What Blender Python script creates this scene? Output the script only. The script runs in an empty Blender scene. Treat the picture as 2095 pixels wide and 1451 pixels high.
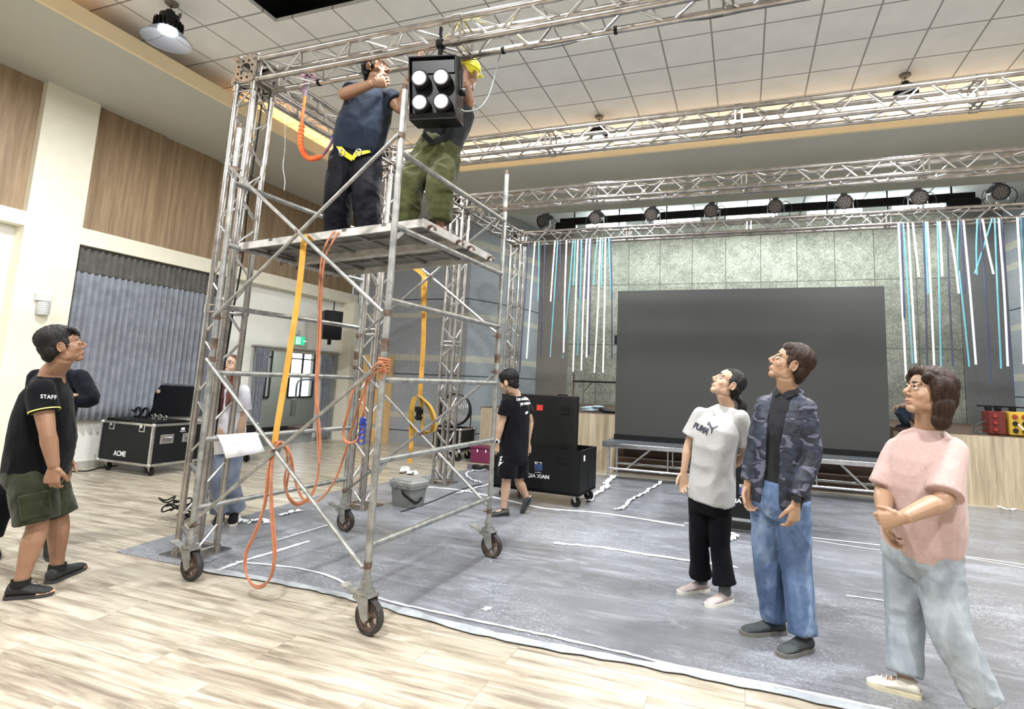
import bpy, bmesh, math, random
from mathutils import Vector, Matrix, noise, bvhtree
random.seed(7)
V = Vector
sc = bpy.context.scene
COL = sc.collection
R = math.radians
# ------------------------------------------------------------------ camera
F_, CX, CY = 1111.65, 1141.06, 643.19          # focal length and optical axis in pixels of a 2095 x 1451 frame
CR = V((0.94638144, 0.32076413, 0.03837367)); CU = V((0.00442042, -0.1316319, 0.99128881)); CF = V((-0.32302109, 0.9379677, 0.1259919))
CAM = V((0, 0, 1.5))
cd = bpy.data.cameras.new('camera'); cam = bpy.data.objects.new('camera', cd); COL.objects.link(cam)
cd.sensor_width = 36; cd.lens = F_ * 36 / 2095
cd.shift_x = -(CX - 1047.5) / 2095; cd.shift_y = -(725.5 - CY) / 2095
m = Matrix((CR, CU, -CF)).transposed().to_4x4(); m.translation = CAM
cam.matrix_world = m; sc.camera = cam; cd.clip_end = 200
# ------------------------------------------------------------------ world, exposure
w = bpy.data.worlds.new('world'); sc.world = w; w.use_nodes = True
w.node_tree.nodes['Background'].inputs[0].default_value = (1.0, 0.97, 0.92, 1)
w.node_tree.nodes['Background'].inputs[1].default_value = 0.55
sc.view_settings.view_transform = 'Standard'; sc.view_settings.look = 'None'
sc.view_settings.exposure = -0.08; sc.view_settings.gamma = 1
sc.view_settings.use_curve_mapping = False
# ------------------------------------------------------------------ lights of the hall
def area(name, loc, size, power, col=(1, 1, 1), rot=(0, 0, 0), shape='DISK', sy=None, spread=180):
    l = bpy.data.lights.new(name, 'AREA'); l.shape = shape; l.size = size
    if sy: l.size_y = sy
    l.energy = power; l.color = col; l.spread = R(spread)
    o = bpy.data.objects.new(name, l); o.location = loc; o.rotation_euler = rot; COL.objects.link(o); return o
HIGHBAYS = [(-6.32, 4.04), (-2.16, 7.93), (2.05, 7.84)]
for i, (x, y) in enumerate(HIGHBAYS): area('high_bay_light', (x, y, 5.2), .18, 200, (.93, .97, 1))
for x, y in ((-2.1, .6), (2.1, .6), (2.1, 3.95), (-6.2, -.2), (6.2, 4), (-2.1, 3.6)):     # the same lamps further along the rows
    area('high_bay_light', (x, y, 5.0), .35, 290, (.97, .98, 1))
for x in (-3.1, -1.45, .2, 1.85, 3.5): area('stage_tube_light', (x, 12.5, 5.24), 1.1, 60, (.9, 1, .98), shape='RECTANGLE', sy=.1)
area('corridor_fill', (-10.3, 10.6, 2.5), .9, 32, (.95, 1, .97))  # unseen fill, added to lighten the corridor walls
for x in (-2.4, 0, 2.4): area('stage_tube_uplight', (x, 12.5, 5.42), 1.5, 12, (.9, 1, .98), (R(180), 0, 0), 'RECTANGLE', .2)
area('cove_light', (-1.3, 8.78, 5.5), 11.6, 230, (1, .66, .33), (R(180), 0, 0), 'RECTANGLE', .1)
area('cove_light', (-7.28, 7.3, 5.5), .1, 15, (1, .50, .17), (R(180), 0, 0), 'RECTANGLE', 2.6)
area('cove_light', (-7.28, 2.2, 5.5), .1, 20, (1, .50, .18), (R(180), 0, 0), 'RECTANGLE', 2.2)
# ------------------------------------------------------------------ pixel <-> place
def ray(px, py): return CR * ((px - CX) / F_) + CU * ((CY - py) / F_) + CF
def ad(px, py, d): return CAM + ray(px, py) * d                      # at distance d along the view axis
def ay(px, py, y): r = ray(px, py); return CAM + r * (y / r.y)       # on the plane Y = y
def ax(px, py, x): r = ray(px, py); return CAM + r * (x / r.x)
def az(px, py, z=0.): r = ray(px, py); return CAM + r * ((z - 1.5) / r.z)
# ------------------------------------------------------------------ materials
MATS = {}
def newmat(name):
    ma = bpy.data.materials.new(name); ma.use_nodes = True; nt = ma.node_tree
    b = nt.nodes['Principled BSDF']; return ma, nt, b
def ND(nt, t, **k):
    n = nt.nodes.new(t)
    for a, v in k.items(): setattr(n, a, v)
    return n
def ramp(nt, fac, stops, interp='LINEAR'):
    r = ND(nt, 'ShaderNodeValToRGB'); cr = r.color_ramp; cr.interpolation = interp
    while len(cr.elements) < len(stops): cr.elements.new(.5)
    for e, (p, c) in zip(cr.elements, stops): e.position = p; e.color = (*c, 1) if len(c) == 3 else c
    nt.links.new(fac, r.inputs[0]); return r.outputs[0]
def coords(nt, scale=(1, 1, 1), kind='Object', rot=(0, 0, 0), loc=(0, 0, 0)):
    t = ND(nt, 'ShaderNodeTexCoord'); mp = ND(nt, 'ShaderNodeMapping')
    mp.inputs['Scale'].default_value = scale; mp.inputs['Rotation'].default_value = rot; mp.inputs['Location'].default_value = loc
    nt.links.new(t.outputs[kind], mp.inputs[0]); return mp.outputs[0]
def noi(nt, vec, scale, detail=4, rough=.55, dist=0):
    n = ND(nt, 'ShaderNodeTexNoise'); n.inputs['Scale'].default_value = scale; n.inputs['Detail'].default_value = detail
    n.inputs['Roughness'].default_value = rough; n.inputs['Distortion'].default_value = dist
    nt.links.new(vec, n.inputs['Vector']); return n.outputs['Fac']
def mix(nt, a, b, fac, mode='MIX'):
    x = ND(nt, 'ShaderNodeMix', data_type='RGBA', blend_type=mode)
    for s, v in ((0, fac), (6, a), (7, b)):
        if isinstance(v, (int, float)): x.inputs[s].default_value = v
        elif isinstance(v, tuple): x.inputs[s].default_value = (*v, 1)
        else: nt.links.new(v, x.inputs[s])
    return x.outputs[2]
def bump(nt, b, h, dist=.01, strength=.5):
    n = ND(nt, 'ShaderNodeBump'); n.inputs['Strength'].default_value = strength; n.inputs['Distance'].default_value = dist
    nt.links.new(h, n.inputs['Height']); nt.links.new(n.outputs[0], b.inputs['Normal'])
def mat(name, col, rough=.6, metal=0, var=.12, vs=6, bumpd=0, bs=40, emit=0, spec=.5, scale=(1, 1, 1), col2=None, sharp=0):
    """plain surface with noise in colour and relief"""
    if name in MATS: return MATS[name]
    ma, nt, b = newmat(name)
    v = coords(nt, scale)
    f = noi(nt, v, vs)
    c2 = col2 or tuple(min(1, c * (1 + var)) for c in col); c1 = tuple(c * (1 - var) for c in col) if not col2 else col
    lo, hi = (.3, .7) if not sharp else (.5 - sharp, .5 + sharp)
    nt.links.new(ramp(nt, f, [(lo, c1), (hi, c2)]), b.inputs['Base Color'])
    b.inputs['Roughness'].default_value = rough; b.inputs['Metallic'].default_value = metal
    b.inputs['Specular IOR Level'].default_value = spec
    if bumpd: bump(nt, b, noi(nt, v, bs, 5), bumpd)
    if emit: b.inputs['Emission Color'].default_value = (*col, 1); b.inputs['Emission Strength'].default_value = emit
    MATS[name] = ma; return ma
def brick(nt, vec, bw, rh, mortar, offset=0., freq=2, smooth=.1):
    n = ND(nt, 'ShaderNodeTexBrick'); n.offset = offset; n.offset_frequency = freq; n.squash = 1
    n.inputs['Scale'].default_value = 1; n.inputs['Brick Width'].default_value = bw; n.inputs['Row Height'].default_value = rh
    n.inputs['Mortar Size'].default_value = mortar; n.inputs['Mortar Smooth'].default_value = smooth
    n.inputs['Color1'].default_value = (0, 0, 0, 1); n.inputs['Color2'].default_value = (1, 1, 1, 1); n.inputs['Mortar'].default_value = (.5, .5, .5, 1)
    nt.links.new(vec, n.inputs[0]); return n
def wood(name, c1, c2, c3, axis='z', rough=.5, gs=1., board=None):
    """wood grain along axis"""
    if name in MATS: return MATS[name]
    ma, nt, b = newmat(name)
    s = {'z': (14 * gs, 14 * gs, .7 * gs), 'x': (.7 * gs, 14 * gs, 14 * gs), 'y': (14 * gs, .7 * gs, 14 * gs)}[axis]
    v = coords(nt, s); f = noi(nt, v, 1.3, 6, .6, .4)
    c = ramp(nt, f, [(.3, c1), (.5, c2), (.7, c3)])
    v2 = coords(nt, tuple(4 * q for q in s)); f2 = noi(nt, v2, 2.2, 3)
    c = mix(nt, c, ramp(nt, f2, [(.35, (.45, .45, .45)), (.65, (.62, .62, .62))]), .5, 'OVERLAY')
    nt.links.new(c, b.inputs['Base Color']); b.inputs['Roughness'].default_value = rough
    bump(nt, b, f2, .002, .4)
    MATS[name] = ma; return ma
def fabric(name, col, col2=None, fold=.012, fs=5, stretch=(1, 1, .5), rough=.9, weave=600, sheen=.15, vs=7):
    """cloth: woven grain and soft creases"""
    if name in MATS: return MATS[name]
    ma, nt, b = newmat(name)
    v = coords(nt, stretch); f = noi(nt, v, fs, 5, .55, .6); g = noi(nt, coords(nt), weave, 2)
    c2 = col2 or tuple(c * 1.25 for c in col)
    nt.links.new(ramp(nt, noi(nt, coords(nt), vs, 5, .6), [(.35, tuple(c * .9 for c in col)), (.65, c2)]), b.inputs['Base Color'])
    b.inputs['Roughness'].default_value = rough; b.inputs['Sheen Weight'].default_value = sheen; b.inputs['Specular IOR Level'].default_value = .12
    a = ND(nt, 'ShaderNodeMath', operation='MULTIPLY_ADD'); a.inputs[1].default_value = .03; nt.links.new(g, a.inputs[0]); nt.links.new(f, a.inputs[2])
    bump(nt, b, a.outputs[0], fold, .9)
    MATS[name] = ma; return ma
# ------------------------------------------------------------------ mesh building
def frame(d, ref=None):
    d = d.normalized(); ref = ref or (V((0, 0, 1)) if abs(d.z) < .95 else V((1, 0, 0)))
    a = ref.cross(d).normalized(); return a, d.cross(a)
class MB:
    def __init__(s): s.v = []; s.f = []; s.mi = []; s.m = 0
    def add(s, vs, fs):
        o = len(s.v); s.v += [V(q) for q in vs]; s.f += [tuple(i + o for i in f) for f in fs]; s.mi += [s.m] * len(fs); return s
    def box(s, c, size, rot=None, bev=0):
        x, y, z = [q / 2 for q in size]; c = V(c)
        if bev:
            k = min(bev, x * .49, y * .49, z * .49)
            pts = []; idx = {}
            for sx in (-1, 1):
                for sy in (-1, 1):
                    for sz in (-1, 1):
                        for ax_ in range(3):
                            p = [sx * (x - k), sy * (y - k), sz * (z - k)]; p[ax_] = (sx * x, sy * y, sz * z)[ax_]
                            idx[(sx, sy, sz, ax_)] = len(pts); pts.append(V(p))
            fs = []; I = idx
            for ax_ in range(3):
                o1, o2 = [(1, 2), (2, 0), (0, 1)][ax_]
                for sg in (-1, 1):
                    q = []
                    for a, b in ((-1, -1), (1, -1), (1, 1), (-1, 1)):
                        t = [0, 0, 0]; t[ax_] = sg; t[o1] = a; t[o2] = b; q.append(I[(*t, ax_)])
                    fs.append(tuple(q if sg > 0 else q[::-1]))
                for a in (-1, 1):                      # edge running along ax_, between faces o1 and o2
                    for b in (-1, 1):
                        t0 = [0, 0, 0]; t0[o1] = a; t0[o2] = b; t1 = t0[:]; t0[ax_] = -1; t1[ax_] = 1
                        q = [I[(*t0, o1)], I[(*t1, o1)], I[(*t1, o2)], I[(*t0, o2)]]
                        fs.append(tuple(q if a * b < 0 else q[::-1]))
            for sx in (-1, 1):
                for sy in (-1, 1):
                    for sz in (-1, 1):
                        q = [I[(sx, sy, sz, 0)], I[(sx, sy, sz, 1)], I[(sx, sy, sz, 2)]]
                        fs.append(tuple(q if sx * sy * sz > 0 else q[::-1]))
        else:
            pts = [V((a * x, b * y, d * z)) for a in (-1, 1) for b in (-1, 1) for d in (-1, 1)]
            fs = [(0, 1, 3, 2), (4, 6, 7, 5), (0, 4, 5, 1), (2, 3, 7, 6), (0, 2, 6, 4), (1, 5, 7, 3)]
        if rot is not None: pts = [rot @ p for p in pts]
        return s.add([p + c for p in pts], fs)
    def beam(s, a, b, wd, ht, ref=None, bev=0):
        a, b = V(a), V(b); d = b - a; u, v = frame(d, ref); M_ = Matrix((d.normalized(), u, v)).transposed()
        return s.box((a + b) / 2, (d.length, wd, ht), M_, bev)
    def loft(s, rings, cap=True, closed=False):
        n = len(rings[0]); o = []; fs = []
        for r in rings: o += list(r)
        m_ = len(rings)
        for i in range(m_ if closed else m_ - 1):
            for j in range(n):
                a = i * n + j; b = i * n + (j + 1) % n; i2 = (i + 1) % m_
                fs.append((a, b, i2 * n + (j + 1) % n, i2 * n + j))
        if cap and not closed: fs.append(tuple(range(n))[::-1]); fs.append(tuple((m_ - 1) * n + j for j in range(n)))
        return s.add(o, fs)
    def tube(s, path, r, n=8, cap=True, closed=False):
        path = [V(p) for p in path]; rings = []; u = None; L = len(path)
        for i, p in enumerate(path):
            if closed: d = path[(i + 1) % L] - path[i - 1]
            else: d = path[min(i + 1, L - 1)] - path[max(i - 1, 0)]
            if d.length < 1e-9: d = V((0, 0, 1))
            d.normalize()
            if u is None: u, v = frame(d)
            else: u = (u - d * u.dot(d)).normalized(); v = d.cross(u)
            rr = r[i] if isinstance(r, (list, tuple)) else r
            rings.append([p + (u * math.cos(t) + v * math.sin(t)) * rr for t in [2 * math.pi * k / n for k in range(n)]])
        return s.loft(rings, cap, closed)
    def cyl(s, a, b, r, n=12, r2=None): return s.tube([a, b], [r, r2 if r2 is not None else r], n)
    def lathe(s, prof, c=(0, 0, 0), d=(0, 0, 1), n=24, cap=False):
        c = V(c); d = V(d).normalized(); u, v = frame(d)
        return s.loft([[c + d * z + (u * math.cos(t) + v * math.sin(t)) * r for t in [2 * math.pi * k / n for k in range(n)]] for r, z in prof], cap)
    def ell(s, c, r, M_=None, n=14, k=9):
        c = V(c); rings = []
        for i in range(k + 1):
            ph = -math.pi / 2 + math.pi * (i + .02) / (k + .04); rings.append([])
            for j in range(n):
                t = 2 * math.pi * j / n; p = V((r[0] * math.cos(ph) * math.cos(t), r[1] * math.cos(ph) * math.sin(t), r[2] * math.sin(ph)))
                rings[-1].append(c + (M_ @ p if M_ is not None else p))
        return s.loft(rings)
    def poly(s, pts, th=None, nrm=None):
        pts = [V(p) for p in pts]
        if th is None: return s.add(pts, [tuple(range(len(pts)))])
        nn = V(nrm).normalized() * th; k = len(pts)
        return s.add(pts + [p + nn for p in pts], [tuple(range(k))[::-1], tuple(range(k, 2 * k))] + [(i, (i + 1) % k, k + (i + 1) % k, k + i) for i in range(k)])
    def ribbon(s, path, wd, th, side):
        rings = []; path = [V(p) for p in path]
        for i, p in enumerate(path):
            sd = V(side[i]) if isinstance(side, list) else V(side); d = (path[min(i + 1, len(path) - 1)] - path[max(i - 1, 0)]).normalized()
            sd = (sd - d * sd.dot(d)).normalized(); nn = d.cross(sd); h = (wd[i] if isinstance(wd, list) else wd) / 2
            rings.append([p + sd * h + nn * th / 2, p - sd * h + nn * th / 2, p - sd * h - nn * th / 2, p + sd * h - nn * th / 2])
        return s.loft(rings)
    def mesh(s, name, origin=V((0, 0, 0)), angle=35):
        me = bpy.data.meshes.new(name); me.from_pydata([tuple(p - origin) for p in s.v], [], s.f); me.update()
        bm = bmesh.new(); bm.from_mesh(me); bmesh.ops.recalc_face_normals(bm, faces=bm.faces); bm.to_mesh(me); bm.free()
        if angle: me.shade_smooth(); me.set_sharp_from_angle(angle=R(angle))
        if any(s.mi): me.polygons.foreach_set('material_index', s.mi)
        return me
    def build(s, name, ma, parent=None, at=None, angle=35):
        o0 = ORG.get(parent.name, V((0, 0, 0))) if parent else V(at or (0, 0, 0))
        return put(name, s.mesh(name, o0, angle), ma, parent, o0)
ORG = {}
def put(name, me, ma, parent=None, org=V((0, 0, 0))):
    o = bpy.data.objects.new(name, me); COL.objects.link(o)
    for q in (ma if isinstance(ma, (list, tuple)) else [ma]): me.materials.append(q)
    if parent: o.parent = parent
    else: o.location = org
    ORG[o.name] = V(org); return o
def tag(o, label, cat, group=None):
    o['label'] = label; o['category'] = cat
    if group: o['group'] = group
    return o
def thing(name, label, cat, loc=(0, 0, 0), group=None):
    o = bpy.data.objects.new(name, None); o.empty_display_size = .1; COL.objects.link(o); o.location = loc; ORG[o.name] = V(loc)
    return tag(o, label, cat, group)
def struct(name, mb, ma, parent=None, angle=35):
    o = mb.build(name, ma, parent, angle=angle)
    if not parent: o['kind'] = 'structure'
    return o
def dup(o, loc=None, parent=None, rz=None, label=None):
    c = o.copy(); COL.objects.link(c); c.parent = parent
    if loc is not None: c.location = loc
    if rz is not None: c.rotation_euler.z = rz
    if label: c['label'] = label
    for ch in list(o.children): dup(ch, parent=c)
    return c
def textmesh(s, size=1., bold=0., shear=0., spacing=1.):
    cu = bpy.data.curves.new('t', 'FONT'); cu.body = s; cu.size = size; cu.offset = bold; cu.shear = shear; cu.space_character = spacing
    cu.align_x = 'LEFT'; cu.resolution_u = 3
    o = bpy.data.objects.new('t', cu); COL.objects.link(o); dg = bpy.context.evaluated_depsgraph_get(); dg.update()
    me = bpy.data.meshes.new_from_object(o.evaluated_get(dg)); bpy.data.objects.remove(o); return me
def subdiv(me, L):
    bm = bmesh.new(); bm.from_mesh(me); bmesh.ops.triangulate(bm, faces=bm.faces)
    for _ in range(5):
        es = [e for e in bm.edges if e.calc_length() > L]
        if not es: break
        bmesh.ops.subdivide_edges(bm, edges=es, cuts=1); bmesh.ops.triangulate(bm, faces=bm.faces)
    out = [v.co.copy() for v in bm.verts], [tuple(v.index for v in f.verts) for f in bm.faces]; bm.free(); return out
def bvh_of(o):
    me = o.data; mw = ORG[o.name]
    return bvhtree.BVHTree.FromPolygons([v.co + mw for v in me.vertices], [tuple(p.vertices) for p in me.polygons])
def decal(name, verts, faces, quad, target, ma, lift=.003, parent=None, th=0):
    """fit 2-D art (0..1 square) on a surface: the four corners are where the art's corners sit on it"""
    bv = target if isinstance(target, bvhtree.BVHTree) else bvh_of(target)
    tl, tr, br, bl = [V((*q, 0)) for q in quad]; out = []; mb = MB(); bad = set()
    for i, v in enumerate(verts):
        p = bl.lerp(br, v.x).lerp(tl.lerp(tr, v.x), v.y); r = ray(p.x, p.y).normalized(); h = bv.ray_cast(CAM, r)
        if h[0] is None: bad.add(i); out.append(CAM.copy())
        else: out.append(h[0] - r * lift)
    fs = [f for f in faces if not any(i in bad for i in f)]
    used = sorted({i for f in fs for i in f}); rm = {i: k for k, i in enumerate(used)}
    mb.add([out[i] for i in used], [tuple(rm[i] for i in f) for f in fs])
    return mb.build(name, ma, parent or target) if fs else None
def textart(s, **k):
    me = textmesh(s, **k); xs = [v.co.x for v in me.vertices]; ys = [v.co.y for v in me.vertices]
    x0, x1, y0, y1 = min(xs), max(xs), min(ys), max(ys)
    for v in me.vertices: v.co.x = (v.co.x - x0) / (x1 - x0); v.co.y = (v.co.y - y0) / (y1 - y0)
    return subdiv(me, .09)
def polyart(polys, L=.09):
    """filled outlines given in any units, returned in a 0..1 square (y up)"""
    xs = [p[0] for q in polys for p in q]; ys = [p[1] for q in polys for p in q]; x0, x1, y0, y1 = min(xs), max(xs), min(ys), max(ys)
    me = bpy.data.meshes.new('a'); vs = []; fs = []
    for q in polys:
        fs.append(tuple(range(len(vs), len(vs) + len(q)))); vs += [((x - x0) / (x1 - x0), (y1 - y) / (y1 - y0), 0) for x, y in q]
    me.from_pydata(vs, [], fs); return subdiv(me, L)
# ================================================================== materials of the room
cream = mat('cream_paint', (.80, .76, .62), .7, var=.03, bumpd=.002, bs=60)
white_wall = mat('white_paint', (.84, .84, .78), .7, var=.03, bumpd=.002, bs=60)
soffit_m = mat('grey_soffit_paint', (.50, .50, .44), .8, var=.03, vs=2)
veneer = wood('oak_veneer', (.20, .135, .075), (.29, .20, .118), (.38, .275, .165), 'z', .45)
ash = wood('pale_ash_veneer', (.30, .24, .155), (.43, .355, .24), (.56, .475, .34), 'z', .45, .8)
brown_m = wood('dark_brown_timber', (.06, .03, .02), (.09, .05, .03), (.13, .075, .05), 'x', .5)
orange_wood = wood('orange_pine', (.62, .36, .13), (.74, .46, .19), (.84, .56, .27), 'z', .4)
alu = mat('aluminium_tube', (.44, .415, .385), .27, 1., var=.3, vs=9, bumpd=.001, bs=80)
alu_b = mat('bright_aluminium', (.56, .56, .56), .28, .95, var=.2, vs=9)
galv = mat('galvanised_steel', (.34, .34, .32), .45, .75, var=.35, vs=14, bumpd=.002, bs=60)
rust = mat('rusty_steel', (.17, .12, .09), .7, .5, var=.5, vs=20, bumpd=.003, bs=60)
iron = mat('black_cast_iron', (.045, .04, .037), .6, .4, var=.4, vs=25, bumpd=.003, bs=60)
blackm = mat('black_paint', (.005, .005, .006), .5, var=.3, spec=.25)
blackp = mat('black_plastic', (.008, .008, .009), .42, var=.3, vs=12, spec=.35)
blackrub = mat('black_rubber', (.010, .010, .010), .8, var=.3, spec=.25)
chrome = mat('chrome', (.75, .75, .76), .18, 1, var=.05)
whitep = mat('white_plastic', (.82, .82, .80), .5, var=.04)
tape_w = mat('white_tape', (.80, .82, .84), .4, var=.08, vs=30, bumpd=.004, bs=50)

def floor_mat():
    ma, nt, b = newmat('light_plank_floor')
    v = coords(nt); br = brick(nt, v, 1.22, .18, .0016, .37, 3)
    sep = ND(nt, 'ShaderNodeVectorMath', operation='ADD')
    vm = ND(nt, 'ShaderNodeVectorMath', operation='MULTIPLY'); vm.inputs[1].default_value = (0, 37, 91); nt.links.new(br.outputs['Color'], vm.inputs[0])
    nt.links.new(v, sep.inputs[0]); nt.links.new(vm.outputs[0], sep.inputs[1])
    mp = ND(nt, 'ShaderNodeMapping'); mp.inputs['Scale'].default_value = (.9, 9, 1); nt.links.new(sep.outputs[0], mp.inputs[0])
    g = noi(nt, mp.outputs[0], 1.6, 7, .62, .5)
    c = ramp(nt, g, [(.32, (.17, .135, .10)), (.44, (.32, .275, .21)), (.56, (.46, .41, .325)), (.72, (.54, .495, .40))])
    mp2 = ND(nt, 'ShaderNodeMapping'); mp2.inputs['Scale'].default_value = (3, 60, 1); nt.links.new(sep.outputs[0], mp2.inputs[0])
    g2 = noi(nt, mp2.outputs[0], 1.5, 4, .6, .2)
    c = mix(nt, c, ramp(nt, g2, [(.3, (.40, .40, .40)), (.6, (.56, .56, .56))]), .55, 'OVERLAY')
    mp3 = ND(nt, 'ShaderNodeMapping'); mp3.inputs['Scale'].default_value = (.5, 4.5, 1); nt.links.new(sep.outputs[0], mp3.inputs[0])
    k = noi(nt, mp3.outputs[0], 2.6, 6, .65, 1.2)
    c = mix(nt, c, (.22, .165, .11), ramp(nt, k, [(.57, (0, 0, 0)), (.70, (.8, .8, .8))]))
    c = mix(nt, c, (.23, .18, .13), br.outputs['Fac'])
    nt.links.new(c, b.inputs['Base Color'])
    nt.links.new(ramp(nt, g, [(.3, (.34,) * 3), (.7, (.24,) * 3)]), b.inputs['Roughness'])
    iv = ND(nt, 'ShaderNodeMath', operation='MULTIPLY_ADD'); iv.inputs[1].default_value = -.6; nt.links.new(br.outputs['Fac'], iv.inputs[0]); nt.links.new(g2, iv.inputs[2])
    bump(nt, b, iv.outputs[0], .0015, .5); return ma
def carpet_mat():
    ma, nt, b = newmat('grey_film_covered_carpet')
    v = coords(nt)
    n1 = noi(nt, coords(nt, (.6, 2.2, 1), rot=(0, 0, .12)), 1.3, 7, .62, .9)
    n2 = noi(nt, v, 140, 2)
    c = ramp(nt, n1, [(.3, (.135, .142, .158)), (.55, (.20, .21, .235)), (.75, (.29, .305, .33))])
    c = mix(nt, c, ramp(nt, n2, [(.4, (.4,) * 3), (.6, (.6,) * 3)]), .5, 'OVERLAY')
    sc_ = noi(nt, coords(nt, (1.0, 4.5, 1), rot=(0, 0, -.1)), 1.5, 9, .75, 1.5)             # whitish streaks: glare of the film put into the colour
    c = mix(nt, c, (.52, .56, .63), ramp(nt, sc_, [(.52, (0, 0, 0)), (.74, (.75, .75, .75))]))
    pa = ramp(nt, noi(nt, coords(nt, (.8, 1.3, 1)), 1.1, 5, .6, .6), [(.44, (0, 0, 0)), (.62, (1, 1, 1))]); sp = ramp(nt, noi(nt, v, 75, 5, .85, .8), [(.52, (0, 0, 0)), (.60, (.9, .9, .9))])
    c = mix(nt, c, (.62, .66, .74), mix(nt, pa, sp, 1.0, 'MULTIPLY'))          # patches of pale specks, painted glints of the crinkled film
    nt.links.new(c, b.inputs['Base Color'])
    n3 = noi(nt, v, 2.3, 5)
    nt.links.new(ramp(nt, n3, [(.4, (.30,) * 3), (.62, (.6,) * 3)]), b.inputs['Roughness'])
    b.inputs['Coat Weight'].default_value = .9; b.inputs['Coat Roughness'].default_value = .07
    cn = ND(nt, 'ShaderNodeBump'); cn.inputs['Strength'].default_value = 1; cn.inputs['Distance'].default_value = .012; nt.links.new(noi(nt, coords(nt, (1, 1.6, 1)), 60, 5, .8, 1.5), cn.inputs['Height']); nt.links.new(cn.outputs[0], b.inputs['Coat Normal'])
    cr = noi(nt, v, 48, 6, .75, 1); cr2 = noi(nt, coords(nt, (1, 3, 1)), 3.0, 6)
    a = ND(nt, 'ShaderNodeMath', operation='ADD'); nt.links.new(cr, a.inputs[0]); nt.links.new(cr2, a.inputs[1])
    bump(nt, b, a.outputs[0], .012, .8); return ma
def ceil_mat():
    ma, nt, b = newmat('white_ceiling_tiles')
    br = brick(nt, coords(nt, loc=(.345, .33, 0)), .6, .6, .011, 0.)
    n = noi(nt, coords(nt), 3, 5); n2 = noi(nt, coords(nt), 90, 3)
    c = mix(nt, ramp(nt, n, [(.35, (.76, .76, .735)), (.65, (.82, .82, .795))]), (.30, .30, .285), br.outputs['Fac'])
    nt.links.new(c, b.inputs['Base Color']); b.inputs['Roughness'].default_value = .85
    bump(nt, b, n2, .002, .3); return ma
def felt_mat():
    """swirled wood-wool acoustic panels with seams"""
    ma, nt, b = newmat('felt_acoustic_panels')
    g = ND(nt, 'ShaderNodeNewGeometry'); sx = ND(nt, 'ShaderNodeSeparateXYZ'); cb = ND(nt, 'ShaderNodeCombineXYZ')
    nt.links.new(g.outputs['Position'], sx.inputs[0]); nt.links.new(sx.outputs[0], cb.inputs[0]); nt.links.new(sx.outputs[2], cb.inputs[1])
    mp = ND(nt, 'ShaderNodeMapping'); mp.inputs['Location'].default_value = (-.40 + .795 * 12, -2.53 + 1.54 * 4, 0); nt.links.new(cb.outputs[0], mp.inputs[0])
    br = brick(nt, mp.outputs[0], .795, 1.54, .009, 0.)
    sw = noi(nt, coords(nt), 9, 9, .75, 3.2); s2 = noi(nt, coords(nt), 3.2, 6, .7)
    c = ramp(nt, sw, [(.32, (.115, .118, .098)), (.5, (.25, .252, .212)), (.68, (.47, .475, .41))])
    c = mix(nt, c, ramp(nt, s2, [(.3, (.33,) * 3), (.7, (.64,) * 3)]), .8, 'OVERLAY')
    c = mix(nt, c, br.outputs['Color'], .16, 'OVERLAY')
    c = mix(nt, c, (.09, .09, .075), br.outputs['Fac'])
    nt.links.new(c, b.inputs['Base Color']); b.inputs['Roughness'].default_value = .95
    bump(nt, b, sw, .01, .5); return ma
def band_mat():
    """blue-grey acoustic wall with pale stone bands and dark joints"""
    ma, nt, b = newmat('banded_acoustic_wall')
    g = ND(nt, 'ShaderNodeNewGeometry'); sx = ND(nt, 'ShaderNodeSeparateXYZ'); nt.links.new(g.outputs['Position'], sx.inputs[0])
    d = ND(nt, 'ShaderNodeMath', operation='DIVIDE'); d.inputs[1].default_value = 6.; nt.links.new(sx.outputs[2], d.inputs[0])
    st = [(0, (0, 0, 0))]
    for a, c in ((.57, .69), (1.88, 2.02), (2.89, 3.01), (4.13, 4.27), (4.56, 4.72)): st += [(a / 6, (1, 1, 1)), (c / 6, (0, 0, 0))]
    m1 = ramp(nt, d.outputs[0], st, 'CONSTANT')
    st = [(0, (0, 0, 0))]
    for a in (.285, 1.57, 3.33): st += [((a - .009) / 6, (1, 1, 1)), ((a + .009) / 6, (0, 0, 0))]
    m2 = ramp(nt, d.outputs[0], st, 'CONSTANT')
    n = noi(nt, coords(nt), 34, 6, .7); n0 = noi(nt, coords(nt), 1.2, 4); nb = noi(nt, coords(nt), 16, 6, .7, 1)
    c = ramp(nt, n, [(.35, (.23, .245, .265)), (.65, (.34, .36, .38))])
    c = mix(nt, c, ramp(nt, n0, [(.3, (.44,) * 3), (.7, (.56,) * 3)]), .7, 'OVERLAY')
    c = mix(nt, c, ramp(nt, nb, [(.3, (.33, .32, .27)), (.7, (.52, .50, .43))]), m1); c = mix(nt, c, (.03, .035, .05), m2)
    nt.links.new(c, b.inputs['Base Color']); b.inputs['Roughness'].default_value = .9
    bump(nt, b, n, .004, .4); return ma
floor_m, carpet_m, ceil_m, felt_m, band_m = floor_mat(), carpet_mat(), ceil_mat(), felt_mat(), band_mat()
taupe = mat('taupe_pilaster', (.205, .185, .165), .85, var=.08, vs=20, bumpd=.003)
dark_pil = mat('dark_grey_pilaster', (.15, .15, .15), .85, var=.08, vs=20, bumpd=.003)
corr_m = mat('grey_green_corridor_wall', (.36, .38, .34), .8, var=.04)
curt_m = fabric('grey_curtain', (.22, .235, .265), (.27, .285, .32), .004, 8, (1, 1, .1), weave=300)
valance_m = fabric('dark_grey_pleats', (.10, .098, .088), (.13, .125, .112), .004, 8, (1, 1, .1), weave=300)

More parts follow.
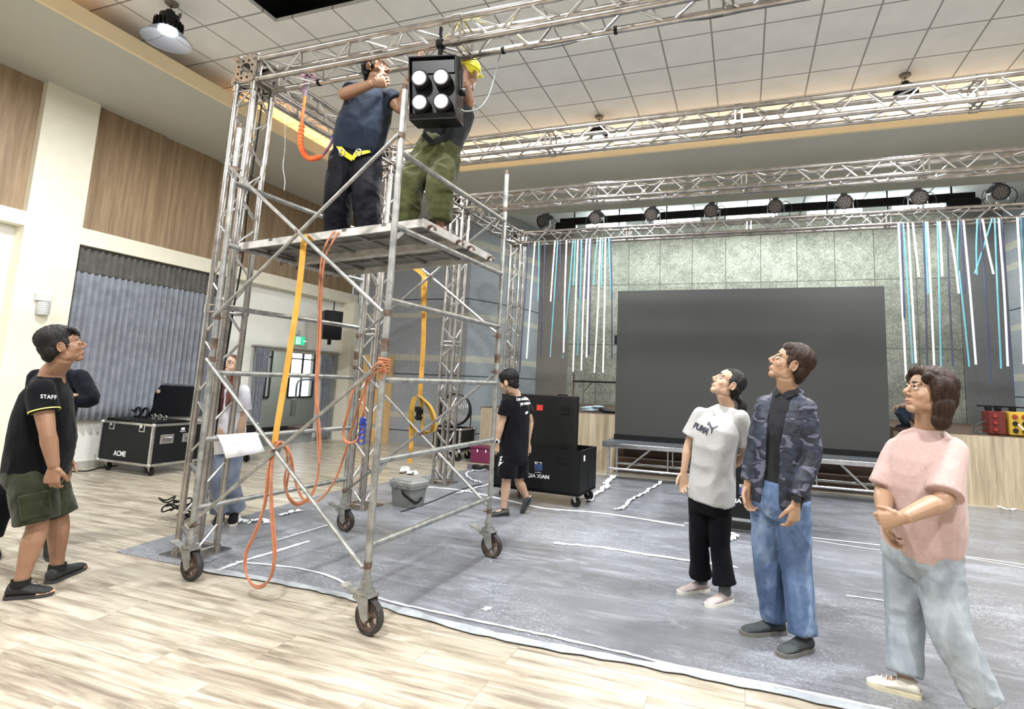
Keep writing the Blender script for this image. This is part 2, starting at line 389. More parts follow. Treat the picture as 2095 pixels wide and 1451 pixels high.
# ================================================================== floor
struct('floor', MB().box((-1, 4, -.05), (26, 22, .1)), floor_m)
# ceiling of the hall, with the opening left open
hx0, hx1, hy0, hy1 = -5.40, -2.85, 3.9, 4.66
cm = MB()
for a, b_, c_, d_ in ((-9.4, hx0, -7, 11.4), (hx1, 12, -7, 11.4), (hx0, hx1, -7, hy0), (hx0, hx1, hy1, 11.4)): cm.box(((a + b_) / 2, (c_ + d_) / 2, 5.775), (b_ - a, d_ - c_, .05))
struct('ceiling', cm, ceil_m)
hm = MB(); hm.box(((hx0 + hx1) / 2, 4.28, 6.45), (3.4, 1.6, .04)); hm.box((hx0 - .2, 4.28, 6.14), (.04, 1.6, .66)); hm.box((hx1 + .2, 4.28, 6.14), (.04, 1.6, .66)); hm.box((-4.1, 3.5, 6.14), (3.4, .04, .66)); hm.box((-4.1, 5.06, 6.14), (3.4, .04, .66))
struct('trim_1', hm, mat('dark_ceiling_void', (.006, .006, .006), .9))
# lowered soffit along the back and the left side, with an upstand along its edge
sm = MB(); sm.box((1.0, 9.92, 5.37), (22, 2.76, .06)); sm.box((-8.2, 0.77, 5.37), (2.2, 15.54, .06))
struct('ceiling_soffit', sm, soffit_m)
lip_m = mat('cream_lip', (.84, .70, .45), .7, var=.02)
struct('trim_2', MB().box((2.45, 8.55, 5.4325), (19.1, .05, .195)), lip_m)
struct('trim_3', MB().box((-7.11, .765, 5.4325), (.05, 15.54, .195)), lip_m)
# stage ceiling and wall above it
struct('ceiling_stage', MB().box((0, 12.5, 5.62), (13, 2.6, .05)), mat('stage_ceiling_tiles', (.66, .70, .70), .85, var=.03))
for i in range(9): struct('trim_%d' % (40 + i), MB().box((-4.5 + i * 1.15, 12.5, 5.588), (.018, 2.4, .012)), mat('dark_joint', (.1, .11, .12), .8))
# left wall
lw = MB()
lw.box((-9.5, 3.9, .72 / 2), (.6, 8.76, .72)); lw.box((-9.5, 0, 2.01), (.6, 8.66, 2.58))       # below the window, left part
lw.box((-9.5, 6.16, 3.2), (.6, 2.52, .3)); lw.box((-9.45, 7.85, 1.985), (.5, .86, 2.53))             # head, pier
lw.box((-9.45, 9.64, 2.65), (.5, 2.72, 1.38)); lw.box((-9.45, 10.8, .98), (.5, .4, 1.96))
lw.box((-9.7, 6.1, 1.9), (.1, 2.6, 2.6))
struct('wall_left', lw, white_wall)
struct('wall_left_beam', MB().box((-9.3, 7.97, 3.34), (.6, 5.98, .24)).box((-9.3, 0, 3.4), (.6, 8.66, .19)), cream)
pm = MB(); y = 4.98
struct('wall_left_column', MB().box((-9.25, 4.655, 2.67), (.5, .65, 5.34)), cream)
for k, (a, b_) in enumerate(((-6, 4.33), (4.98, 6.02), (6.02, 7.05), (7.05, 8.35), (8.35, 9.65), (9.65, 10.97))):
    off = (.0, .0, .05, .1, .1, .1)[k]
    struct('wall_left_panel_%d' % (k + 1), MB().box((-9.2 - off, (a + b_) / 2, 4.41), (.2, b_ - a, 1.9)), veneer)
struct('wall_left_pilaster', MB().box((-9.0, 10.78, 1.61), (.42, .34, 3.22)), cream)
struct('baseboard_left', MB().box((-9.19, 2.5, .05), (.03, 10, .1)), mat('grey_skirting', (.45, .43, .38), .6))
# the board running low along the left wall, and the small socket panel under it
t = thing('wall_ledge', 'grey ledge with a perforated strip under it, low on left wall behind black shorts man', 'ledge', (-9.1, 3.2, .6))
MB().box((-9.12, 3.0, .86), (.16, 2.6, .05), bev=.01).build('ledge_board', mat('grey_board', (.42, .42, .40), .5), t)
q = MB(); q.box((-9.17, 3.0, .70), (.04, 2.6, .26)); q.build('ledge_panel', whitep, t)
q = MB()
for i in range(40):
    for j in range(3): q.box((-9.147, 1.9 + i * .055, .64 + j * .06), (.008, .035, .035))
q.build('perforated_strip', mat('green_grey_slots', (.25, .40, .32), .6), t)['kind'] = 'stuff'
# banded side walls, back wall, pilasters
bw = MB(); bw.box((-7.635, 11.05, 2.7), (3.03, .2, 5.4))
struct('wall_back_left', bw, band_m)
def curvewall(sg):
    pts = [V((sg * (5.92 - .74 * math.sin(u * math.pi / 2) ** .9), 10.95 + 2.75 * u, 0)) for u in [i / 14 for i in range(15)]]
    rings = [[p, p + V((sg * .2, 0, 0)), p + V((sg * .2, 0, 5.6)), p + V((0, 0, 5.6))] for p in pts]
    return MB().loft(rings)
struct('wall_stage_left', curvewall(-1), band_m)
struct('wall_stage_right', curvewall(1), band_m)
struct('wall_back_right', MB().box((9.12, 11.05, 2.7), (6, .2, 5.4)), band_m)
struct('wall_back', MB().box((.08, 13.65, 2.8), (8.9, .2, 5.6)), felt_m)
struct('trim_4', MB().box((-4.83, 13.6, 2.8), (.98, .26, 5.6)), taupe)
struct('trim_5', MB().box((4.87, 13.6, 2.8), (.96, .26, 5.6)), dark_pil)
# stage
struct('floor_stage', MB().box((-3.49, 11.6, .965), (2.69, 3.9, .05)).box((.103, 12.15, .965), (4.495, 2.8, .05)).box((4.1, 11.6, .965), (3.5, 3.9, .05)), brown_m)
sf = MB(); sf.box((-3.48, 9.67, .49), (2.66, .08, .98)); sf.box((-4.77, 10.33, .485), (.08, 1.24, .97)); sf.box((-2.18, 10.23, .485), (.06, 1.04, .97))
struct('trim_6', sf, ash)
sf = MB(); sf.box((5.2, 9.67, .49), (5.7, .08, .98)); sf.box((2.38, 10.23, .485), (.06, 1.04, .97)); struct('trim_7', sf, ash)
st = MB()
for i in range(4): st.box((.1, 9.85 + .28 * i, .12 + .12 * i), (4.5, .28, .24 * (i + 1)))
struct('trim_8', st, brown_m)
struct('wall_stage_riser', MB().box((.1, 10.8, .5), (4.6, .1, .95)), brown_m)
# corridor beyond the doorway
cf = MB(); cf.box((-10.8, 9.5, -.045), (3.2, 5, .1)); struct('floor_corridor', cf, mat('dark_grey_tiles', (.16, .165, .15), .35, var=.08))
W1 = (10.05, 10.85, .78, 1.98); 
cw = MB()
def wall_x(mb, x, y0, y1, z0, z1, holes):
    ys = sorted({y0, y1, *[h[0] for h in holes], *[h[1] for h in holes]})
    for a, b_ in zip(ys, ys[1:]):
        zs = [z0]; 
        for h in holes:
            if h[0] <= a and b_ <= h[1]: mb.box((x, (a + b_) / 2, (z0 + h[2]) / 2), (.12, b_ - a, h[2] - z0)); mb.box((x, (a + b_) / 2, (h[3] + z1) / 2), (.12, b_ - a, z1 - h[3])); break
        else: mb.box((x, (a + b_) / 2, (z0 + z1) / 2), (.12, b_ - a, z1 - z0))
wy = [ax(592, 760, -11.4).y, ax(641, 760, -11.4).y, ax(535, 760, -11.4).y, ax(553, 760, -11.4).y]
wz = [ax(617, 812, -11.4).z, ax(617, 723, -11.4).z]
wall_x(cw, -11.46, 7, 16, 0, 3, [(wy[2], wy[3], *wz), (wy[0], wy[1], *wz)])
cw.box((-10.6, 15.2, 1.5), (2, .1, 3)); cw.box((-10.6, 9.5, 2.6), (2, 9, .05))
struct('wall_corridor', cw, corr_m)
struct('baseboard_corridor', MB().box((-11.38, 11, .06), (.03, 9, .12)), mat('black_skirting', (.02, .02, .02), .5))
sky_m = mat('bright_day', (.93, .97, 1.0), .5, emit=3)
glass = None
def glassmat():
    ma, nt, b = newmat('clear_glass'); b.inputs['Base Color'].default_value = (.95, .98, .98, 1)
    b.inputs['Roughness'].default_value = .02; b.inputs['Transmission Weight'].default_value = 1; b.inputs['IOR'].default_value = 1.1; return ma
glass = glassmat()
for k, (a, b_) in enumerate(((wy[2], wy[3]), (wy[0], wy[1]))):
    w_ = thing('window_%d' % (k + 1), '', '', (-11.4, a, wz[0])); del w_['label'], w_['category']; w_['kind'] = 'structure'
    fr = MB()
    for yy in (a, b_, (a + b_) / 2): fr.beam((-11.39, yy, wz[0]), (-11.39, yy, wz[1]), .03, .05)
    for zz in (*wz, wz[1] - .16): fr.beam((-11.39, a, zz), (-11.39, b_, zz), .05, .03)
    fr.build('window_frame', blackm, w_)
    MB().box((-11.42, (a + b_) / 2, sum(wz) / 2), (.008, b_ - a, wz[1] - wz[0])).build('pane', glass, w_)
struct('wall_daylight', MB().box((-13.2, 12, 1.5), (.05, 9, 3)), sky_m)
# door frame of the wide doorway
df = MB(); df.box((-9.2, 9.45, 2.0), (.14, 2.44, .07)); df.box((-9.2, 8.26, 1), (.14, .07, 2)); df.box((-9.2, 10.62, 1), (.14, .06, 2))
struct('door_1', df, mat('grey_door_frame', (.42, .42, .39), .5))
# ================================================================== trusses
SP = .195; HR = .0255
def truss(A, B, up, label, group, name='box_truss', stuffback=True, braceskip=0, collars=2.0):
    """square box truss from A to B (centre line); up = direction of the second side"""
    A, B, up = V(A), V(B), V(up); d = (B - A).normalized(); L = (B - A).length; sd = d.cross(up).normalized()
    t = thing(name, label, 'truss', A, group); h = SP / 2
    cor = [(-1, -1), (1, -1), (1, 1), (-1, 1)]; cp = [sd * (a * h) + up * (b * h) for a, b in cor]
    me = MB().cyl(V((0, 0, 0)), d * L, HR, 12).mesh('chord'); me.materials.append(alu)
    for c in cp: o = bpy.data.objects.new('chord', me); COL.objects.link(o); o.parent = t; o.location = c
    n = max(2, round(L / .255)); pit = L / n; cnt = 0; rest = MB()
    for fi in (0, 3, 1, 2):
        a, b = cp[fi], cp[(fi + 1) % 4]
        mm = []
        for (p, q) in (((a, b), (b, a)) if fi % 2 == 0 else ((b, a), (a, b))):
            mb_ = MB().cyl(p + d * .03, q + d * (pit - .03), .0088, 7); mm.append(mb_.mesh('brace'))
            mm[-1].materials.append(alu_b)
        for k in range(n):
            if cnt >= 100:
                p, q = ((a, b), (b, a))[k % 2]; rest.cyl(A + p + d * (.03 + k * pit), A + q + d * ((k + 1) * pit - .03), .0088, 7)
            else:
                o = bpy.data.objects.new('brace', mm[k % 2]); COL.objects.link(o); o.parent = t; o.location = d * (k * pit); cnt += 1
    if rest.v: rest.build('far_braces', alu_b, t)['kind'] = 'stuff'
    # end frames and conical couplers every two metres
    s = 0
    while s <= L + .01:
        q = MB()
        for i in range(4):
            q.cyl(A + cp[i] + d * (s - .035), A + cp[i] + d * (s + .035), HR + .007, 12)
            q.cyl(A + cp[i] + d * (s - .03), A + cp[(i + 1) % 4] + d * (s - .03), .010, 7); q.cyl(A + cp[i] + d * (s + .03), A + cp[(i + 1) % 4] + d * (s + .03), .010, 7)
        q.build('coupler_frame', alu, t)
        s += min(collars, max(L, .5)) if L > .5 else 9
    return t
def corner(c, label):
    """box corner: plates with a round hole on each side"""
    t = thing('box_corner', label, 'truss corner', c, 'box corners where the trusses meet'); c = V(c); h = .125
    for ax_ in range(3):
        for sg in (-1, 1):
            n = V([sg if i == ax_ else 0 for i in range(3)]); u, v = frame(n, V((0, 1, 0)) if ax_ == 2 else V((0, 0, 1)))
            q = MB(); out = []; K = 24
            for th in (0, .012):
                ro = []; ri = []
                for k in range(K):
                    a = 2 * math.pi * (k + .5) / K; ca, sa = math.cos(a), math.sin(a); m_ = max(abs(ca), abs(sa))
                    ro.append(c + n * (h - th) + (u * ca + v * sa) * (h * .95 / m_)); ri.append(c + n * (h - th) + (u * ca + v * sa) * .062)
                out += [ro, ri]
            q.loft([out[0], out[1], out[3], out[2]], closed=True)
            for a in (45, 135, 225, 315): cc = c + (u * math.cos(R(a)) + v * math.sin(R(a))) * (h * 1.16) ; q.cyl(cc + n * (h - .02), cc + n * (h + .02), .028, 12)
            for a in range(0, 360, 45): cc = c + (u * math.cos(R(a + 22)) + v * math.sin(R(a + 22))) * .086; q.m = 1; q.cyl(cc + n * h, cc + n * (h + .004), .011, 8); q.m = 0
            q.build('plate', [alu, blackm], t)
    return t
TZ = 4.18; YA, YB, YC, YD = 3.5, 5.44, 7.15, 9.23; TXS = {YA: -4.21, YB: -4.16, YC: -4.11, YD: -4.03}; CH = .125
truss((TXS[YA] + CH, YA, TZ), (4.4, YA, TZ), (0, 0, 1), 'horizontal aluminium box truss nearest the camera, from the worker platform off the top right', 'horizontal trusses across the hall')
truss((TXS[YB] + CH, YB, TZ), (4.6, YB, TZ), (0, 0, 1), 'horizontal aluminium box truss second from the front, crossing the hanging lamps under the ceiling', 'horizontal trusses across the hall')
truss((TXS[YC] + CH, YC, TZ), (4.9, YC, TZ), (0, 0, 1), 'horizontal aluminium box truss third from the front, above the row of stage spotlights', 'horizontal trusses across the hall')
truss((TXS[YD] + CH, YD, TZ), (5.2, YD, TZ), (0, 0, 1), 'rearmost horizontal aluminium truss carrying black spotlights and hanging light strips', 'horizontal trusses across the hall')
for a, b_, s in ((YA, YB, 'short side truss running back from the front left tower to the second tower'), (YB, YC, 'short side truss running between the second and third left towers'), (YC, YD, 'short side truss running between the third and rearmost left towers')):
    truss((TXS[a], a + CH, TZ), (TXS[b_], b_ - CH, TZ), (0, 0, 1), s, 'side trusses joining the towers')
for y, s in ((YA, 'aluminium truss tower at the front left beside the scaffold'), (YB, 'aluminium truss tower just behind the scaffold, second from the front'), (YC, 'aluminium truss tower in front of the black fan, third from the front'), (YD, 'rearmost aluminium truss tower, left of the walking man in black')):
    xx = TXS[y]; x0_ = xx - .06 if y == YA else xx - .02
    truss((x0_, y, .02), (xx, y, TZ - CH), (0, 1, 0), s, 'upright truss towers', 'truss_tower')
    b0 = tag(MB().box((x0_, y, .012), (.36, .36, .012)).build('tower_base_plate', alu, at=(x0_, y, 0)), {YA: 'flat metal foot plate under the front left truss tower', YB: 'flat metal foot plate under the tower just behind the scaffold', YC: 'flat metal foot plate under the tower before the black fan', YD: 'flat metal foot plate under the rearmost truss tower'}[y], 'base plate')
for y, s in ((YA, 'perforated metal corner block atop the front left truss tower'), (YB, 'perforated metal corner block atop the second truss tower'), (YC, 'perforated metal corner block atop the third truss tower'), (YD, 'perforated metal corner block atop the rearmost truss tower')): corner((TXS[y], y, TZ), s)

# ================================================================== mobile scaffold
SF, SR, SB, SL = V((-2.13, 2.88, 0)), V((-2.09, 4.45, 0)), V((-3.70, 4.55, 0)), V((-3.80, 3.06, 0))
Z = V((0, 0, 1))
sc_t = thing('mobile_scaffold', 'rolling steel tube scaffold tower with cross braces, two rusty planks and big casters', 'scaffold', (-2.95, 3.75, 0))
steel = galv
for p, top in ((SF, 3.40), (SR, 3.42), (SB, 3.42), (SL, 3.42)):
    MB().cyl(p + Z * .26, p + Z * 1.72, .0215, 14).cyl(p + Z * 1.72, p + Z * top, .0215, 14).build('post', steel, sc_t)
    MB().cyl(p + Z * 1.66, p + Z * 1.74, .0255, 14).build('coupling_collar', rust, sc_t); MB().cyl(p + Z * (top - .16), p + Z * (top + .04), .018, 12).build('spigot', rust, sc_t)
    for z in (.38, 1.58, 1.90, 3.08):
        MB().cyl(p + Z * z, p + Z * z + (V((-2.95, 3.75, 0)) - p).normalized() * .05, .008, 6).cyl(p + Z * (z - .02), p + Z * (z + .02), .0245, 10).build('brace_stud', rust, sc_t)
for a, b_ in ((SF, SR), (SL, SB)):
    for z in (.49, .985, 1.48, 1.985, 2.47, 2.97):
        MB().cyl(a + Z * z, b_ + Z * z, .0205, 14).build('rung', steel, sc_t)
    if a is SF:
        for z in (.98, 2.47): MB().beam(a + Z * (z - .09), a.lerp(b_, .06) + Z * (z - .01), .012, .03).build('gusset', steel, sc_t)
for a, b_, o in ((SL, SF, V((0, -.03, 0))), (SB, SR, V((0, .03, 0)))):
    for z0, z1 in ((.38, 1.58), (1.90, 3.08)):
        MB().cyl(a + o + Z * z0, b_ + o + Z * z1, .013, 9).build('cross_brace', steel, sc_t)
        MB().cyl(a + o * 1.6 + Z * z1, b_ + o * 1.6 + Z * z0, .013, 9).build('cross_brace', steel, sc_t)
        mid = (a + b_) / 2 + Z * ((z0 + z1) / 2); MB().cyl(mid + o * .5, mid + o * 2.2, .014, 8).build('brace_pivot', rust, sc_t)
# planks on the upper rungs
dark_steel = mat('dark_grimy_steel', (.15, .148, .138), .7, .2, var=.4, vs=8, bumpd=.003)
plank_m = mat('weathered_plank_steel', (.36, .34, .31), .6, .35, var=.5, vs=9, bumpd=.004, bs=40, col2=(.62, .61, .58))
for y0, y1 in ((3.17, 3.72), (3.76, 4.27)):
    q = MB(); x0, x1 = -3.82, -2.09; sk = .035; zt = 2.565; q.m = 1
    q.box(((x0 + x1) / 2, (y0 + y1) / 2, zt - .002), (x1 - x0 - .06, y1 - y0, .004))
    q.m = 0
    for yy in (y0 + .008, y1 - .008): q.box(((x0 + x1) / 2, yy, zt - .03), (x1 - x0 - .05, .016, .06))
    q.m = 1
    q.box(((x0 + x1) / 2, (y0 + y1) / 2, zt - .012), (x1 - x0 - .05, .03, .018))
    for k in range(1, 5): q.box((x0 + (x1 - x0) * k / 5, (y0 + y1) / 2, zt - .014), (.04, y1 - y0, .02))
    q.m = 0
    for xx in (x0 + .03, x1 - .03): q.box((xx, (y0 + y1) / 2, zt - .03), (.02, y1 - y0, .06))
    tilt = lambda m_: [p.__setattr__('z', p.z - .05 + .095 * (p.x - x0) / (x1 - x0)) for p in m_.v]
    tilt(q); pk = q.build('plank', [plank_m, dark_steel], sc_t)
    for xx, sg in ((x0, -1), (x1, 1)):
        for yy in (y0 + .07, y1 - .07):
            c = V((xx + sg * .005, yy, zt - .085)); h_ = [c + V((sg * .030 * math.cos(R(a)), 0, .030 * math.sin(R(a)) + .018)) for a in range(180, -30, -18)]
            hk = MB().ribbon(h_, .035, .008, (0, 1, 0)); tilt(hk); hk.build('plank_hook', rust, pk)
def caster(p, ang, R_=.10):
    """big cast-iron wheel, forked housing, brake lever; wheel trails along ang"""
    c = V((math.cos(ang), math.sin(ang), 0)); s = V((-c.y, c.x, 0)); w0 = p + c * .045 + Z * R_
    t = MB(); t.cyl(p + Z * .235, p + Z * .30, .033, 14); t.cyl(p + Z * .222, p + Z * .242, .055, 16)
    t.box(p + c * .012 + Z * .218, (.12, .075, .012), Matrix((c, s, Z)).transposed())
    fk = t.build('caster', galv, sc_t)
    for sg in (-1, 1):
        pts = [p + s * (sg * .036) + Z * .215 + c * -.04, p + s * (sg * .036) + Z * .215 + c * .06, p + s * (sg * .036) + c * .075 + Z * .10, p + s * (sg * .036) + c * .045 + Z * .075, p + s * (sg * .036) + c * .015 + Z * .10]
        MB().poly(pts, .007, s * sg).build('fork', galv, fk)
    q = MB(); K = 32
    pr = [(R_ * .78, -.018), (R_ * .97, -.021), (R_, -.012), (R_, .012), (R_ * .97, .021), (R_ * .78, .018)]
    u, v = c, Z
    q.loft([[w0 + (u * math.cos(a) + v * math.sin(a)) * r + s * z for r, z in pr] for a in [2 * math.pi * k / K for k in range(K)]], closed=True)
    q.build('tyre', iron, fk)
    q = MB(); pr = [(R_ * .70, -.016), (R_ * .80, -.016), (R_ * .80, .016), (R_ * .70, .016)]
    q.loft([[w0 + (u * math.cos(a) + v * math.sin(a)) * r + s * z for r, z in pr] for a in [2 * math.pi * k / K for k in range(K)]], closed=True)
    q.cyl(w0 - s * .03, w0 + s * .03, .024, 14)
    for k in range(5):
        a = 2 * math.pi * k / 5 + .3; dr = u * math.cos(a) + v * math.sin(a); q.beam(w0 + dr * .015, w0 + dr * R_ * .75, .028, .012, s)
    q.cyl(w0 - s * .042, w0 + s * .042, .009, 8)
    q.build('wheel', rust, fk)
    q = MB(); l0 = p - c * .03 + Z * .20; l1 = p - c * .15 + Z * .225
    q.beam(l0, l1, .05, .008, None); q.beam(l1, l1 - c * .04 + Z * .015, .06, .01); q.beam(p + Z * .17 - c * .02, p - c * .09 + Z * .19, .03, .02)
    q.build('brake_lever', galv, fk)
for p, a in ((SF, -10), (SR, -12), (SB, -8), (SL, -5)): caster(p, R(a))

# ================================================================== things on the scaffold
def tubething(name, label, cat, path, r, ma, group=None, n=8, at=None):
    o = MB().tube(path, r, n).build(name, ma, at=at or path[0]); return tag(o, label, cat, group)
def smooth(pts, n=6):
    pts = [V(p) for p in pts]; out = []
    for i in range(len(pts) - 1):
        p0, p1, p2, p3 = pts[max(i - 1, 0)], pts[i], pts[i + 1], pts[min(i + 2, len(pts) - 1)]
        for k in range(n):
            t = k / n; out.append(.5 * ((2 * p1) + (p2 - p0) * t + (2 * p0 - 5 * p1 + 4 * p2 - p3) * t * t + (3 * p1 - p0 - 3 * p2 + p3) * t ** 3))
    return out + [pts[-1]]
orope = fabric('orange_rope', (.38, .135, .065), (.50, .20, .10), .003, 60, weave=400, sheen=.3)
yel = fabric('yellow_webbing', (.58, .30, .045), (.68, .36, .07), .002, 50, weave=500)
yf = 2.97
def rp(pts, y): return [ay(a, b, y if len(q) == 0 else q[0]) for a, b, *q in pts]
# the long rope: over the plank edge, down in front, looped round the lower brace crossing and round the front post
ra = rp([(694, 478, 3.25), (684, 474, 3.17), (668, 498, 3.12), (658, 530, 3.1), (653, 600, 3.1), (650, 700, 3.1), (646, 800, 3.1), (650, 900, 3.1), (652, 960, 3.1), (640, 1005, 3.1), (612, 1030, 3.08), (590, 1015, 3.05), (582, 985, 3.0), (588, 945, 3.0), (582, 915, 3.0), (562, 905, 2.98), (552, 950, 2.96), (545, 1020, 2.96), (528, 1080, 2.96), (506, 1130, 2.96), (503, 1170, 2.96), (515, 1195, 2.96), (535, 1198, 2.96), (556, 1178, 2.96), (564, 1130, 2.96), (561, 1080, 2.96), (556, 1010, 2.96), (557, 950, 2.96), (566, 912, 2.98)], yf)
rb = rp([(706, 482, 3.25), (693, 476, 3.17), (678, 500, 3.12), (664, 532, 3.1), (658, 600, 3.1), (655, 700, 3.1), (649, 800, 3.1), (655, 900, 3.1), (650, 975, 3.1), (636, 1016, 3.1), (606, 1034, 3.08), (586, 1005, 3.05), (594, 950, 3.0), (590, 918, 3.0), (571, 906, 2.97), (549, 955, 2.95), (541, 1030, 2.95), (523, 1085, 2.95), (501, 1135, 2.95), (505, 1178, 2.95), (525, 1203, 2.95), (548, 1190, 2.95), (560, 1140, 2.95), (554, 1040, 2.95), (556, 950, 2.95), (574, 908, 2.98), (594, 930, 3.0), (604, 985, 3.05), (622, 1022, 3.1), (652, 1024, 3.1), (684, 985, 3.1), (705, 930, 3.12), (722, 870, 3.1), (745, 800, 3.05), (765, 762, 3.0)], yf)
rt = thing('climbing_rope', 'long orange rope hanging from the platform edge in loops to near the floor', 'rope', ra[1])
MB().tube(smooth(ra), .0075, 8).build('rope_strand', orope, rt); MB().tube(smooth(rb), .0075, 8).build('rope_strand', orope, rt)
rc = rp([(786, 752, 2.84), (778, 742, 2.80), (764, 752, 2.83), (755, 770, 2.9), (738, 780, 3.0), (722, 800, 3.0), (710, 850, 3.0), (702, 885, 3.0), (706, 902, 3.0), (722, 906, 3.0), (738, 890, 3.0), (744, 850, 3.0), (746, 800, 3.0), (757, 768, 2.95), (772, 760, 2.84), (788, 756, 2.84), (780, 775, 2.86)], yf)
t2 = thing('safety_lanyard', 'thick orange rope tied round the front scaffold post with a blue rope grab', 'rope', rc[0])
MB().tube(smooth(rc), .009, 8).build('rope_strand', orope, t2)
kn = MB()
for k in range(5):
    c = SF + Z * (1.535 + .018 * k); kn.tube([c + V((math.cos(R(a)), math.sin(R(a)), .12 * math.sin(R(a + 60 * k)))) * .032 for a in range(0, 360, 30)], .008, 7, closed=True)
kn.build('rope_knot', orope, t2)
bg = MB(); c0 = ay(742, 868, 2.98)
for k, rr in enumerate((.022, .02, .02, .024)): bg.tube([c0 - Z * (.035 * k) + V((rr * math.cos(R(a)), 0, .022 * math.sin(R(a)))) for a in range(0, 360, 30)], .006, 7, closed=True)
bg.box(c0 + Z * .02, (.03, .03, .05), bev=.006)
bg.build('rope_grab', mat('blue_anodised', (.03, .06, .35), .35, .5), t2)
# yellow webbing, front: from brace crossing to brace crossing
p1 = ay(627, 486, 3.02); p2 = ay(562, 905, 3.0)
q = MB().ribbon(smooth([p1 + V((0, .05, -.01)), p1 + V((0, .0, .01)), p1 + V((0, -.02, -.02)), ay(612, 590, 3.0), ay(590, 735, 2.99), p2, p2 + V((0, .03, -.02))]), .052, .003, (1, 0, 0))
tag(q.build('webbing_strap', yel, at=p1), 'flat yellow strap stretched between two brace crossings at front of scaffold', 'strap')
# yellow ratchet strap, rear, with bundled tail
ys = 4.62
t3 = thing('ratchet_strap', 'dark yellow ratchet strap with coiled tail hanging behind the scaffold', 'strap', ay(866, 565, ys))
MB().ribbon(smooth([ay(845, 545, ys), ay(868, 566, ys), ay(868, 600, ys), ay(866, 700, ys), ay(859, 812, ys)]), .05, .003, (1, 0, 0)).build('webbing', yel, t3)
MB().ribbon(smooth([ay(868, 566, ys - .02), ay(866, 590, ys - .02), ay(867, 640, ys - .02)]), .05, .003, (1, 0, 0)).build('webbing', yel, t3)
MB().ribbon(smooth([ay(843, 830, ys), ay(841, 870, ys), ay(841, 920, ys), ay(838, 948, ys)]), .046, .003, (1, 0, 0)).build('webbing', yel, t3)
darkyel = fabric('worn_yellow_webbing', (.48, .28, .04), (.62, .38, .07), .002, 50, weave=500)
for k in range(4):
    o_ = .011 * k; q = MB(); q.ribbon(smooth([ay(858 - k, 808, ys - o_), ay(874 + k * 2, 830, ys - o_), ay(886 + k * 2, 862, ys - o_), ay(880 + 2 * k, 884, ys - o_), ay(866, 886 - k * 3, ys - o_), ay(862 + k, 850, ys - o_), ay(860, 812, ys - o_)]), .045, .003, (0, 1, 0)); q.build('coiled_webbing', darkyel, t3)
q = MB(); q.ribbon(smooth([ay(850, 812, ys - .02), ay(843, 832, ys - .03), ay(842, 862, ys - .03), ay(846, 886, ys - .02)]), .05, .003, (.8, .2, 0)); q.build('coiled_webbing', darkyel, t3)
q = MB(); c = ay(858, 848, ys - .05); q.box(c, (.055, .05, .11), bev=.008); q.box(c + V((0, -.03, .05)), (.065, .02, .05), bev=.005); q.cyl(c + V((-.035, -.01, -.03)), c + V((.035, -.01, -.03)), .014); q.build('ratchet', blackm, t3)
# sheet of paper folded over the rung
a, b_ = ax(413, 893, SL.x - .0), None
zt = .985 + .024; y0, y1 = SL.y + .10, SL.y + .44
g = MB(); n = 8
rows = []
for i in range(n + 1):
    u = i / n; y = y0 + (y1 - y0) * u; x = SL.x + (SB.x - SL.x) * (y - SL.y) / (SB.y - SL.y)
    row = [V((x - .024, y + .02, zt - .15)), V((x - .023, y, zt - .02)), V((x - .014, y, zt - .003)), V((x, y, zt + .001)), V((x + .016, y, zt - .004)), V((x + .05 + .012 * math.sin(u * 5), y + .02, zt - .075)), V((x + .085 + .01 * math.sin(u * 4), y + .035 * 1, zt - .15 - .02 * (1 - u)))]
    rows.append(row)
for th in (0,):
    vs = [p for r_ in rows for p in r_]; m_ = len(rows[0])
    g.add(vs, [(i * m_ + j, i * m_ + j + 1, (i + 1) * m_ + j + 1, (i + 1) * m_ + j) for i in range(n) for j in range(m_ - 1)])
paper_m = mat('white_paper', (.88, .88, .90), .7, var=.02)
pp = g.build('paper_sheet', paper_m, at=rows[0][3]); tag(pp, 'white sheet of paper folded over a lower scaffold rung', 'paper')
sol = pp.modifiers.new('s', 'SOLIDIFY'); sol.thickness = .001
q = MB(); 
for i in range(9):
    if i in (4,): continue
    for j in range(3 if i < 7 else 2):
        r0 = rows[4][5]; u = (i + .5) / 10; y = y0 + (y1 - y0) * u; x = SL.x + .062 + .012 * math.sin(u * 5); q.box((x, y + .012, zt - .07 - .022 * j), (.001, .02, .004))
q.build('printed_lines', mat('faint_blue_print', (.45, .5, .7), .7), pp)

# ================================================================== blinder lamp held at the truss
bl = thing('blinder_light', 'black four-cell stage blinder lamp hung from the front truss, held by worker', 'stage light', (-2.2, 3.30, 3.7))
c = V((-2.22, 3.40, 3.675)); rot = Matrix.Rotation(R(14), 3, 'Z') @ Matrix.Rotation(R(8), 3, 'X') @ Matrix.Rotation(R(-2), 3, 'Y')
W, D, H = .35, .16, .475
def L(x, y, z): return c + rot @ V((x, y, z))
q = MB(); q.box(c, (W, D, H - .06), rot, .006); q.add([], [])
q.build('housing', blackp, bl)
q = MB(); q.box(L(0, -D / 2 - .006, .165), (W - .02, .012, .10), rot, .003); q.build('front_panel', blackp, bl)
q = MB()
for sx in (-1, 1): q.box(L(sx * (W / 2 + .003), -.02, 0), (.008, D + .04, H), rot)
q.box(L(0, -.02, H / 2 - .004), (W + .01, D + .04, .008), rot); q.box(L(0, -.02, -H / 2 + .004), (W + .01, D + .04, .008), rot)
q.box(L(0, -D / 2 - .035, -.215), (W, .006, .05), rot @ Matrix.Rotation(R(25), 3, 'X')); q.build('frame', blackm, bl)
lens_m = mat('frosted_lens', (.86, .84, .80), .3, var=.05, emit=.35)
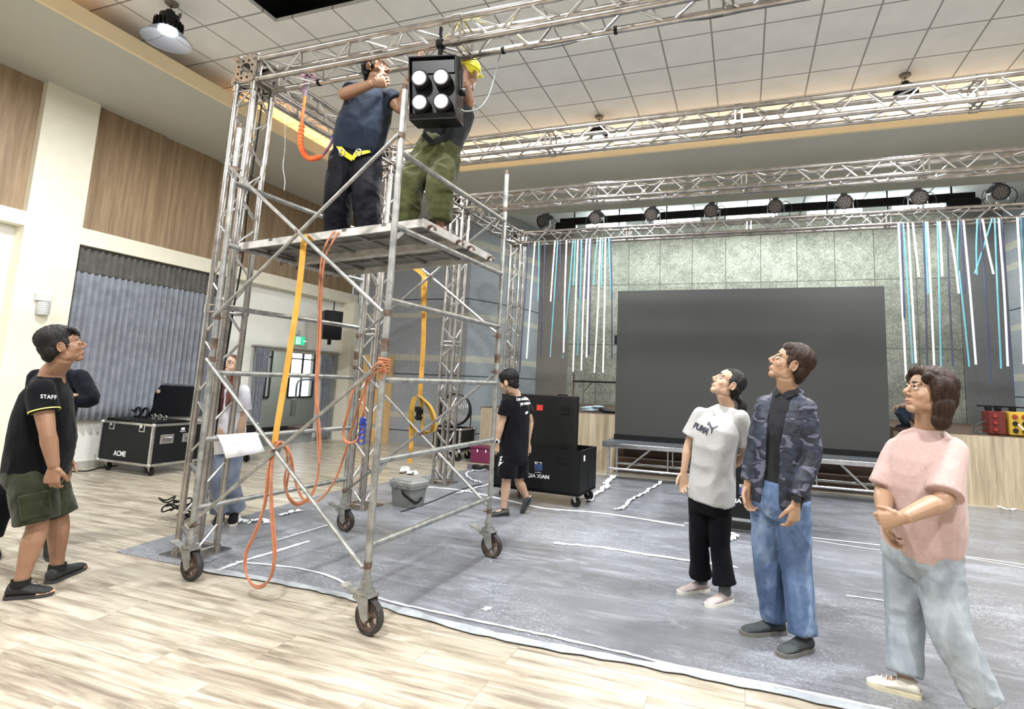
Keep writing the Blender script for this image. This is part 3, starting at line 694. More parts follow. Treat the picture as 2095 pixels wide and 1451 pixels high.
for sx in (-1, 1):
    for sz in (.055, -.125):
        p = L(sx * .082 - .005, -D / 2, sz); dn = rot @ V((0, -1, .04)).normalized()
        rim = MB().lathe([(.062, 0), (.062, .03), (.067, .032), (.067, .042), (.060, .044), (.060, .058), (.065, .06), (.065, .072), (.058, .078), (.052, .078), (.050, .06)], p, dn, 28).build('lamp_ring', blackp, bl)
        MB().lathe([(.052, .070), (.050, .082), (.035, .09), (.015, .093), (.0005, .094)], p, dn, 28).build('lens', lens_m, rim)
q = MB(); yk = [L(-W / 2 - .02, 0, 0), L(-W / 2 - .022, .0, .16), L(-W / 2 - .01, 0, H / 2 + .02), L(W / 2 + .01, 0, H / 2 + .02), L(W / 2 + .022, 0, .16), L(W / 2 + .02, 0, 0)]
q.ribbon(yk, .035, .006, rot @ V((0, 1, 0))); q.build('yoke', blackm, bl)
for sx in (-1, 1): MB().cyl(L(sx * (W / 2), 0, 0), L(sx * (W / 2 + .05), 0, 0), .028, 14).build('yoke_knob', blackp, bl)
ch = V((-2.22, YA - SP / 2, TZ - SP / 2)); q = MB(); q.lathe([(.030, -.022), (.040, -.022), (.040, .022), (.030, .022)], ch, (1, 0, 0), 20); q.box(ch + V((0, 0, -.095)), (.03, .03, .14), None, .004); q.cyl(ch + V((0, 0, .03)), ch + V((0, -.01, .12)), .012); q.box(ch + V((0, -.01, .10)), (.02, .03, .08), None, .004)
q.build('clamp', blackm, bl)
cab = smooth([ay(905, 105, 3.38), ay(935, 115, 3.55), ay(968, 122, 3.66), ay(983, 118, 3.66), ay(985, 112, 3.66)])
tubething('power_cable', 'short black cable looping from blinder lamp clamp to lower truss tube', 'cable', cab, .005, blackrub)
cab = smooth([ay(1026, 103, 3.62), ay(1018, 130, 3.6), ay(1010, 165, 3.58), ay(998, 200, 3.52), ay(980, 222, 3.46), ay(955, 228, 3.42), ay(943, 224, 3.4)])
tubething('signal_cable', 'thin grey cable hanging in a curve at the right of blinder lamp', 'cable', cab, .0055, mat('grey_cable', (.22, .24, .23), .6))
cab = smooth([ay(1030, 103, 3.63), ay(1080, 101, 3.63), ay(1120, 98, 3.63), ay(1170, 88, 3.63), ay(1215, 72, 3.63), ay(1255, 62, 3.63), ay(1350, 48, 3.63), ay(1450, 38, 3.63), ay(1540, 20, 3.63), ay(1640, 2, 3.63), ay(1700, -12, 3.63)])
tubething('truss_cable', 'thin dark cable sagging along the underside of the front truss', 'cable', cab, .005, mat('dark_cable', (.06, .06, .065), .5))
def atx(px, y, z):
    for k in range(400):
        x = -5 + k * .025; d = V((x, y, z)) - CAM
        if CX + F_ * d.dot(CR) / d.dot(CF) > px: return x
    return 0
for px in (650, 775, 1026, 1255):
    c_ = V((atx(px, YA + SP / 2, TZ - SP / 2), YA + SP / 2, TZ - SP / 2))
    tag(MB().lathe([(HR + .003, -.012), (HR + .005, -.012), (HR + .005, .012), (HR + .003, .012)], c_, (1, .05, 0), 16, False).build('tape_band', blackrub, at=c_), {650: 'black tape band on the lower truss tube beside the purple sling', 775: 'black tape band on the lower truss tube by the first worker\'s face', 1026: 'black tape band on the lower truss tube where grey cable hangs', 1255: 'black tape band on the lower truss tube furthest right'}[px], 'tape')
# purple sling and orange shock lanyard
sl = thing('anchor_sling', 'purple and grey sling looped over the front truss above orange lanyard', 'sling', ay(622, 165, 3.5))
prp = fabric('purple_webbing', (.24, .10, .16), (.36, .2, .26), .002, 40)
pa = [V((-3.50, 3.28, 4.05)), V((-3.50, 3.33, 4.00)), V((-3.48, 3.48, 3.99)), V((-3.46, 3.63, 3.99)), V((-3.46, 3.68, 4.03)), V((-3.46, 3.64, 4.06))]
c1 = ay(626, 160, 3.62)
MB().ribbon(smooth([ay(642, 155, 3.66), ay(632, 152, 3.60), c1, ay(622, 178, 3.56), ay(621, 192, 3.55)]), .03, .006, (1, 0, 0)).build('sling_band', prp, sl)
MB().ribbon(smooth([ay(612, 148, 3.5), ay(626, 156, 3.6), ay(640, 158, 3.67), ay(652, 164, 3.68)]), .025, .006, (0, 0, 1)).build('sling_band', prp, sl)
MB().ribbon(smooth([ay(628, 158, 3.61), ay(630, 175, 3.57), ay(624, 196, 3.55)]), .022, .005, (1, .2, 0)).build('sling_band', mat('grey_webbing', (.3, .3, .34), .8), sl)
ol = thing('shock_lanyard', 'bright orange elastic lanyard curving from truss sling to first worker\'s hip', 'lanyard', ay(622, 196, 3.55))
or_m = fabric('bright_orange_webbing', (.80, .12, .03), (.95, .22, .07), .003, 40, weave=300)
lp = smooth([ay(624, 198, 3.55), ay(619, 235, 3.5), ay(617, 262, 3.48), ay(614, 288, 3.46), ay(620, 312, 3.45), ay(632, 324, 3.45), ay(648, 323, 3.47), ay(660, 319, 3.5)], 10)
rr = [.012 + (.010 if i > 16 and i < len(lp) - 6 else 0) + (.006 * math.sin(i * 2.1) if i > 16 and i < len(lp) - 6 else 0) for i in range(len(lp))]
MB().tube(lp, rr, 12).build('elastic_sleeve', or_m, ol)
MB().tube(smooth([ay(658, 319, 3.5), ay(668, 308, 3.52), ay(676, 296, 3.52), ay(681, 284, 3.5)]), .013, 8).build('webbing_end', prp, ol)
q = MB(); cc = ay(682, 284, 3.50); q.tube([cc + V((.018 * math.cos(R(a)), 0, .035 * math.sin(R(a)))) for a in range(0, 360, 24)], .005, 6, closed=True); q.build('carabiner', mat('blue_anodised', (.03, .06, .35), .35, .5), ol)
# thread of plastic hanging by the wall
tubething('plastic_thread', 'thin clear plastic thread dangling from the side truss in front of left soffit', 'thread', smooth([ay(583, 215, 4.27), ay(583, 300, 4.3), ay(579, 340, 4.3), ay(583, 370, 4.3), ay(581, 390, 4.3)]), .0025, whitep)
# cable down the front-left tower
tubething('tower_cable', 'black cable running down inside the front left truss tower', 'cable', smooth([ay(539, 185, 3.52), ay(532, 240, 3.52), ay(516, 350, 3.52), ay(508, 400, 3.52), ay(497, 520, 3.52), ay(478, 630, 3.52), ay(467, 700, 3.52), ay(455, 780, 3.52), ay(445, 860, 3.52), ay(437, 925, 3.52)]), .007, blackrub)
# ================================================================== high-bay lamps
acr, nt_, b_ = newmat('clear_acrylic'); b_.inputs['Base Color'].default_value = (.85, .9, 1, 1); b_.inputs['Roughness'].default_value = .08
b_.inputs['Transmission Weight'].default_value = .95; b_.inputs['IOR'].default_value = 1.18
led_on = mat('lit_led_white', (.9, .95, 1), .4, emit=80)
led_dim = mat('lit_led_white_far', (.9, .95, 1), .4, emit=5)
for (x, y), lab, on in zip(HIGHBAYS, ('brightly lit high-bay lamp with clear flared shade at the top left', 'high-bay lamp with clear shade behind the second truss, mid ceiling', 'high-bay lamp with clear shade behind the second truss, at the right'), (1, 0, 0)):
    t = thing('high_bay_lamp', lab, 'ceiling lamp', (x, y, 5.75), 'high-bay lamps under the ceiling')
    MB().lathe([(.001, 5.75), (.07, 5.75), (.072, 5.73), (.055, 5.715), (.001, 5.715)], (x, y, 0), n=24).build('ceiling_rose', mat('bronze_rose', (.16, .13, .11), .5), t)
    q = MB()
    for k in range(3): q.tube([V((x, y, 5.705 - k * .03)) + (V((.011 * math.cos(R(a)), 0, .02 * math.sin(R(a)))) if k % 2 else V((0, .011 * math.cos(R(a)), .02 * math.sin(R(a))))) for a in range(0, 360, 45)], .0035, 5, closed=True)
    q.build('chain', blackm, t)
    zt = 5.64
    q = MB(); q.lathe([(.001, zt), (.045, zt), (.05, zt - .04), (.10, zt - .06), (.10, zt - .12), (.12, zt - .125), (.12, zt - .24), (.001, zt - .24)], (x, y, 0), n=24)
    for k in range(20): a = R(18 * k); q.box((x + .13 * math.cos(a), y + .13 * math.sin(a), zt - .185), (.035, .006, .10), Matrix.Rotation(a, 3, 'Z'))
    q.build('driver_housing', blackp, t)
    q = MB(); q.box((x + .075, y + .06, zt - .03), (.05, .008, .06)); q.build('bracket', galv, t)
    q = MB(); q.lathe([(.001, zt - .245), (.095, zt - .245), (.10, zt - .25), (.09, zt - .262), (.001, zt - .266)], (x, y, 0), n=24); q.build('led_disc', led_on if on else led_dim, t)
    q = MB(); K = 36; pr = [(.115, zt - .23), (.15, zt - .26), (.20, zt - .305), (.245, zt - .365), (.252, zt - .37), (.248, zt - .375), (.195, zt - .313), (.145, zt - .267), (.11, zt - .235)]
    q.loft([[V((x + r * (1 + .012 * (k % 2)) * math.cos(2 * math.pi * k / K), y + r * (1 + .012 * (k % 2)) * math.sin(2 * math.pi * k / K), z)) for r, z in pr] for k in range(K)], closed=True)
    q.build('reflector_shade', acr, t, angle=15)
# warm tubes lying in the cove
cove_m = mat('warm_cove_tube', (1, .60, .25), .5, emit=2)
tag(MB().cyl((-6.9, 8.80, 5.43), (6, 8.80, 5.43), .015, 8).build('cove_light_strip', cove_m, at=(0, 8.8, 5.43)), 'warm light strip hidden behind the back soffit lip', 'light strip')
tag(MB().cyl((-7.32, 6, 5.43), (-7.32, 8.5, 5.43), .015, 8).build('cove_light_strip', cove_m, at=(-7.32, 7, 5.43)), 'warm light strip in the left soffit cove near the corner', 'light strip')
# duct in the ceiling opening
tag(MB().cyl((-4.02, 4.58, 5.86), (-2.8, 4.58, 5.86), .05, 14).build('ceiling_pipe', mat('brown_pipe', (.24, .17, .13), .6), at=(-3.4, 4.5, 5.85)), 'brown pipe crossing the dark ceiling opening', 'pipe')
tag(MB().box((-3.6, 4.2, 6.0), (1.3, .35, .16), None, .02).build('cassette_unit', mat('olive_duct', (.05, .06, .03), .7), at=(-3.6, 4.2, 6.0)), 'dim olive duct section inside the dark ceiling opening', 'duct')
# ================================================================== stage lighting on the rear truss
def parcan(x, label, yaw=0, mirror=1):
    y = YD - SP / 2 + .14; z0 = TZ + SP / 2 + HR
    t = thing('stage_spotlight', label, 'spotlight', (x, y, z0), 'black spotlights standing on the rear truss')
    c = V((x, y, z0 + .22)); M_ = Matrix.Rotation(yaw, 3, 'Z') @ Matrix.Rotation(R(22), 3, 'X')
    f = M_ @ V((0, -1, 0)); u = M_ @ V((1, 0, 0)); up = M_ @ V((0, 0, 1))
    MB().lathe([(.103, .13), (.118, .13), (.118, .105), (.11, .10), (.11, .03), (.102, .0), (.092, -.10), (.07, -.14), (.001, -.145)], c, f, 28).build('lamp_body', blackp, t)
    q = MB(); q.lathe([(.001, .118), (.105, .118), (.105, .112), (.001, .112)], c, f, 28)
    lens = q.build('front_lens', mat('dark_glass', (.035, .03, .028), .25), t)
    q = MB()
    for k in range(19):
        a = k * 2.4; r_ = .085 * math.sqrt(k / 19); q.lathe([(.001, .124), (.009, .123), (.012, .118)], c + (u * math.cos(a) + up * math.sin(a)) * r_, f, 8)
    q.build('led_cells', mat('led_cell', (.10, .085, .075), .3), lens)
    q = MB()
    for k in range(16):
        a = 2 * math.pi * k / 16; dr = u * math.cos(a) + up * math.sin(a); q.beam(c + dr * .09 - f * .02, c + dr * .085 - f * .11, .004, .03, f.cross(dr))
    q.build('cooling_fins', blackp, t)
    MB().box(c - f * .03 + up * .105, (.09, .13, .05), M_, .01).build('control_box', blackp, t)
    w_ = Matrix.Rotation(yaw, 3, 'Z') @ V((1, 0, 0)); gy = mat('grey_yoke', (.25, .25, .25), .4, .5)
    MB().ribbon([c + w_ * -.125, c + w_ * -.128 - Z * .12, c + w_ * -.08 - Z * .185, c + w_ * .08 - Z * .185, c + w_ * .128 - Z * .12, c + w_ * .125], .03, .005, w_.cross(Z)).build('yoke', gy, t)
    for s in (-1, 1): MB().cyl(c + w_ * (s * .10), c + w_ * (s * .145), .018, 12).build('yoke_knob', blackp, t)
    q = MB(); q.box((x, y, z0 + .03), (.04, .04, .06), None, .005); q.lathe([(.027, -.02), (.038, -.02), (.038, .02), (.027, .02)], (x, y, TZ + SP / 2), (1, 0, 0), 16); q.build('clamp', alu, t)
    q = MB(); s = mirror
    q.tube(smooth([c - f * .1 + w_ * (s * .04), c + w_ * (s * .16) + Z * .06, c + w_ * (s * .24) - Z * .05, c + w_ * (s * .2) - Z * .2, c + w_ * (s * .27) - Z * .26]), .006, 6)
    q.tube(smooth([c - f * .1 - w_ * (s * .04), c - w_ * (s * .15) + Z * .03, c - w_ * (s * .19) - Z * .08, c - w_ * (s * .15) - Z * .21]), .005, 6)
    q.build('cable', blackrub, t)
names = ('at the far left end above the first strips', 'second from the left', 'third from the left', 'fourth from the left, left of middle', 'fifth from the left, right of middle', 'sixth from the left', 'third from the right end... ', 'at the far right end, above the right hanging strips')
names = ('farthest left, above the left strips', 'second from the left', 'third from the left', 'fourth from the left', 'fifth from the left', 'sixth from the left', 'second from the right end', 'farthest right, beside the wall')
for i in range(8): parcan(-3.50 + i * 1.003, 'black round stage spotlight on the rear truss, ' + names[i], R(-14 + i * 2 if i else -30), -1 if i in (1, 5) else 1)
# batten pipe and tubes over the stage
bt = thing('batten', 'long black batten on hangers above the stage, behind the spotlights', 'batten', (0, 11.7, 5.2))
MB().box((.02, 11.7, 5.25), (8.15, .06, .16)).build('batten_bar', blackm, bt)
for i in range(8): MB().box((-3.7 + i * 1.06, 11.68, 5.34), (.02, .05, .52)).build('hanger', blackm, bt)
MB().box((-3.9, 11.7, 5.12), (.5, .2, .22), None, .03).build('end_motor', blackm, bt); MB().box((3.9, 11.7, 5.12), (.55, .2, .2), None, .06).build('end_motor', blackm, bt)
tube_on = mat('lit_fluorescent_tube', (.93, 1, 1), .4, emit=26)
tl = ((1200, 464, 1280, 460), (1338, 457, 1432, 452), (1486, 452, 1590, 444), (1652, 443, 1706, 440), (1712, 439, 1763, 436), (1826, 431, 1885, 427), (1893, 427, 1950, 423))
pl = ('leftmost', 'second from left', 'middle', 'left one of the pair right of middle', 'right one of the pair right of middle', 'second from right', 'rightmost')
for (x0, y0, x1, y1), s in zip(tl, pl):
    a, b2 = ay(x0, y0, 12.5), ay(x1, y1, 12.5); a.z = b2.z = 5.36
    t = thing('fluorescent_lamp', 'lit white fluorescent lamp above the stage, ' + s, 'tube lamp', a, 'lit tube lamps above the stage')
    MB().cyl(a, b2, .045, 12).build('tube', tube_on, t); MB().box((a + b2) / 2 + V((0, 0, .13)), ((b2 - a).length, .05, .20)).build('lamp_housing', whitep, t)
# ================================================================== hanging strips
SW, SC, SN = mat('white_strip', (.93, .94, .95), .4, var=.02, emit=.12), mat('cyan_strip', (.15, .38, .46), .4, var=.05), mat('navy_strip', (.05, .055, .11), .4, var=.05)
SWf = {'W': (SW, 'white'), 'C': (SC, 'light blue'), 'N': (SN, 'navy blue')}
ls = [(113, 520, 110, 680, 'w'), (150, 520, 85, 1460, 'N'), (195, 525, 135, 1355, 'W'), (225, 525, 218, 930, 'C'), (270, 515, 243, 1332, 'N'), (345, 515, 313, 932, 'W'), (365, 520, 310, 1345, 'C'), (383, 518, 373, 925, 'N'), (430, 505, 410, 1310, 'W'), (480, 495, 403, 1355, 'C'), (496, 500, 483, 815, 'C'), (515, 500, 479, 1452, 'W'), (532, 500, 522, 915, 'N'), (543, 500, 512, 1330, 'C'), (578, 497, 541, 1445, 'W'), (588, 500, 575, 915, 'N'), (604, 497, 580, 1348, 'W'), (616, 500, 597, 1330, 'N'), (660, 497, 630, 810, 'C'), (683, 497, 638, 1462, 'W'), (700, 497, 690, 820, 'C'), (720, 495, 702, 1462, 'W'), (745, 490, 765, 912, 'C'), (762, 490, 768, 1355, 'N')]
rs = [(918, 340, 970, 1382, 'W'), (935, 340, 958, 960, 'N'), (950, 345, 1012, 1265, 'C'), (982, 340, 1035, 1262, 'W'), (1015, 340, 1055, 682, 'W'), (1085, 340, 1112, 1280, 'N'), (1100, 340, 1118, 795, 'C'), (1113, 340, 1160, 1330, 'W'), (1182, 335, 1205, 1330, 'C'), (1197, 335, 1213, 678, 'W'), (1243, 325, 1285, 1283, 'N'), (1258, 330, 1325, 793, 'W'), (1322, 325, 1318, 640, 'C'), (1326, 640, 1395, 1288, 'C'), (1340, 325, 1365, 795, 'N'), (1357, 322, 1440, 1273, 'W'), (1450, 320, 1447, 668, 'C'), (1468, 318, 1540, 1405, 'N'), (1485, 318, 1558, 662, 'W'), (1550, 315, 1432, 660, 'C'), (1568, 318, 1610, 1300, 'C'), (1597, 322, 1655, 1285, 'W'), (1617, 322, 1688, 1425, 'N'), (1722, 305, 1764, 1270, 'W'), (1742, 303, 1790, 1180, 'C'), (1760, 303, 1800, 1300, 'N')]
ords = ('first', 'second', 'third', 'fourth', 'fifth', 'sixth', 'seventh', 'eighth', 'ninth', 'tenth', 'eleventh', 'twelfth', 'thirteenth', 'fourteenth')
for side, lst, k_, ox, oy in (('left', ls, 3.627, 1040, 360), ('right', rs, 3.297, 1560, 360)):
    cnt = {}
    for i, (x0, y0, x1, y1, cc) in enumerate(lst):
        yy = YD - SP / 2 - .035 - .012 * (i % 3); a = ay(x0 / k_ + ox, y0 / k_ + oy, yy); b2 = ay(x1 / k_ + ox, y1 / k_ + oy, yy)
        if cc == 'w': tubething('cord', 'short loose white cord hanging at the left end of rear truss', 'cord', [a, b2], .005, whitep); continue
        if y0 < 600: a.z = TZ - SP / 2 - .02
        ma, cn = SWf[cc]; cnt[cc] = cnt.get(cc, 0) + 1; ln = 'short' if (y1 - y0) < 500 else 'long'
        q = MB(); mid = a.lerp(b2, .5) + V((.01 * math.sin(i * 3.1), .012 * math.cos(i * 2), 0)); q.tube(smooth([a, a.lerp(b2, .1), mid, b2], 4), .0145 if cc == 'W' else .012, 8)
        o = tag(q.build('hanging_strip', ma, at=a), '%s %s hanging strip, %s %s one from the left, %s bunch' % (ln, cn, ords[cnt[cc] - 1], cn, side), 'light strip', 'hanging strips on the rear truss, ' + side + ' bunch')
        if y0 < 600:
            MB().tube([a + Z * -.005, V((a.x, YD - SP / 2 - HR, TZ - SP / 2 + .0)), V((a.x, YD - SP / 2, TZ - SP / 2 + HR + .003))], .003, 5).build('tie', whitep, o)
# ================================================================== LED wall and riser
ly = 9.28
lw_ = thing('led_screen', 'large dark grey switched-off LED wall on the low riser', 'screen', (0, ly, .62))
scr_m, nt, b = newmat('unlit_led_screen'); b.inputs['Base Color'].default_value = (.03, .031, .029, 1); b.inputs['Roughness'].default_value = .5; b.inputs['Specular IOR Level'].default_value = .35
br = brick(nt, coords(nt, rot=(R(90), 0, 0)), .5, .5, .0008, 0.); nt.links.new(mix(nt, (.042, .042, .039), (.036, .036, .034), br.outputs['Fac']), b.inputs['Base Color'])
lx0, lx1, lz0, lz1 = ay(1262, 800, ly).x - .02, ay(1817, 800, ly).x, .60, 3.155
MB().box(((lx0 + lx1) / 2, ly, (lz0 + lz1) / 2 + .02), (lx1 - lx0, .012, lz1 - lz0 - .04)).build('display_face', scr_m, lw_)
MB().box(((lx0 + lx1) / 2, ly + .05, (lz0 + lz1) / 2), (lx1 - lx0, .08, lz1 - lz0)).build('cabinet_back', blackp, lw_)
MB().box(((lx0 + lx1) / 2, ly - .01, lz0 + .04), (lx1 - lx0 + .01, .05, .085)).build('base_rail', blackm, lw_)
q = MB(); q.box((lx0 - .03, ly + .15, 2.3), (.05, .2, .16)); q.build('side_clamp', blackm, lw_)
# riser decks
dx = ay(1232, 905, 8.8).x
for k in range(2):
    x0, x1 = dx + k * 2.12, dx + k * 2.12 + 2.10
    t = thing('stage_riser', 'low aluminium framed stage riser with black top, ' + ('left half under the LED screen' if k == 0 else 'right half under the LED screen'), 'riser', (x0, 8.8, 0), 'riser sections under the LED screen')
    y0, y1 = 8.8, 9.55
    MB().box(((x0 + x1) / 2, (y0 + y1) / 2, .585), (x1 - x0, y1 - y0, .02)).build('deck_board', mat('dark_deck', (.07, .075, .08), .5), t)
    q = MB()
    for yy in (y0 + .02, y1 - .02): q.box(((x0 + x1) / 2, yy, .54), (x1 - x0, .04, .07), None, .006)
    for xx in (x0 + .02, x1 - .02): q.box((xx, (y0 + y1) / 2, .54), (.04, y1 - y0, .07), None, .006)
    q.build('edge_frame', alu_b, t)
    for xx in (x0 + .10, x1 - .10):
        for yy in (y0 + .06, y1 - .06):
            MB().cyl((xx, yy, .02), (xx, yy, .51), .022, 12).cyl((xx, yy, .0), (xx, yy, .02), .05, 14).build('leg', alu_b, t)
    for yy in (y0 + .06, y1 - .06):
        MB().cyl((x0 + .1, yy, .17), (x1 - .1, yy, .17), .02, 12).build('lower_rail', alu_b, t)
        w3 = x1 - x0
        MB().cyl((x0 + w3 * .18, yy, .17), (x0 + w3 * .36, yy, .50), .012, 9).build('diagonal', alu_b, t); MB().cyl((x0 + w3 * .50, yy, .17), (x0 + w3 * .50, yy, .50), .012, 9).build('upright', alu_b, t)
        MB().cyl((x0 + w3 * .66, yy, .50), (x0 + w3 * .82, yy, .17), .012, 9).build('diagonal', alu_b, t)
# ================================================================== flight cases
def wheel(mb, c, r, w_, ax_=V((1, 0, 0))): mb.lathe([(.001, -w_ / 2), (r * .92, -w_ / 2), (r, -w_ * .3), (r, w_ * .3), (r * .92, w_ / 2), (.001, w_ / 2)], c, ax_, 18)
def road_case(label, o, ang, W_, D_, H_, zb, ma, trim, group=None, edge=.022, cat='flight case', opentop=False):
    """o = front-left bottom corner on the floor; ang = direction of the front edge"""
    u = V((math.cos(ang), math.sin(ang), 0)); v = V((-u.y, u.x, 0)); M_ = Matrix((u, v, Z)).transposed(); o = V(o)
    t = thing('flight_case', label, cat, o + u * W_ / 2 + v * D_ / 2, group)
    def P(a, b_, c_): return o + u * a + v * b_ + Z * c_
    if opentop:
        q = MB(); th = .02
        q.box(P(W_ / 2, D_ / 2, zb + .02), (W_, D_, .04), M_)
        for a, b_, sx, sy in ((W_ / 2, th / 2, W_, th), (W_ / 2, D_ - th / 2, W_, th), (th / 2, D_ / 2, th, D_), (W_ - th / 2, D_ / 2, th, D_)): q.box(P(a, b_, zb + H_ / 2), (sx, sy, H_), M_)
        q.build('case_body', ma, t)
    else: MB().box(P(W_ / 2, D_ / 2, zb + H_ / 2), (W_, D_, H_), M_).build('case_body', ma, t)
    if trim:
        q = MB()
        for z in (zb + edge / 2, zb + H_ - edge / 2):
            for b_ in (0, D_): q.box(P(W_ / 2, b_, z), (W_ + .008, edge * .5, edge * 1.5), M_)
            for a in (0, W_): q.box(P(a, D_ / 2, z), (edge * .5, D_ + .008, edge * 1.5), M_)
        for a in (0, W_):
            for b_ in (0, D_): q.box(P(a, b_, zb + H_ / 2), (edge * 1.6, edge * 1.6, H_), M_, .004)
        q.build('edge_trim', trim, t)
        for a in (0, W_):
            for b_ in (0, D_):
                for z in (zb + .012, zb + H_ - .012): MB().ell(P(a, b_, z), (.036, .036, .032), M_, 10, 6).build('corner_ball', trim, t)
    cs = zb
    for a in (.09, W_ - .09):
        for b_ in (.08, D_ - .08):
            q = MB(); q.box(P(a, b_, cs - .006), (.09, .08, .01), M_)
            for s in (-1, 1): q.poly([P(a - .03 + .0, b_ + s * .024, cs - .008), P(a + .03, b_ + s * .024, cs - .008), P(a + .038, b_ + s * .024, cs * .42), P(a + .018, b_ + s * .024, cs * .42)], .004, v * s)
            c_ = q.build('caster', alu if trim or True else blackm, t)
            q = MB(); wheel(q, P(a + .025, b_, cs * .43), cs * .43, .032, v); q.build('wheel', blackrub, c_)
    return t, P, M_, u, v
ang = math.atan2(.30, .95)
wa = az(228, 968); wb = az(312, 975)
ang = R(-1)
case_m = mat('dark_case_laminate', (.007, .008, .009), .5, spec=.2, var=.2, vs=60, bumpd=.001, bs=200)
o = V((-8.87, 5.53, 0))
tA, P, M_, u, v = road_case('open black flight case with silver edges, white lettering, raised lid and clamps on top', o, ang, 1.08, .72, .57, .14, case_m, alu_b)
WA, DA, HA = 1.08, .72, .57
for a in (.22, WA - .22):
    q = MB(); q.box(P(a, -.006, .14 + HA - .055), (.115, .012, .12), M_, .01); l_ = q.build('latch_dish', alu_b, tA)
    MB().box(P(a, -.012, .14 + HA - .06), (.07, .012, .08), M_, .006).build('latch_recess', blackm, l_)
    MB().box(P(a, -.02, .14 + HA - .035), (.045, .012, .05), M_, .005).build('latch', chrome, l_)
for b_ in (.20, .52):
    q = MB(); q.box(P(WA + .005, b_, .14 + .36), (.01, .19, .13), M_, .012); l_ = q.build('handle_dish', alu_b, tA)
    MB().box(P(WA + .010, b_, .14 + .355), (.01, .13, .08), M_, .006).build('handle_recess', mat('dark_grey', (.12, .12, .12), .5), l_)
    MB().tube([P(WA + .02, b_ - .055, .52), P(WA + .026, b_, .52), P(WA + .02, b_ + .055, .52)], .009, 8).build('handle', chrome, l_)
MB().box(P(WA + .004, .42, .14 + .49), (.004, .05, .03), M_).build('label_sticker', whitep, tA)
MB().box(P(WA + .004, .42, .14 + .455), (.004, .08, .02), M_).build('label_sticker', mat('grey_sticker', (.3, .3, .3), .5), tA)
# the lid, tilted open at the right half, lined black
lid = MB(); l0, l1 = P(.42, DA - .18, .14 + HA + .03), P(WA + .02, DA - .18, .14 + HA + .03); up_ = (Z * .96 + v * .10 + u * .10).normalized()
lq = [ay(292, 852, 6.30), ay(386, 852, 6.30), ay(399, 792, 6.42), ay(306, 787, 6.42)]; lid.poly(lq, .06, (0, 1, -.2))
ld = lid.build('lid', blackm, tA)
q = MB(); dl = V((0, .03, -.006))
for i in (1, 2, 3): q.beam(lq[i] + dl, lq[(i + 1) % 4] + dl, .07, .014, V((0, 1, 0)))
q.build('lid_trim', alu_b, ld)
MB().box(lq[3].lerp(lq[2], .24) * .8 + lq[0].lerp(lq[1], .24) * .2 + V((0, -.006, 0)), (.07, .006, .055)).build('lid_sticker', mat('tan_sticker', (.65, .5, .33), .6), ld)
q = MB(); q.box(P(WA / 2, DA / 2 - .1, .14 + HA + .02), (WA - .06, DA - .25, .04), M_, .01); q.build('foam_tray', blackm, tA)
for k, (a, s) in enumerate(((.26, 1.45), (.42, 1.45), (.62, .7), (.74, .7), (.86, .6))):
    q = MB(); cc = P(a, .30, .14 + HA + .04 + .055 * s)
    q.tube([cc + M_ @ V((.045 * s * math.cos(R(t_)), 0, .045 * s * math.sin(R(t_)))) for t_ in range(-50, 200, 22)], [.012 * s] * 12, 8); q.box(cc + M_ @ V((-.01 * s, 0, -.05 * s)), (.06 * s, .04, .03 * s), M_, .006); q.cyl(cc + M_ @ V((-.05 * s, 0, 0)), cc + M_ @ V((-.10 * s, 0, .02 * s)), .009 * s)
    tag(q.build('truss_clamp', blackm if k < 2 else galv, at=cc), ('left black hook clamp standing on the open flight case', 'right black hook clamp standing on the open flight case', 'left small steel clamp in the tray below the open lid', 'middle small steel clamp in the tray below the open lid', 'right small steel clamp in the tray below the open lid')[k], 'clamp', 'clamps on the open flight case')
def text_on(s, c, u_, up_, n_, width, height, ma, parent, name='lettering', **k):
    vs, fs = textart(s, **k); mb = MB(); c = V(c)
    mb.add([c + u_ * ((p.x - .5) * width) + up_ * ((p.y - .5) * height) + n_ * .002 for p in vs], fs); return mb.build(name, ma, parent, angle=0)
white_ink = mat('white_lettering', (.85, .85, .85), .6, var=.01)
text_on('ACME', P(WA * .42, -.001, .14 + .13), u, Z, -v, .26, .075, white_ink, tA, bold=.03)
q = MB(); q.poly([P(WA * .42 - .19, -.003, .09 + .14), P(WA * .42 - .165, -.003, .09 + .14), P(WA * .42 - .095, -.003, .19 + .14), P(WA * .42 - .125, -.003, .19 + .14)]) if False else None
# second case behind it
t, P2, M2, u2, v2 = road_case('black flight case with silver edges half hidden behind the open-lidded case', V((-8.55, 6.65, 0)), ang, .75, .6, .50, .14, case_m, alu_b)
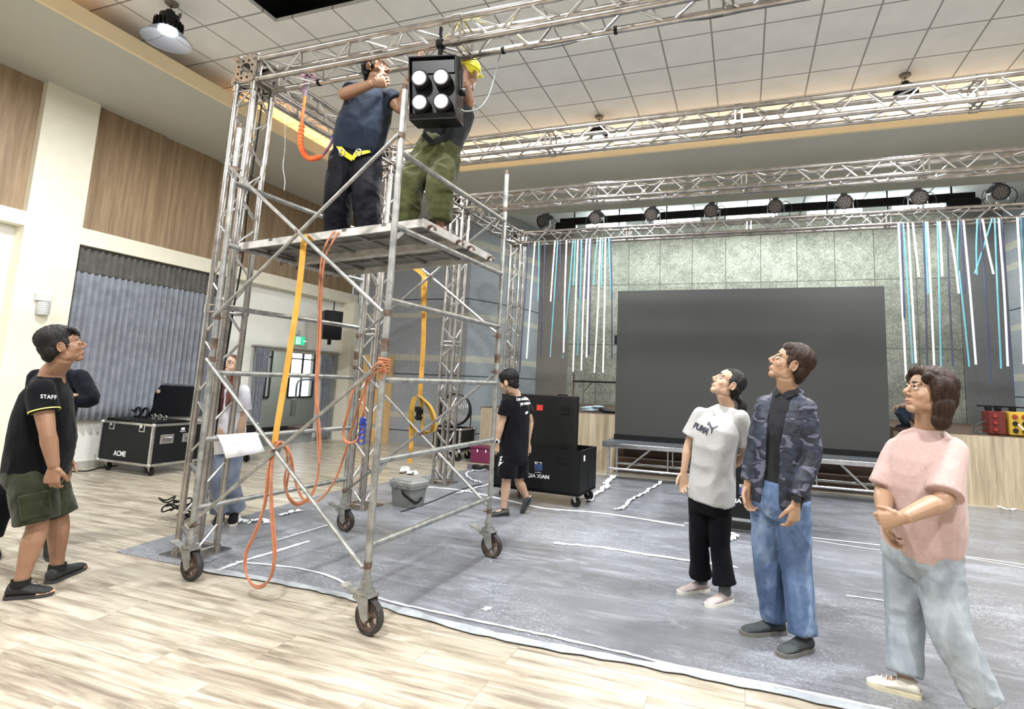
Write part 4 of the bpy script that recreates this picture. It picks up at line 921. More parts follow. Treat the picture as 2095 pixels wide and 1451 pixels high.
# big black trunk with the screen module in it
wa, wb, wc = az(1012, 1012), az(1182, 1043), az(1208, 1010)
o = V((-3.06, 6.60, 0)); angx = math.atan2(-.06, 1.2)
trunk_m = mat('black_trunk_laminate', (.007, .0075, .0075), .48, spec=.2, var=.15, vs=30)
tG, PG, MG, uG, vG = road_case('long open black wheeled trunk with white lettering, screen panel standing in it', o, angx, 1.17, .66, .54, .145, trunk_m, None, opentop=True)
text_on('QIA XIAN', PG(.62, -.001, .145 + .19), uG, Z, -vG, .30, .055, white_ink, tG, bold=.02)
blue_ink = mat('dark_blue_print', (.03, .06, .16), .5)
def logo(P_, u_, n_, a, z, t):
    MB().box(P_(a, -.002, z), (.105, .003, .085), None).build('logo_square', blue_ink, t)
    q = MB(); 
    for dx_, dz_, w1, h1 in ((-.03, .062, .045, .006), (-.045, .052, .006, .024), (-.03, .045, .04, .005), (.025, .062, .045, .005), (.035, .052, .005, .022), (-.03, -.062, .035, .005), (.02, -.062, .05, .005), (0, -.055, .005, .014)):
        q.box(P_(a + dx_, -.003, z + dz_), (w1, .002, h1))
    q.build('logo_marks', white_ink, t)
logo(PG, uG, -vG, .62, .145 + .30, tG)
MB().box(PG(1.172, .16, .145 + .44), (.004, .05, .07), MG).build('label_sticker', whitep, tG)
for a in (.35, .95): MB().box(PG(a, -.003, .145 + .42), (.15, .006, .09), MG, .004).build('recessed_catch', blackm, tG)
for b_, z in ((.33, .37), (.36, .25)): MB().box(PG(1.172, b_, z), (.006, .03, .1), MG).build('vent_slot', blackm, tG)
pn = thing('screen_module', 'black LED screen cabinet seen from behind, standing upright in the long trunk', 'screen cabinet', PG(.6, .2, .2))
MB().box(PG(.54, .14, .78), (1.06, .11, 1.13), MG, .012).build('cabinet', mat('black_cabinet', (.010, .010, .009), .5, spec=.2, var=.15, vs=20), pn)
MB().box(PG(.57, .082, 1.18), (.085, .006, .07), MG).build('red_label', mat('red_label', (.55, .04, .03), .5), pn)
for z in (1.17, .71):
    q = MB(); q.box(PG(.93, .08, z), (.10, .012, .07), MG); q.build('handle_recess', blackm, pn); q = MB(); q.box(PG(.92, .076, z - .04), (.11, .016, .012), MG); q.build('handle_lip', blackp, pn)
MB().box(PG(.86, .14, 1.352), (.12, .05, .02), MG).build('top_handle', blackp, pn)
# another of these trunks, behind the woman in grey
o = V((-.575, 6.3, 0))
tH, PH, MH, uH, vH = road_case('black wheeled trunk with white lettering half hidden behind the grey t-shirt woman', o, R(-3), 1.17, .66, .54, .145, trunk_m, None)
text_on('QIA XIAN', PH(.58, -.001, .145 + .19), uH, Z, -vH, .30, .055, white_ink, tH, bold=.02); logo(PH, uH, -vH, .58, .145 + .30, tH)
MB().box(PH(.6, -.004, .15), (1.1, .008, .03), MH).build('lower_trim', alu_b, tH)
# fan on a case behind the third tower
q0 = V((-5.0, 9.2, 0)); 
tf, PF_, MF, uF, vF = road_case('black rack case with silver edges under the round fan', V((-5.55, 9.15, 0)), R(-4), .60, .5, .42, .17, case_m, alu_b)
MB().tube([PF_(.2, -.012, .30), PF_(.2, -.02, .26), PF_(.4, -.02, .26), PF_(.4, -.012, .30)], .008, 6).build('handle', chrome, tf)
fc = V((-5.2, 9.32, .93)); ft = thing('floor_fan', 'round black drum fan on a rack case behind the third truss tower', 'fan', fc)
MB().lathe([(.285, -.09), (.30, -.09), (.30, .10), (.285, .10)], fc, (.25, -1, .1), 32).build('drum', blackm, ft)
fd = V((.25, -1, .1)).normalized(); fu, fv = frame(fd); q = MB()
for r_ in (.03, .07, .11, .15, .19, .23, .27): q.tube([fc + fd * (.11 - .1 * r_) + (fu * math.cos(R(a)) + fv * math.sin(R(a))) * r_ for a in range(0, 360, 15)], .0035, 5, closed=True)
q.build('wire_guard', chrome, ft)
q = MB(); q.cyl(fc - fd * .03, fc + fd * .06, .05, 16)
for k in range(5):
    a = 2 * math.pi * k / 5; d1 = fu * math.cos(a) + fv * math.sin(a); d2 = fu * math.cos(a + .7) + fv * math.sin(a + .7); q.poly([fc + d1 * .04, fc + d1 * .25, fc + d2 * .25 + fd * .04, fc + d2 * .05 + fd * .02], .004, fd)
q.build('fan_blades', mat('grey_blades', (.3, .31, .32), .4), ft)
q = MB(); q.tube([fc + V((-.34, 0, 0)), fc + V((-.34, 0, -.32)), fc + V((.34, 0, -.32)), fc + V((.34, 0, 0))], .014, 8); q.build('stand', blackm, ft)
# red box
rb_ = az(962, 945); t = thing('storage_box', 'dark purple red box on the floor beside the stage front', 'box', (-4.62, 9.35, 0))
mr = mat('dark_magenta_plastic', (.13, .01, .05), .4)
MB().box((-4.52, 9.35, .13), (.5, .3, .26), None, .015).build('box_body', mr, t); MB().box((-4.52, 9.35, .275), (.52, .32, .04), None, .01).build('lid', mr, t)
for a in (-4.62, -4.45): MB().box((a, 9.195, .22), (.02, .01, .05)).build('latch', whitep, t)
# pair of clogs by the box
for k, (a, b_) in enumerate(((-4.25, 8.55), (-4.08, 8.60))):
    q = MB(); q.ell((a, b_, .03), (.13, .05, .035), Matrix.Rotation(.2, 3, 'Z')); q.ell((a - .05, b_ - .01, .05), (.07, .047, .035), Matrix.Rotation(.2, 3, 'Z')); o = q.build('slipper', blackrub, at=(a, b_, 0))
    tag(o, 'black slip-on shoe lying on the carpet behind the tower, %s of the pair' % ('left' if k == 0 else 'right'), 'shoe', 'slip-on shoes on the carpet')
# ================================================================== cool box
cb = thing('cool_box', 'grey hard plastic cool box with black strap on the carpet inside the scaffold', 'cool box', (-3.62, 5.62, 0))
gp = mat('mid_grey_plastic', (.17, .175, .165), .55, var=.1, vs=12); cen = az(822, 1040); cen.y += .12; Mc = Matrix.Rotation(R(-12), 3, 'Z')
def C(x, y, z): return cen + Mc @ V((x, y, z))
rings = [[C(sx * w_, sy * d_, z) for sx, sy in ((-1, -.8), (-.9, -1), (.9, -1), (1, -.8), (1, .8), (.9, 1), (-.9, 1), (-1, .8))] for z, w_, d_ in ((0, .145, .10), (.02, .155, .11), (.17, .17, .125), (.215, .172, .127), (.22, .19, .14), (.25, .19, .14))]
MB().loft(rings).build('tub', gp, cb)
rings = [[C(sx * w_, sy * d_, z) for sx, sy in ((-1, -.8), (-.9, -1), (.9, -1), (1, -.8), (1, .8), (.9, 1), (-.9, 1), (-1, .8))] for z, w_, d_ in ((.252, .193, .145), (.29, .193, .145), (.30, .18, .13), (.315, .175, .125), (.325, .14, .09))]
MB().loft(rings).build('lid', mat('light_grey_plastic', (.22, .225, .21), .5), cb)
for a in (-.08, .08): MB().box(C(a, -.148, .25), (.05, .015, .06), Mc, .005).build('catch', gp, cb)
MB().ribbon(smooth([C(.02, -.14, .20), C(.08, -.16, .17), (C(.15, -.13, .12)), C(.185, -.05, .07), C(.19, .03, .12)]), .03, .004, Z).build('strap', blackrub, cb)
MB().box(C(-.2, .02, .25), (.03, .05, .08), Mc, .006).build('handle_pivot', blackrub, cb)
# ================================================================== carpet and tapes
CP = [(238, 1130), (388, 1162), (600, 1199), (763, 1236), (1007, 1302), (1400, 1378), (1800, 1462), (2400, 1590)]
pts = [az(*p) for p in CP]; back = [V((6.5, 9.58, 0)), V((-4.7, 9.0, 0)), az(955, 962), az(870, 975), az(700, 1002), az(560, 1040), az(380, 1088)]
q = MB(); allp = [p + Z * .006 for p in pts + back]; q.poly(allp, .008, (0, 0, -1)); q.v = [V((p.x, p.y, max(p.z, .0005))) for p in q.v]
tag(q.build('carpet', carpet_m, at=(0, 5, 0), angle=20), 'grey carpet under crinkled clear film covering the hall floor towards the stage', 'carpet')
def crumple(label, pts_, w_=.05, amp=.02, name='tape_strip', ma=tape_w, hgt=.012, seed=0, z0=.007):
    p = smooth([az(a, b_) for a, b_ in pts_], 10); rg = random.Random(seed); path = []
    for i, c_ in enumerate(p): path.append(c_ + V((rg.uniform(-amp, amp) * .5, rg.uniform(-amp, amp) * .5, z0 + .004 + rg.random() * hgt)))
    wd = [w_ * rg.uniform(.55, 1.2) for _ in path]
    q = MB(); q.ribbon(path, wd, .003, [V((-(path[min(i + 1, len(path) - 1)] - path[max(i - 1, 0)]).y, (path[min(i + 1, len(path) - 1)] - path[max(i - 1, 0)]).x, rg.uniform(-.4, .4) * amp * 20 * .02)) for i in range(len(path))])
    return tag(q.build(name, ma, at=p[0], angle=20), label, 'tape', 'white tape and film on the carpet')
film = mat('clear_edge_film', (.38, .405, .43), .3, var=.25, vs=8)
crumple('pale clear film strip along the front edge of the carpet', CP[1:], .075, .0, 'edge_film', film, .0005, 1, .0065)
crumple('long thin white tape line just inside the carpet front edge', [(480, 1152), (640, 1172), (770, 1226), (900, 1258), (1080, 1296), (1250, 1334), (1400, 1370), (1700, 1432), (1900, 1475)], .022, .008, seed=2, hgt=.002)
crumple('torn white film running across the carpet in front of the long trunk', [(870, 998), (960, 1008), (1100, 1040), (1230, 1052), (1400, 1078)], .06, .02, seed=3, hgt=.002)
crumple('white tape seam across carpet between the trio and the riser', [(1400, 1072), (1560, 1092), (1800, 1118), (2095, 1158)], .03, .006, seed=4, hgt=.001)
crumple('long white film tear across the carpet in front of grey woman', [(1132, 1114), (1220, 1122), (1300, 1134), (1420, 1152), (1508, 1164)], .045, .015, seed=5, hgt=.004)
crumple('crumpled white tape lying from riser toward front right of trunk', [(1255, 1046), (1275, 1043), (1290, 1028), (1320, 1010), (1345, 995), (1356, 986)], .045, .02, seed=6, hgt=.03)
crumple('crumpled white film beside the right side of the long trunk', [(1205, 1030), (1222, 1012), (1240, 1000), (1243, 990), (1262, 976)], .09, .03, seed=7, hgt=.05)
crumple('loop of white tape on carpet right of third truss tower', [(1000, 962), (958, 968), (955, 976), (968, 985), (985, 990)], .03, .01, seed=8, hgt=.02)
crumple('loose white tape end near the walking man', [(932, 1012), (955, 1008), (975, 1000), (1010, 992)], .035, .015, seed=9, hgt=.02)
crumple('white tape strip on carpet inside the scaffold left half', [(445, 1170), (500, 1150), (560, 1132), (632, 1110)], .04, .004, seed=10, hgt=.001)
crumple('thin white tape line behind the looped rope', [(560, 1110), (620, 1092), (680, 1074)], .02, .004, seed=11, hgt=.001)
crumple('small crumple of white film on carpet left of the back wheel', [(575, 1058), (600, 1050), (618, 1048)], .06, .03, seed=12, hgt=.02)
crumple('white film scrap by the left tower foot', [(488, 1068), (505, 1074), (530, 1068), (548, 1074)], .08, .04, seed=13, hgt=.03)
crumple('crumpled white tape by the grey woman\'s shoes', [(1488, 1103), (1500, 1096), (1508, 1100), (1492, 1110)], .05, .02, seed=14, hgt=.03)
crumple('white paper crumple on the floor behind cool box', [(822, 970), (830, 963), (840, 972), (852, 970)], .10, .05, seed=15, hgt=.06, z0=0)
crumple('thin white tape near the bottom right of carpet', [(1732, 1222), (1790, 1230), (1900, 1248)], .02, .01, seed=16, hgt=.002)
crumple('white tape at the foot of the right stage front', [(2045, 1040), (2062, 1046), (2080, 1044)], .05, .02, seed=17, hgt=.02)
crumple('small white tape patch on the carpet in front', [(990, 1252), (1002, 1246)], .05, .003, seed=18, hgt=.001)
crumple('narrow film streak on carpet near the right edge', [(1640, 1104), (1800, 1128), (1960, 1142), (2095, 1165)], .015, .004, seed=19, hgt=.001)
cab = smooth([az(*p) for p in ((340 / 3.63 * 1.0 + 50, 972), (170, 966), (200, 962), (250, 957), (330, 962))]); 
tubething('floor_cable', 'black cable lying on the floor left of the open-lidded case', 'cable', [p + Z * .008 for p in smooth([az(*p) for p in ((60, 985), (110, 975), (148, 966), (178, 965), (205, 958), (240, 954))])], .008, blackrub)
tubething('floor_cable', 'black cable lying on the carpet from trunk towards the tower', 'cable', [p + Z * .014 for p in smooth([az(*p) for p in ((820, 1050), (880, 1030), (940, 1005), (985, 992))])], .006, blackrub)
# heap of cables and clamps behind the left caster
q = MB(); c0 = az(365, 1062); rg = random.Random(5)
for k in range(9):
    c = c0 + V((rg.uniform(-.12, .12), rg.uniform(-.1, .1), .03 + .02 * k)); q.tube([c + V(((.06 + .008 * (k % 4)) * math.cos(R(a)), .07 * math.sin(R(a)), .02 * math.sin(R(a * 2 + k * 40)))) for a in range(0, 360, 15)], .008, 6, closed=True)
tag(q.build('cable_heap', blackrub, at=c0), 'small heap of black cable on the floor left of the front left tower', 'cable')
# ================================================================== on the stage
cl = ay(1215, 832, 10.1)
q = MB(); rg = random.Random(3)
for k in range(5):
    q.ell((cl.x + rg.uniform(-.12, .12), 10.1 + rg.uniform(-.05, .05), 1.02 + .018 * k), (.20 - .02 * k, .14, .022), Matrix.Rotation(rg.uniform(-.3, .3), 3, 'Z'), 14, 7)
tag(q.build('folded_shirt', fabric('pale_blue_cloth', (.36, .47, .55), (.5, .6, .68), .02, 12), at=(cl.x, 10.1, 1)), 'pale blue folded garment on the left stage edge', 'clothing')
q = MB(); cx_ = ay(1240, 838, 10.0).x; q.ell((cx_ + .05, 10.0, 1.02), (.17, .1, .035)); q.ell((cx_ - .05, 10.02, 1.04), (.10, .08, .04)); tag(q.build('black_cloth', blackm, at=(cx_, 10, 1)), 'crumpled black cloth on the stage edge beside pale blue garment', 'clothing')
ba, bb = ay(1172, 780, 11.5), ay(1270, 783, 11.5)
t = thing('barre_stand', 'thin black horizontal rail on dark posts at left of stage, behind trunk', 'rail', (ba.x, 11.5, .99))
MB().cyl(ba, bb, .018, 8).build('rail', blackm, t)
for x_ in (ba.x + .02, ba.x + .25): MB().cyl((x_, 11.5, .99), (x_, 11.5, ba.z + (.18 if x_ < ba.x + .1 else 0)), .014, 8).build('post', mat('brown_post', (.10, .05, .04), .5) if x_ < ba.x + .1 else alu, t)
MB().cyl((ba.x + .25, 11.5, ba.z - .22), (ba.x + .45, 11.5, ba.z), .01, 6).build('stay', alu, t)
# power distribution boxes at the right
def distro(x, w_, ma, label, red):
    y = 10.0; t = thing('power_box', label, 'power box', (x, y, .99), 'power distribution boxes on the right stage edge')
    MB().box((x, y, .99 + .18), (w_, .3, .34), None, .01).build('box_body', ma, t)
    q = MB(); q.tube([(x - w_ / 2 - .1, y, 1.41), (x + w_ / 2 + .02, y, 1.40)], .012, 6); q.build('top_bar', blackm, t)
    for sx in (-1, 1): MB().box((x + sx * w_ * .3, y, 1.38), (.08, .06, .08), None, .01).build('bar_clamp', blackm, t)
    k = 0
    for i in range(max(1, int(w_ / .12))):
        for j in range(3):
            xx = x - w_ / 2 + .07 + i * .115; zz = 1.07 + j * .1
            q = MB(); q.lathe([(.001, .04), (.028, .04), (.034, .01), (.036, 0)], (xx, y - .15, zz), (-.3, -1, 0), 12); 
            q.build('socket', mat('red_socket', (.30, .03, .02), .4) if (red or j == 2) else blackp, t)
    return t
xr = ay(2030, 870, 10.0).x
distro(xr + .02, .20, mat('dark_red_box', (.16, .02, .015), .5), 'dark red power box with plugged leads on the right stage edge', True)
distro(xr + .42, .52, mat('yellow_box', (.65, .42, .05), .5), 'yellow power box with red and black sockets on the right stage edge', False)
cb_m = mat('dark_green_cable', (.02, .05, .045), .5)
for k, pt in enumerate((((2028, 862), (2010, 864), (1996, 872), (1990, 886)), ((2028, 876), (2012, 876), (2000, 880), (1994, 886)), ((2028, 886), (2010, 887), (1998, 886)))):
    tubething('stage_cable', ('top', 'middle', 'lowest')[k] + ' dark cable plugged into the left side of the red power box', 'cable', smooth([ay(a, b_, 9.95) for a, b_ in pt]), .008, cb_m, 'leads plugged in the red power box')
tubething('white_lead', 'white lead plugged in the yellow power box', 'cable', smooth([ay(2083, 868, 9.8), ay(2095, 880, 9.75), ay(2110, 895, 9.7)]), .01, whitep)
# ================================================================== left wall fittings
def curtain(label, x, y0, y1, z0, z1, nf, amp, top=.28, tie=None, group=None):
    t = thing('curtain', label, 'curtain', (x, (y0 + y1) / 2, z1), group)
    def sheet(za, zb_, am, off, nm, ma, top_=False):
        rings = []; N = nf * 8; zs = [za + (zb_ - za) * k / 10 for k in range(11)]
        front = []; 
        for k in range(N + 1):
            u_ = k / N; col = []
            for z_ in zs:
                ph = u_ * nf * 2 * math.pi; yy = y0 + (y1 - y0) * u_
                if tie:
                    c_ = tie[0]; w3 = 1 - tie[1] * math.exp(-((z_ - tie[2]) / .45) ** 2) if z_ > tie[2] else 1 - tie[1] * math.exp(-((z_ - tie[2]) / .9) ** 2); yy = c_ + (yy - c_) * w3
                a_ = am * (1 + .25 * noise.noise(V((u_ * 9, z_ * .3, 3)))); dx_ = a_ * math.copysign(abs(math.sin(ph + .5 * noise.noise(V((u_ * 5, z_ * .4, 0))))) ** .7, math.sin(ph)); col.append(V((x + off + dx_, yy + .008 * noise.noise(V((u_ * 30, z_ * .15, 5))), z_)))
            front.append(col)
        n_ = len(zs); q = MB(); q.add([p for c in front for p in c], [(i * n_ + j, i * n_ + j + 1, (i + 1) * n_ + j + 1, (i + 1) * n_ + j) for i in range(N) for j in range(n_ - 1)])
        o = q.build(nm, ma, t, angle=80); s = o.modifiers.new('s', 'SOLIDIFY'); s.thickness = .003; return o
    sheet(z0, z1 - top, amp, 0, 'drape', curt_m); sheet(z1 - top - .01, z1, amp * .75, .004, 'pleated_header', valance_m if top > .15 else curt_m)
    return t
curtain('wide grey pleated curtain over the left wall window', -9.08, 5.03, 7.5, .70, 3.2, 27, .030, .36)
curtain('narrow grey curtain gathered at the left side of the doorway', -9.08, ax(513, 800, -9.08).y, ax(553, 715, -9.08).y, .02, 1.97, 7, .03, .12, (8.35, .35, 1.05), 'doorway curtains')
curtain('narrow grey curtain gathered at the right side of the doorway', -9.08, ax(650, 800, -9.08).y, ax(686, 730, -9.08).y, .02, 1.95, 7, .03, .12, (10.25, .35, 1.0), 'doorway curtains')
tag(MB().cyl((-9.08, 8.1, 1.99), (-9.08, 10.6, 1.99), .012, 8).build('curtain_rail', alu, at=(-9.08, 9, 1.99)), 'thin curtain rail across the top of the doorway', 'rail')
# exit sign
e0, e1 = ax(594, 697, -9.15), ax(623, 697, -9.15); eh = .20
t = thing('exit_sign', 'lit green and white emergency exit sign above the doorway', 'sign', (-9.16, (e0.y + e1.y) / 2, 2.2)); zc = (ax(608, 697, -9.15)).z
gm = mat('lit_green_sign', (.04, .62, .32), .4, emit=.9); wm = mat('lit_white_sign', (.85, 1, .93), .4, emit=1.0)
yw = e1.y - e0.y; yc = (e0.y + e1.y) / 2
MB().box((-9.16, yc, zc), (.05, yw, eh)).build('sign_box', whitep, t); MB().box((-9.132, yc, zc), (.006, yw - .02, eh - .03)).build('green_face', gm, t)
q = MB(); q.box((-9.127, yc, zc), (.004, .11, .14)); q.build('door_symbol', wm, t)
q = MB(); q.box((-9.123, yc, zc + .005), (.004, .022, .06)); q.box((-9.123, yc, zc + .048), (.004, .022, .022)); q.box((-9.123, yc + .02, zc - .035), (.004, .016, .045), Matrix.Rotation(.5, 3, 'X')); q.box((-9.123, yc - .02, zc - .035), (.004, .016, .045), Matrix.Rotation(-.5, 3, 'X')); q.box((-9.123, yc, zc + .015), (.004, .07, .012)); q.build('running_figure', gm, t)
q = MB(); q.box((-9.127, yc + .19, zc), (.004, .09, .016)); q.box((-9.127, yc - .19, zc + .01), (.004, .09, .016)); q.build('arrow_marks', wm, t)
bx = ax(609, 680, -9.15); tag(MB().box(bx, (.05, .11, .09), None, .005).build('junction_box', mat('grey_white_box', (.6, .6, .57), .5), at=bx), 'small square junction box above the exit sign', 'box')
# emergency lamp on the column
c_ = ax(86, 624, -8.98); t = thing('emergency_light', 'pale wall-mounted emergency light on the left column', 'wall lamp', c_)
MB().box(c_ + V((0, 0, .10)), (.07, .18, .10), None, .008).build('battery_box', mat('grey_white_box', (.6, .6, .57), .5), t)
MB().lathe([(.001, -.14), (.06, -.135), (.07, -.10), (.07, .04), (.001, .05)], c_ + V((.02, .01, 0)), n=16).build('lamp_cage', mat('light_grey_cage', (.52, .53, .52), .4), t)
q = MB()
for k in range(6): q.tube([c_ + V((.02 + .073 * math.cos(R(a)), .01 + .073 * math.sin(R(a)), .03 - .03 * k)) for a in range(0, 360, 24)], .003, 5, closed=True)
q.build('cage_wire', whitep, t)
# loudspeaker on the pilaster
sy = ax(680, 666, -8.55).y; c_ = ax(680, 666, -8.55); t = thing('wall_speaker', 'black loudspeaker on a bracket at the far end of the left wall', 'loudspeaker', c_)
Ms = Matrix.Rotation(R(-35), 3, 'Z'); rings = [[c_ + Ms @ V(p) for p in ((-.16 * k_, -.2, z), (.16 * k_, -.2, z), (.19 * k_, -.02, z), (.11, .18, z), (-.11, .18, z), (-.19 * k_, -.02, z))] for z, k_ in ((-.31, .9), (-.27, 1), (.27, 1), (.31, .92))]
MB().loft(rings).build('cabinet', blackm, t); MB().box(c_ + Ms @ V((0, -.205, .0)), (.28, .01, .53), Ms, .004).build('grille', blackp, t)
MB().cyl(c_ + Z * .27, c_ + Z * .52, .012, 8).build('hanger', blackm, t); MB().box(c_ + V((-.1, .06, -.33)), (.06, .05, .18)).build('bracket', blackm, t); MB().box(c_ + V((-.18, .1, -.05)), (.25, .05, .06)).build('bracket', blackm, t)
# curved pole stand, low drum in the corridor
cx0 = ax(607, 790, -10.6); t = thing('exercise_frame', 'grey curved pole frame with a hanging box in the corridor', 'stand', (-10.6, cx0.y, 0))
pz = lambda px, py: ax(px, py, -10.6)
MB().tube(smooth([pz(605, 815), pz(607, 790), pz(612, 779), pz(622, 777), pz(642, 778), pz(646, 790)]) + [pz(646, 900)], .025, 8).build('pole', mat('slate_grey_tube', (.16, .19, .22), .4), t)
MB().box(pz(600, 834), (.08, .12, .42), None, .01).build('hanging_box', mat('grey_panel', (.22, .23, .21), .5), t)
dm = ax(618, 868, -10.7); t = thing('low_stool', 'low round reddish stool against the corridor wall', 'stool', (dm.x, dm.y, .01))
MB().lathe([(.001, .0), (.30, .0), (.34, .05), (.34, .15), (.30, .17), (.001, .18)], (dm.x, dm.y, .01)).build('seat', mat('dull_red_vinyl', (.17, .11, .10), .6), t)
# orange wooden door panel by the banded wall
oy = 10.75; a0, a1 = ay(742, 800, oy), ay(791, 800, oy); zt_ = ay(790, 728, oy).z
t = thing('wooden_cabinet', 'tall orange pine cabinet with slatted top against the banded wall', 'cabinet', (a0.x, oy, 0))
MB().box(((a0.x + a1.x) / 2, oy + .05, zt_ / 2), (a1.x - a0.x, .28, zt_)).build('cabinet_body', orange_wood, t)
for k in range(4): MB().box((a1.x - .05 - k * .07, oy - .10, zt_ / 2 + .01), (.03, .03, zt_)).build('upright_slat', orange_wood, t)
for z_ in (.42, .52): MB().box(((a0.x + a1.x) / 2, oy - .1, z_), (a1.x - a0.x - .02, .02, .02)).build('rail', orange_wood, t)
# ================================================================== people
def dep(p): return (V(p) - CAM).dot(CF)
def remesh(mb, vox, it=2, fac=.5):
    me = bpy.data.meshes.new('r'); me.from_pydata([tuple(p) for p in mb.v], [], mb.f); me.update()
    bm = bmesh.new(); bm.from_mesh(me); bmesh.ops.recalc_face_normals(bm, faces=bm.faces); bm.to_mesh(me); bm.free()
    o = bpy.data.objects.new('r', me); COL.objects.link(o)
    m_ = o.modifiers.new('r', 'REMESH'); m_.mode = 'VOXEL'; m_.voxel_size = vox; m_.adaptivity = 0
    if it: s_ = o.modifiers.new('s', 'SMOOTH'); s_.factor = fac; s_.iterations = it
    dg = bpy.context.evaluated_depsgraph_get(); dg.update(); out = bpy.data.meshes.new_from_object(o.evaluated_get(dg))
    bpy.data.objects.remove(o); return out
def displace(me, fn):
    nr = [v.normal.copy() for v in me.vertices]
    for v, n in zip(me.vertices, nr): v.co += n * fn(v.co, n)
    me.update()
def folds(amp, fx=9, fz=5, seed=0, fine=.3):
    def f(p, n):
        q = V((p.x * fx + seed, p.y * fx, p.z * fz)); a = noise.noise(q + V((0, 0, 1.5 * noise.noise(q * .4)))); b_ = noise.noise(q * 3.1)
        return amp * ((1 - 2.2 * abs(a)) * .8 + fine * b_)
    return f
def finish(me, name, ma, parent, extra=None, smooth_=True):
    """shift a world-space mesh to its thing's base; extra = MB with material indices of its own"""
    o0 = ORG[parent.name]; bm = bmesh.new(); bm.from_mesh(me)
    if extra is not None:
        vs = [bm.verts.new(p) for p in extra.v]; bm.verts.index_update()
        for f, mi in zip(extra.f, extra.mi):
            try: fc_ = bm.faces.new([vs[i] for i in f]); fc_.material_index = mi
            except ValueError: pass
    bmesh.ops.translate(bm, verts=bm.verts, vec=-o0); bmesh.ops.recalc_face_normals(bm, faces=bm.faces); bm.to_mesh(me); bm.free()
    me.name = name; me.shade_smooth(); mi = [p.material_index for p in me.polygons]; me.materials.clear(); o = put(name, me, ma, parent, o0)
    if max(mi): me.polygons.foreach_set('material_index', mi); me.update()
    return o
def skin(name, col):
    if name in MATS: return MATS[name]
    ma, nt, b = newmat(name); v = coords(nt)
    n1 = noi(nt, v, 9, 4); n2 = noi(nt, v, 160, 3)
    nt.links.new(ramp(nt, n1, [(.35, (col[0] * .93, col[1] * .86, col[2] * .82)), (.65, col)]), b.inputs['Base Color'])
    b.inputs['Roughness'].default_value = .48; b.inputs['Subsurface Weight'].default_value = .12; b.inputs['Subsurface Radius'].default_value = (.02, .008, .004); b.inputs['Subsurface Scale'].default_value = .5
    bump(nt, b, n2, .0012, .4); MATS[name] = ma; return ma
eye_w, eye_b, brow_m, lip_c = mat('eye_white', (.75, .73, .70), .25, var=.02), mat('dark_iris', (.02, .012, .008), .15, var=.1), mat('dark_brow', (.03, .022, .018), .8), mat('lips', (.42, .16, .13), .45, var=.08)
def hairmat(name, col):
    if name in MATS: return MATS[name]
    ma, nt, b = newmat(name); v = coords(nt, (1, 1, .10)); n1 = noi(nt, v, 150, 4, .7); n2 = noi(nt, coords(nt), 7, 3)
    c = ramp(nt, n1, [(.35, tuple(q * .45 for q in col)), (.65, tuple(q * 1.5 for q in col))]); c = mix(nt, c, ramp(nt, n2, [(.3, (.4,) * 3), (.7, (.62,) * 3)]), .5, 'OVERLAY')
    nt.links.new(c, b.inputs['Base Color']); b.inputs['Roughness'].default_value = .5; b.inputs['Specular IOR Level'].default_value = .22; bump(nt, b, n1, .004, .9); MATS[name] = ma; return ma
def headmat(C, fwd, up=None, roll=0):
    f = V(fwd).normalized(); u = V(up) if up else Z.copy(); r_ = f.cross(u).normalized(); u = r_.cross(f)
    if roll: M_ = Matrix.Rotation(roll, 3, f); r_ = M_ @ r_; u = M_ @ u
    return Matrix((r_, f, u)).transposed()
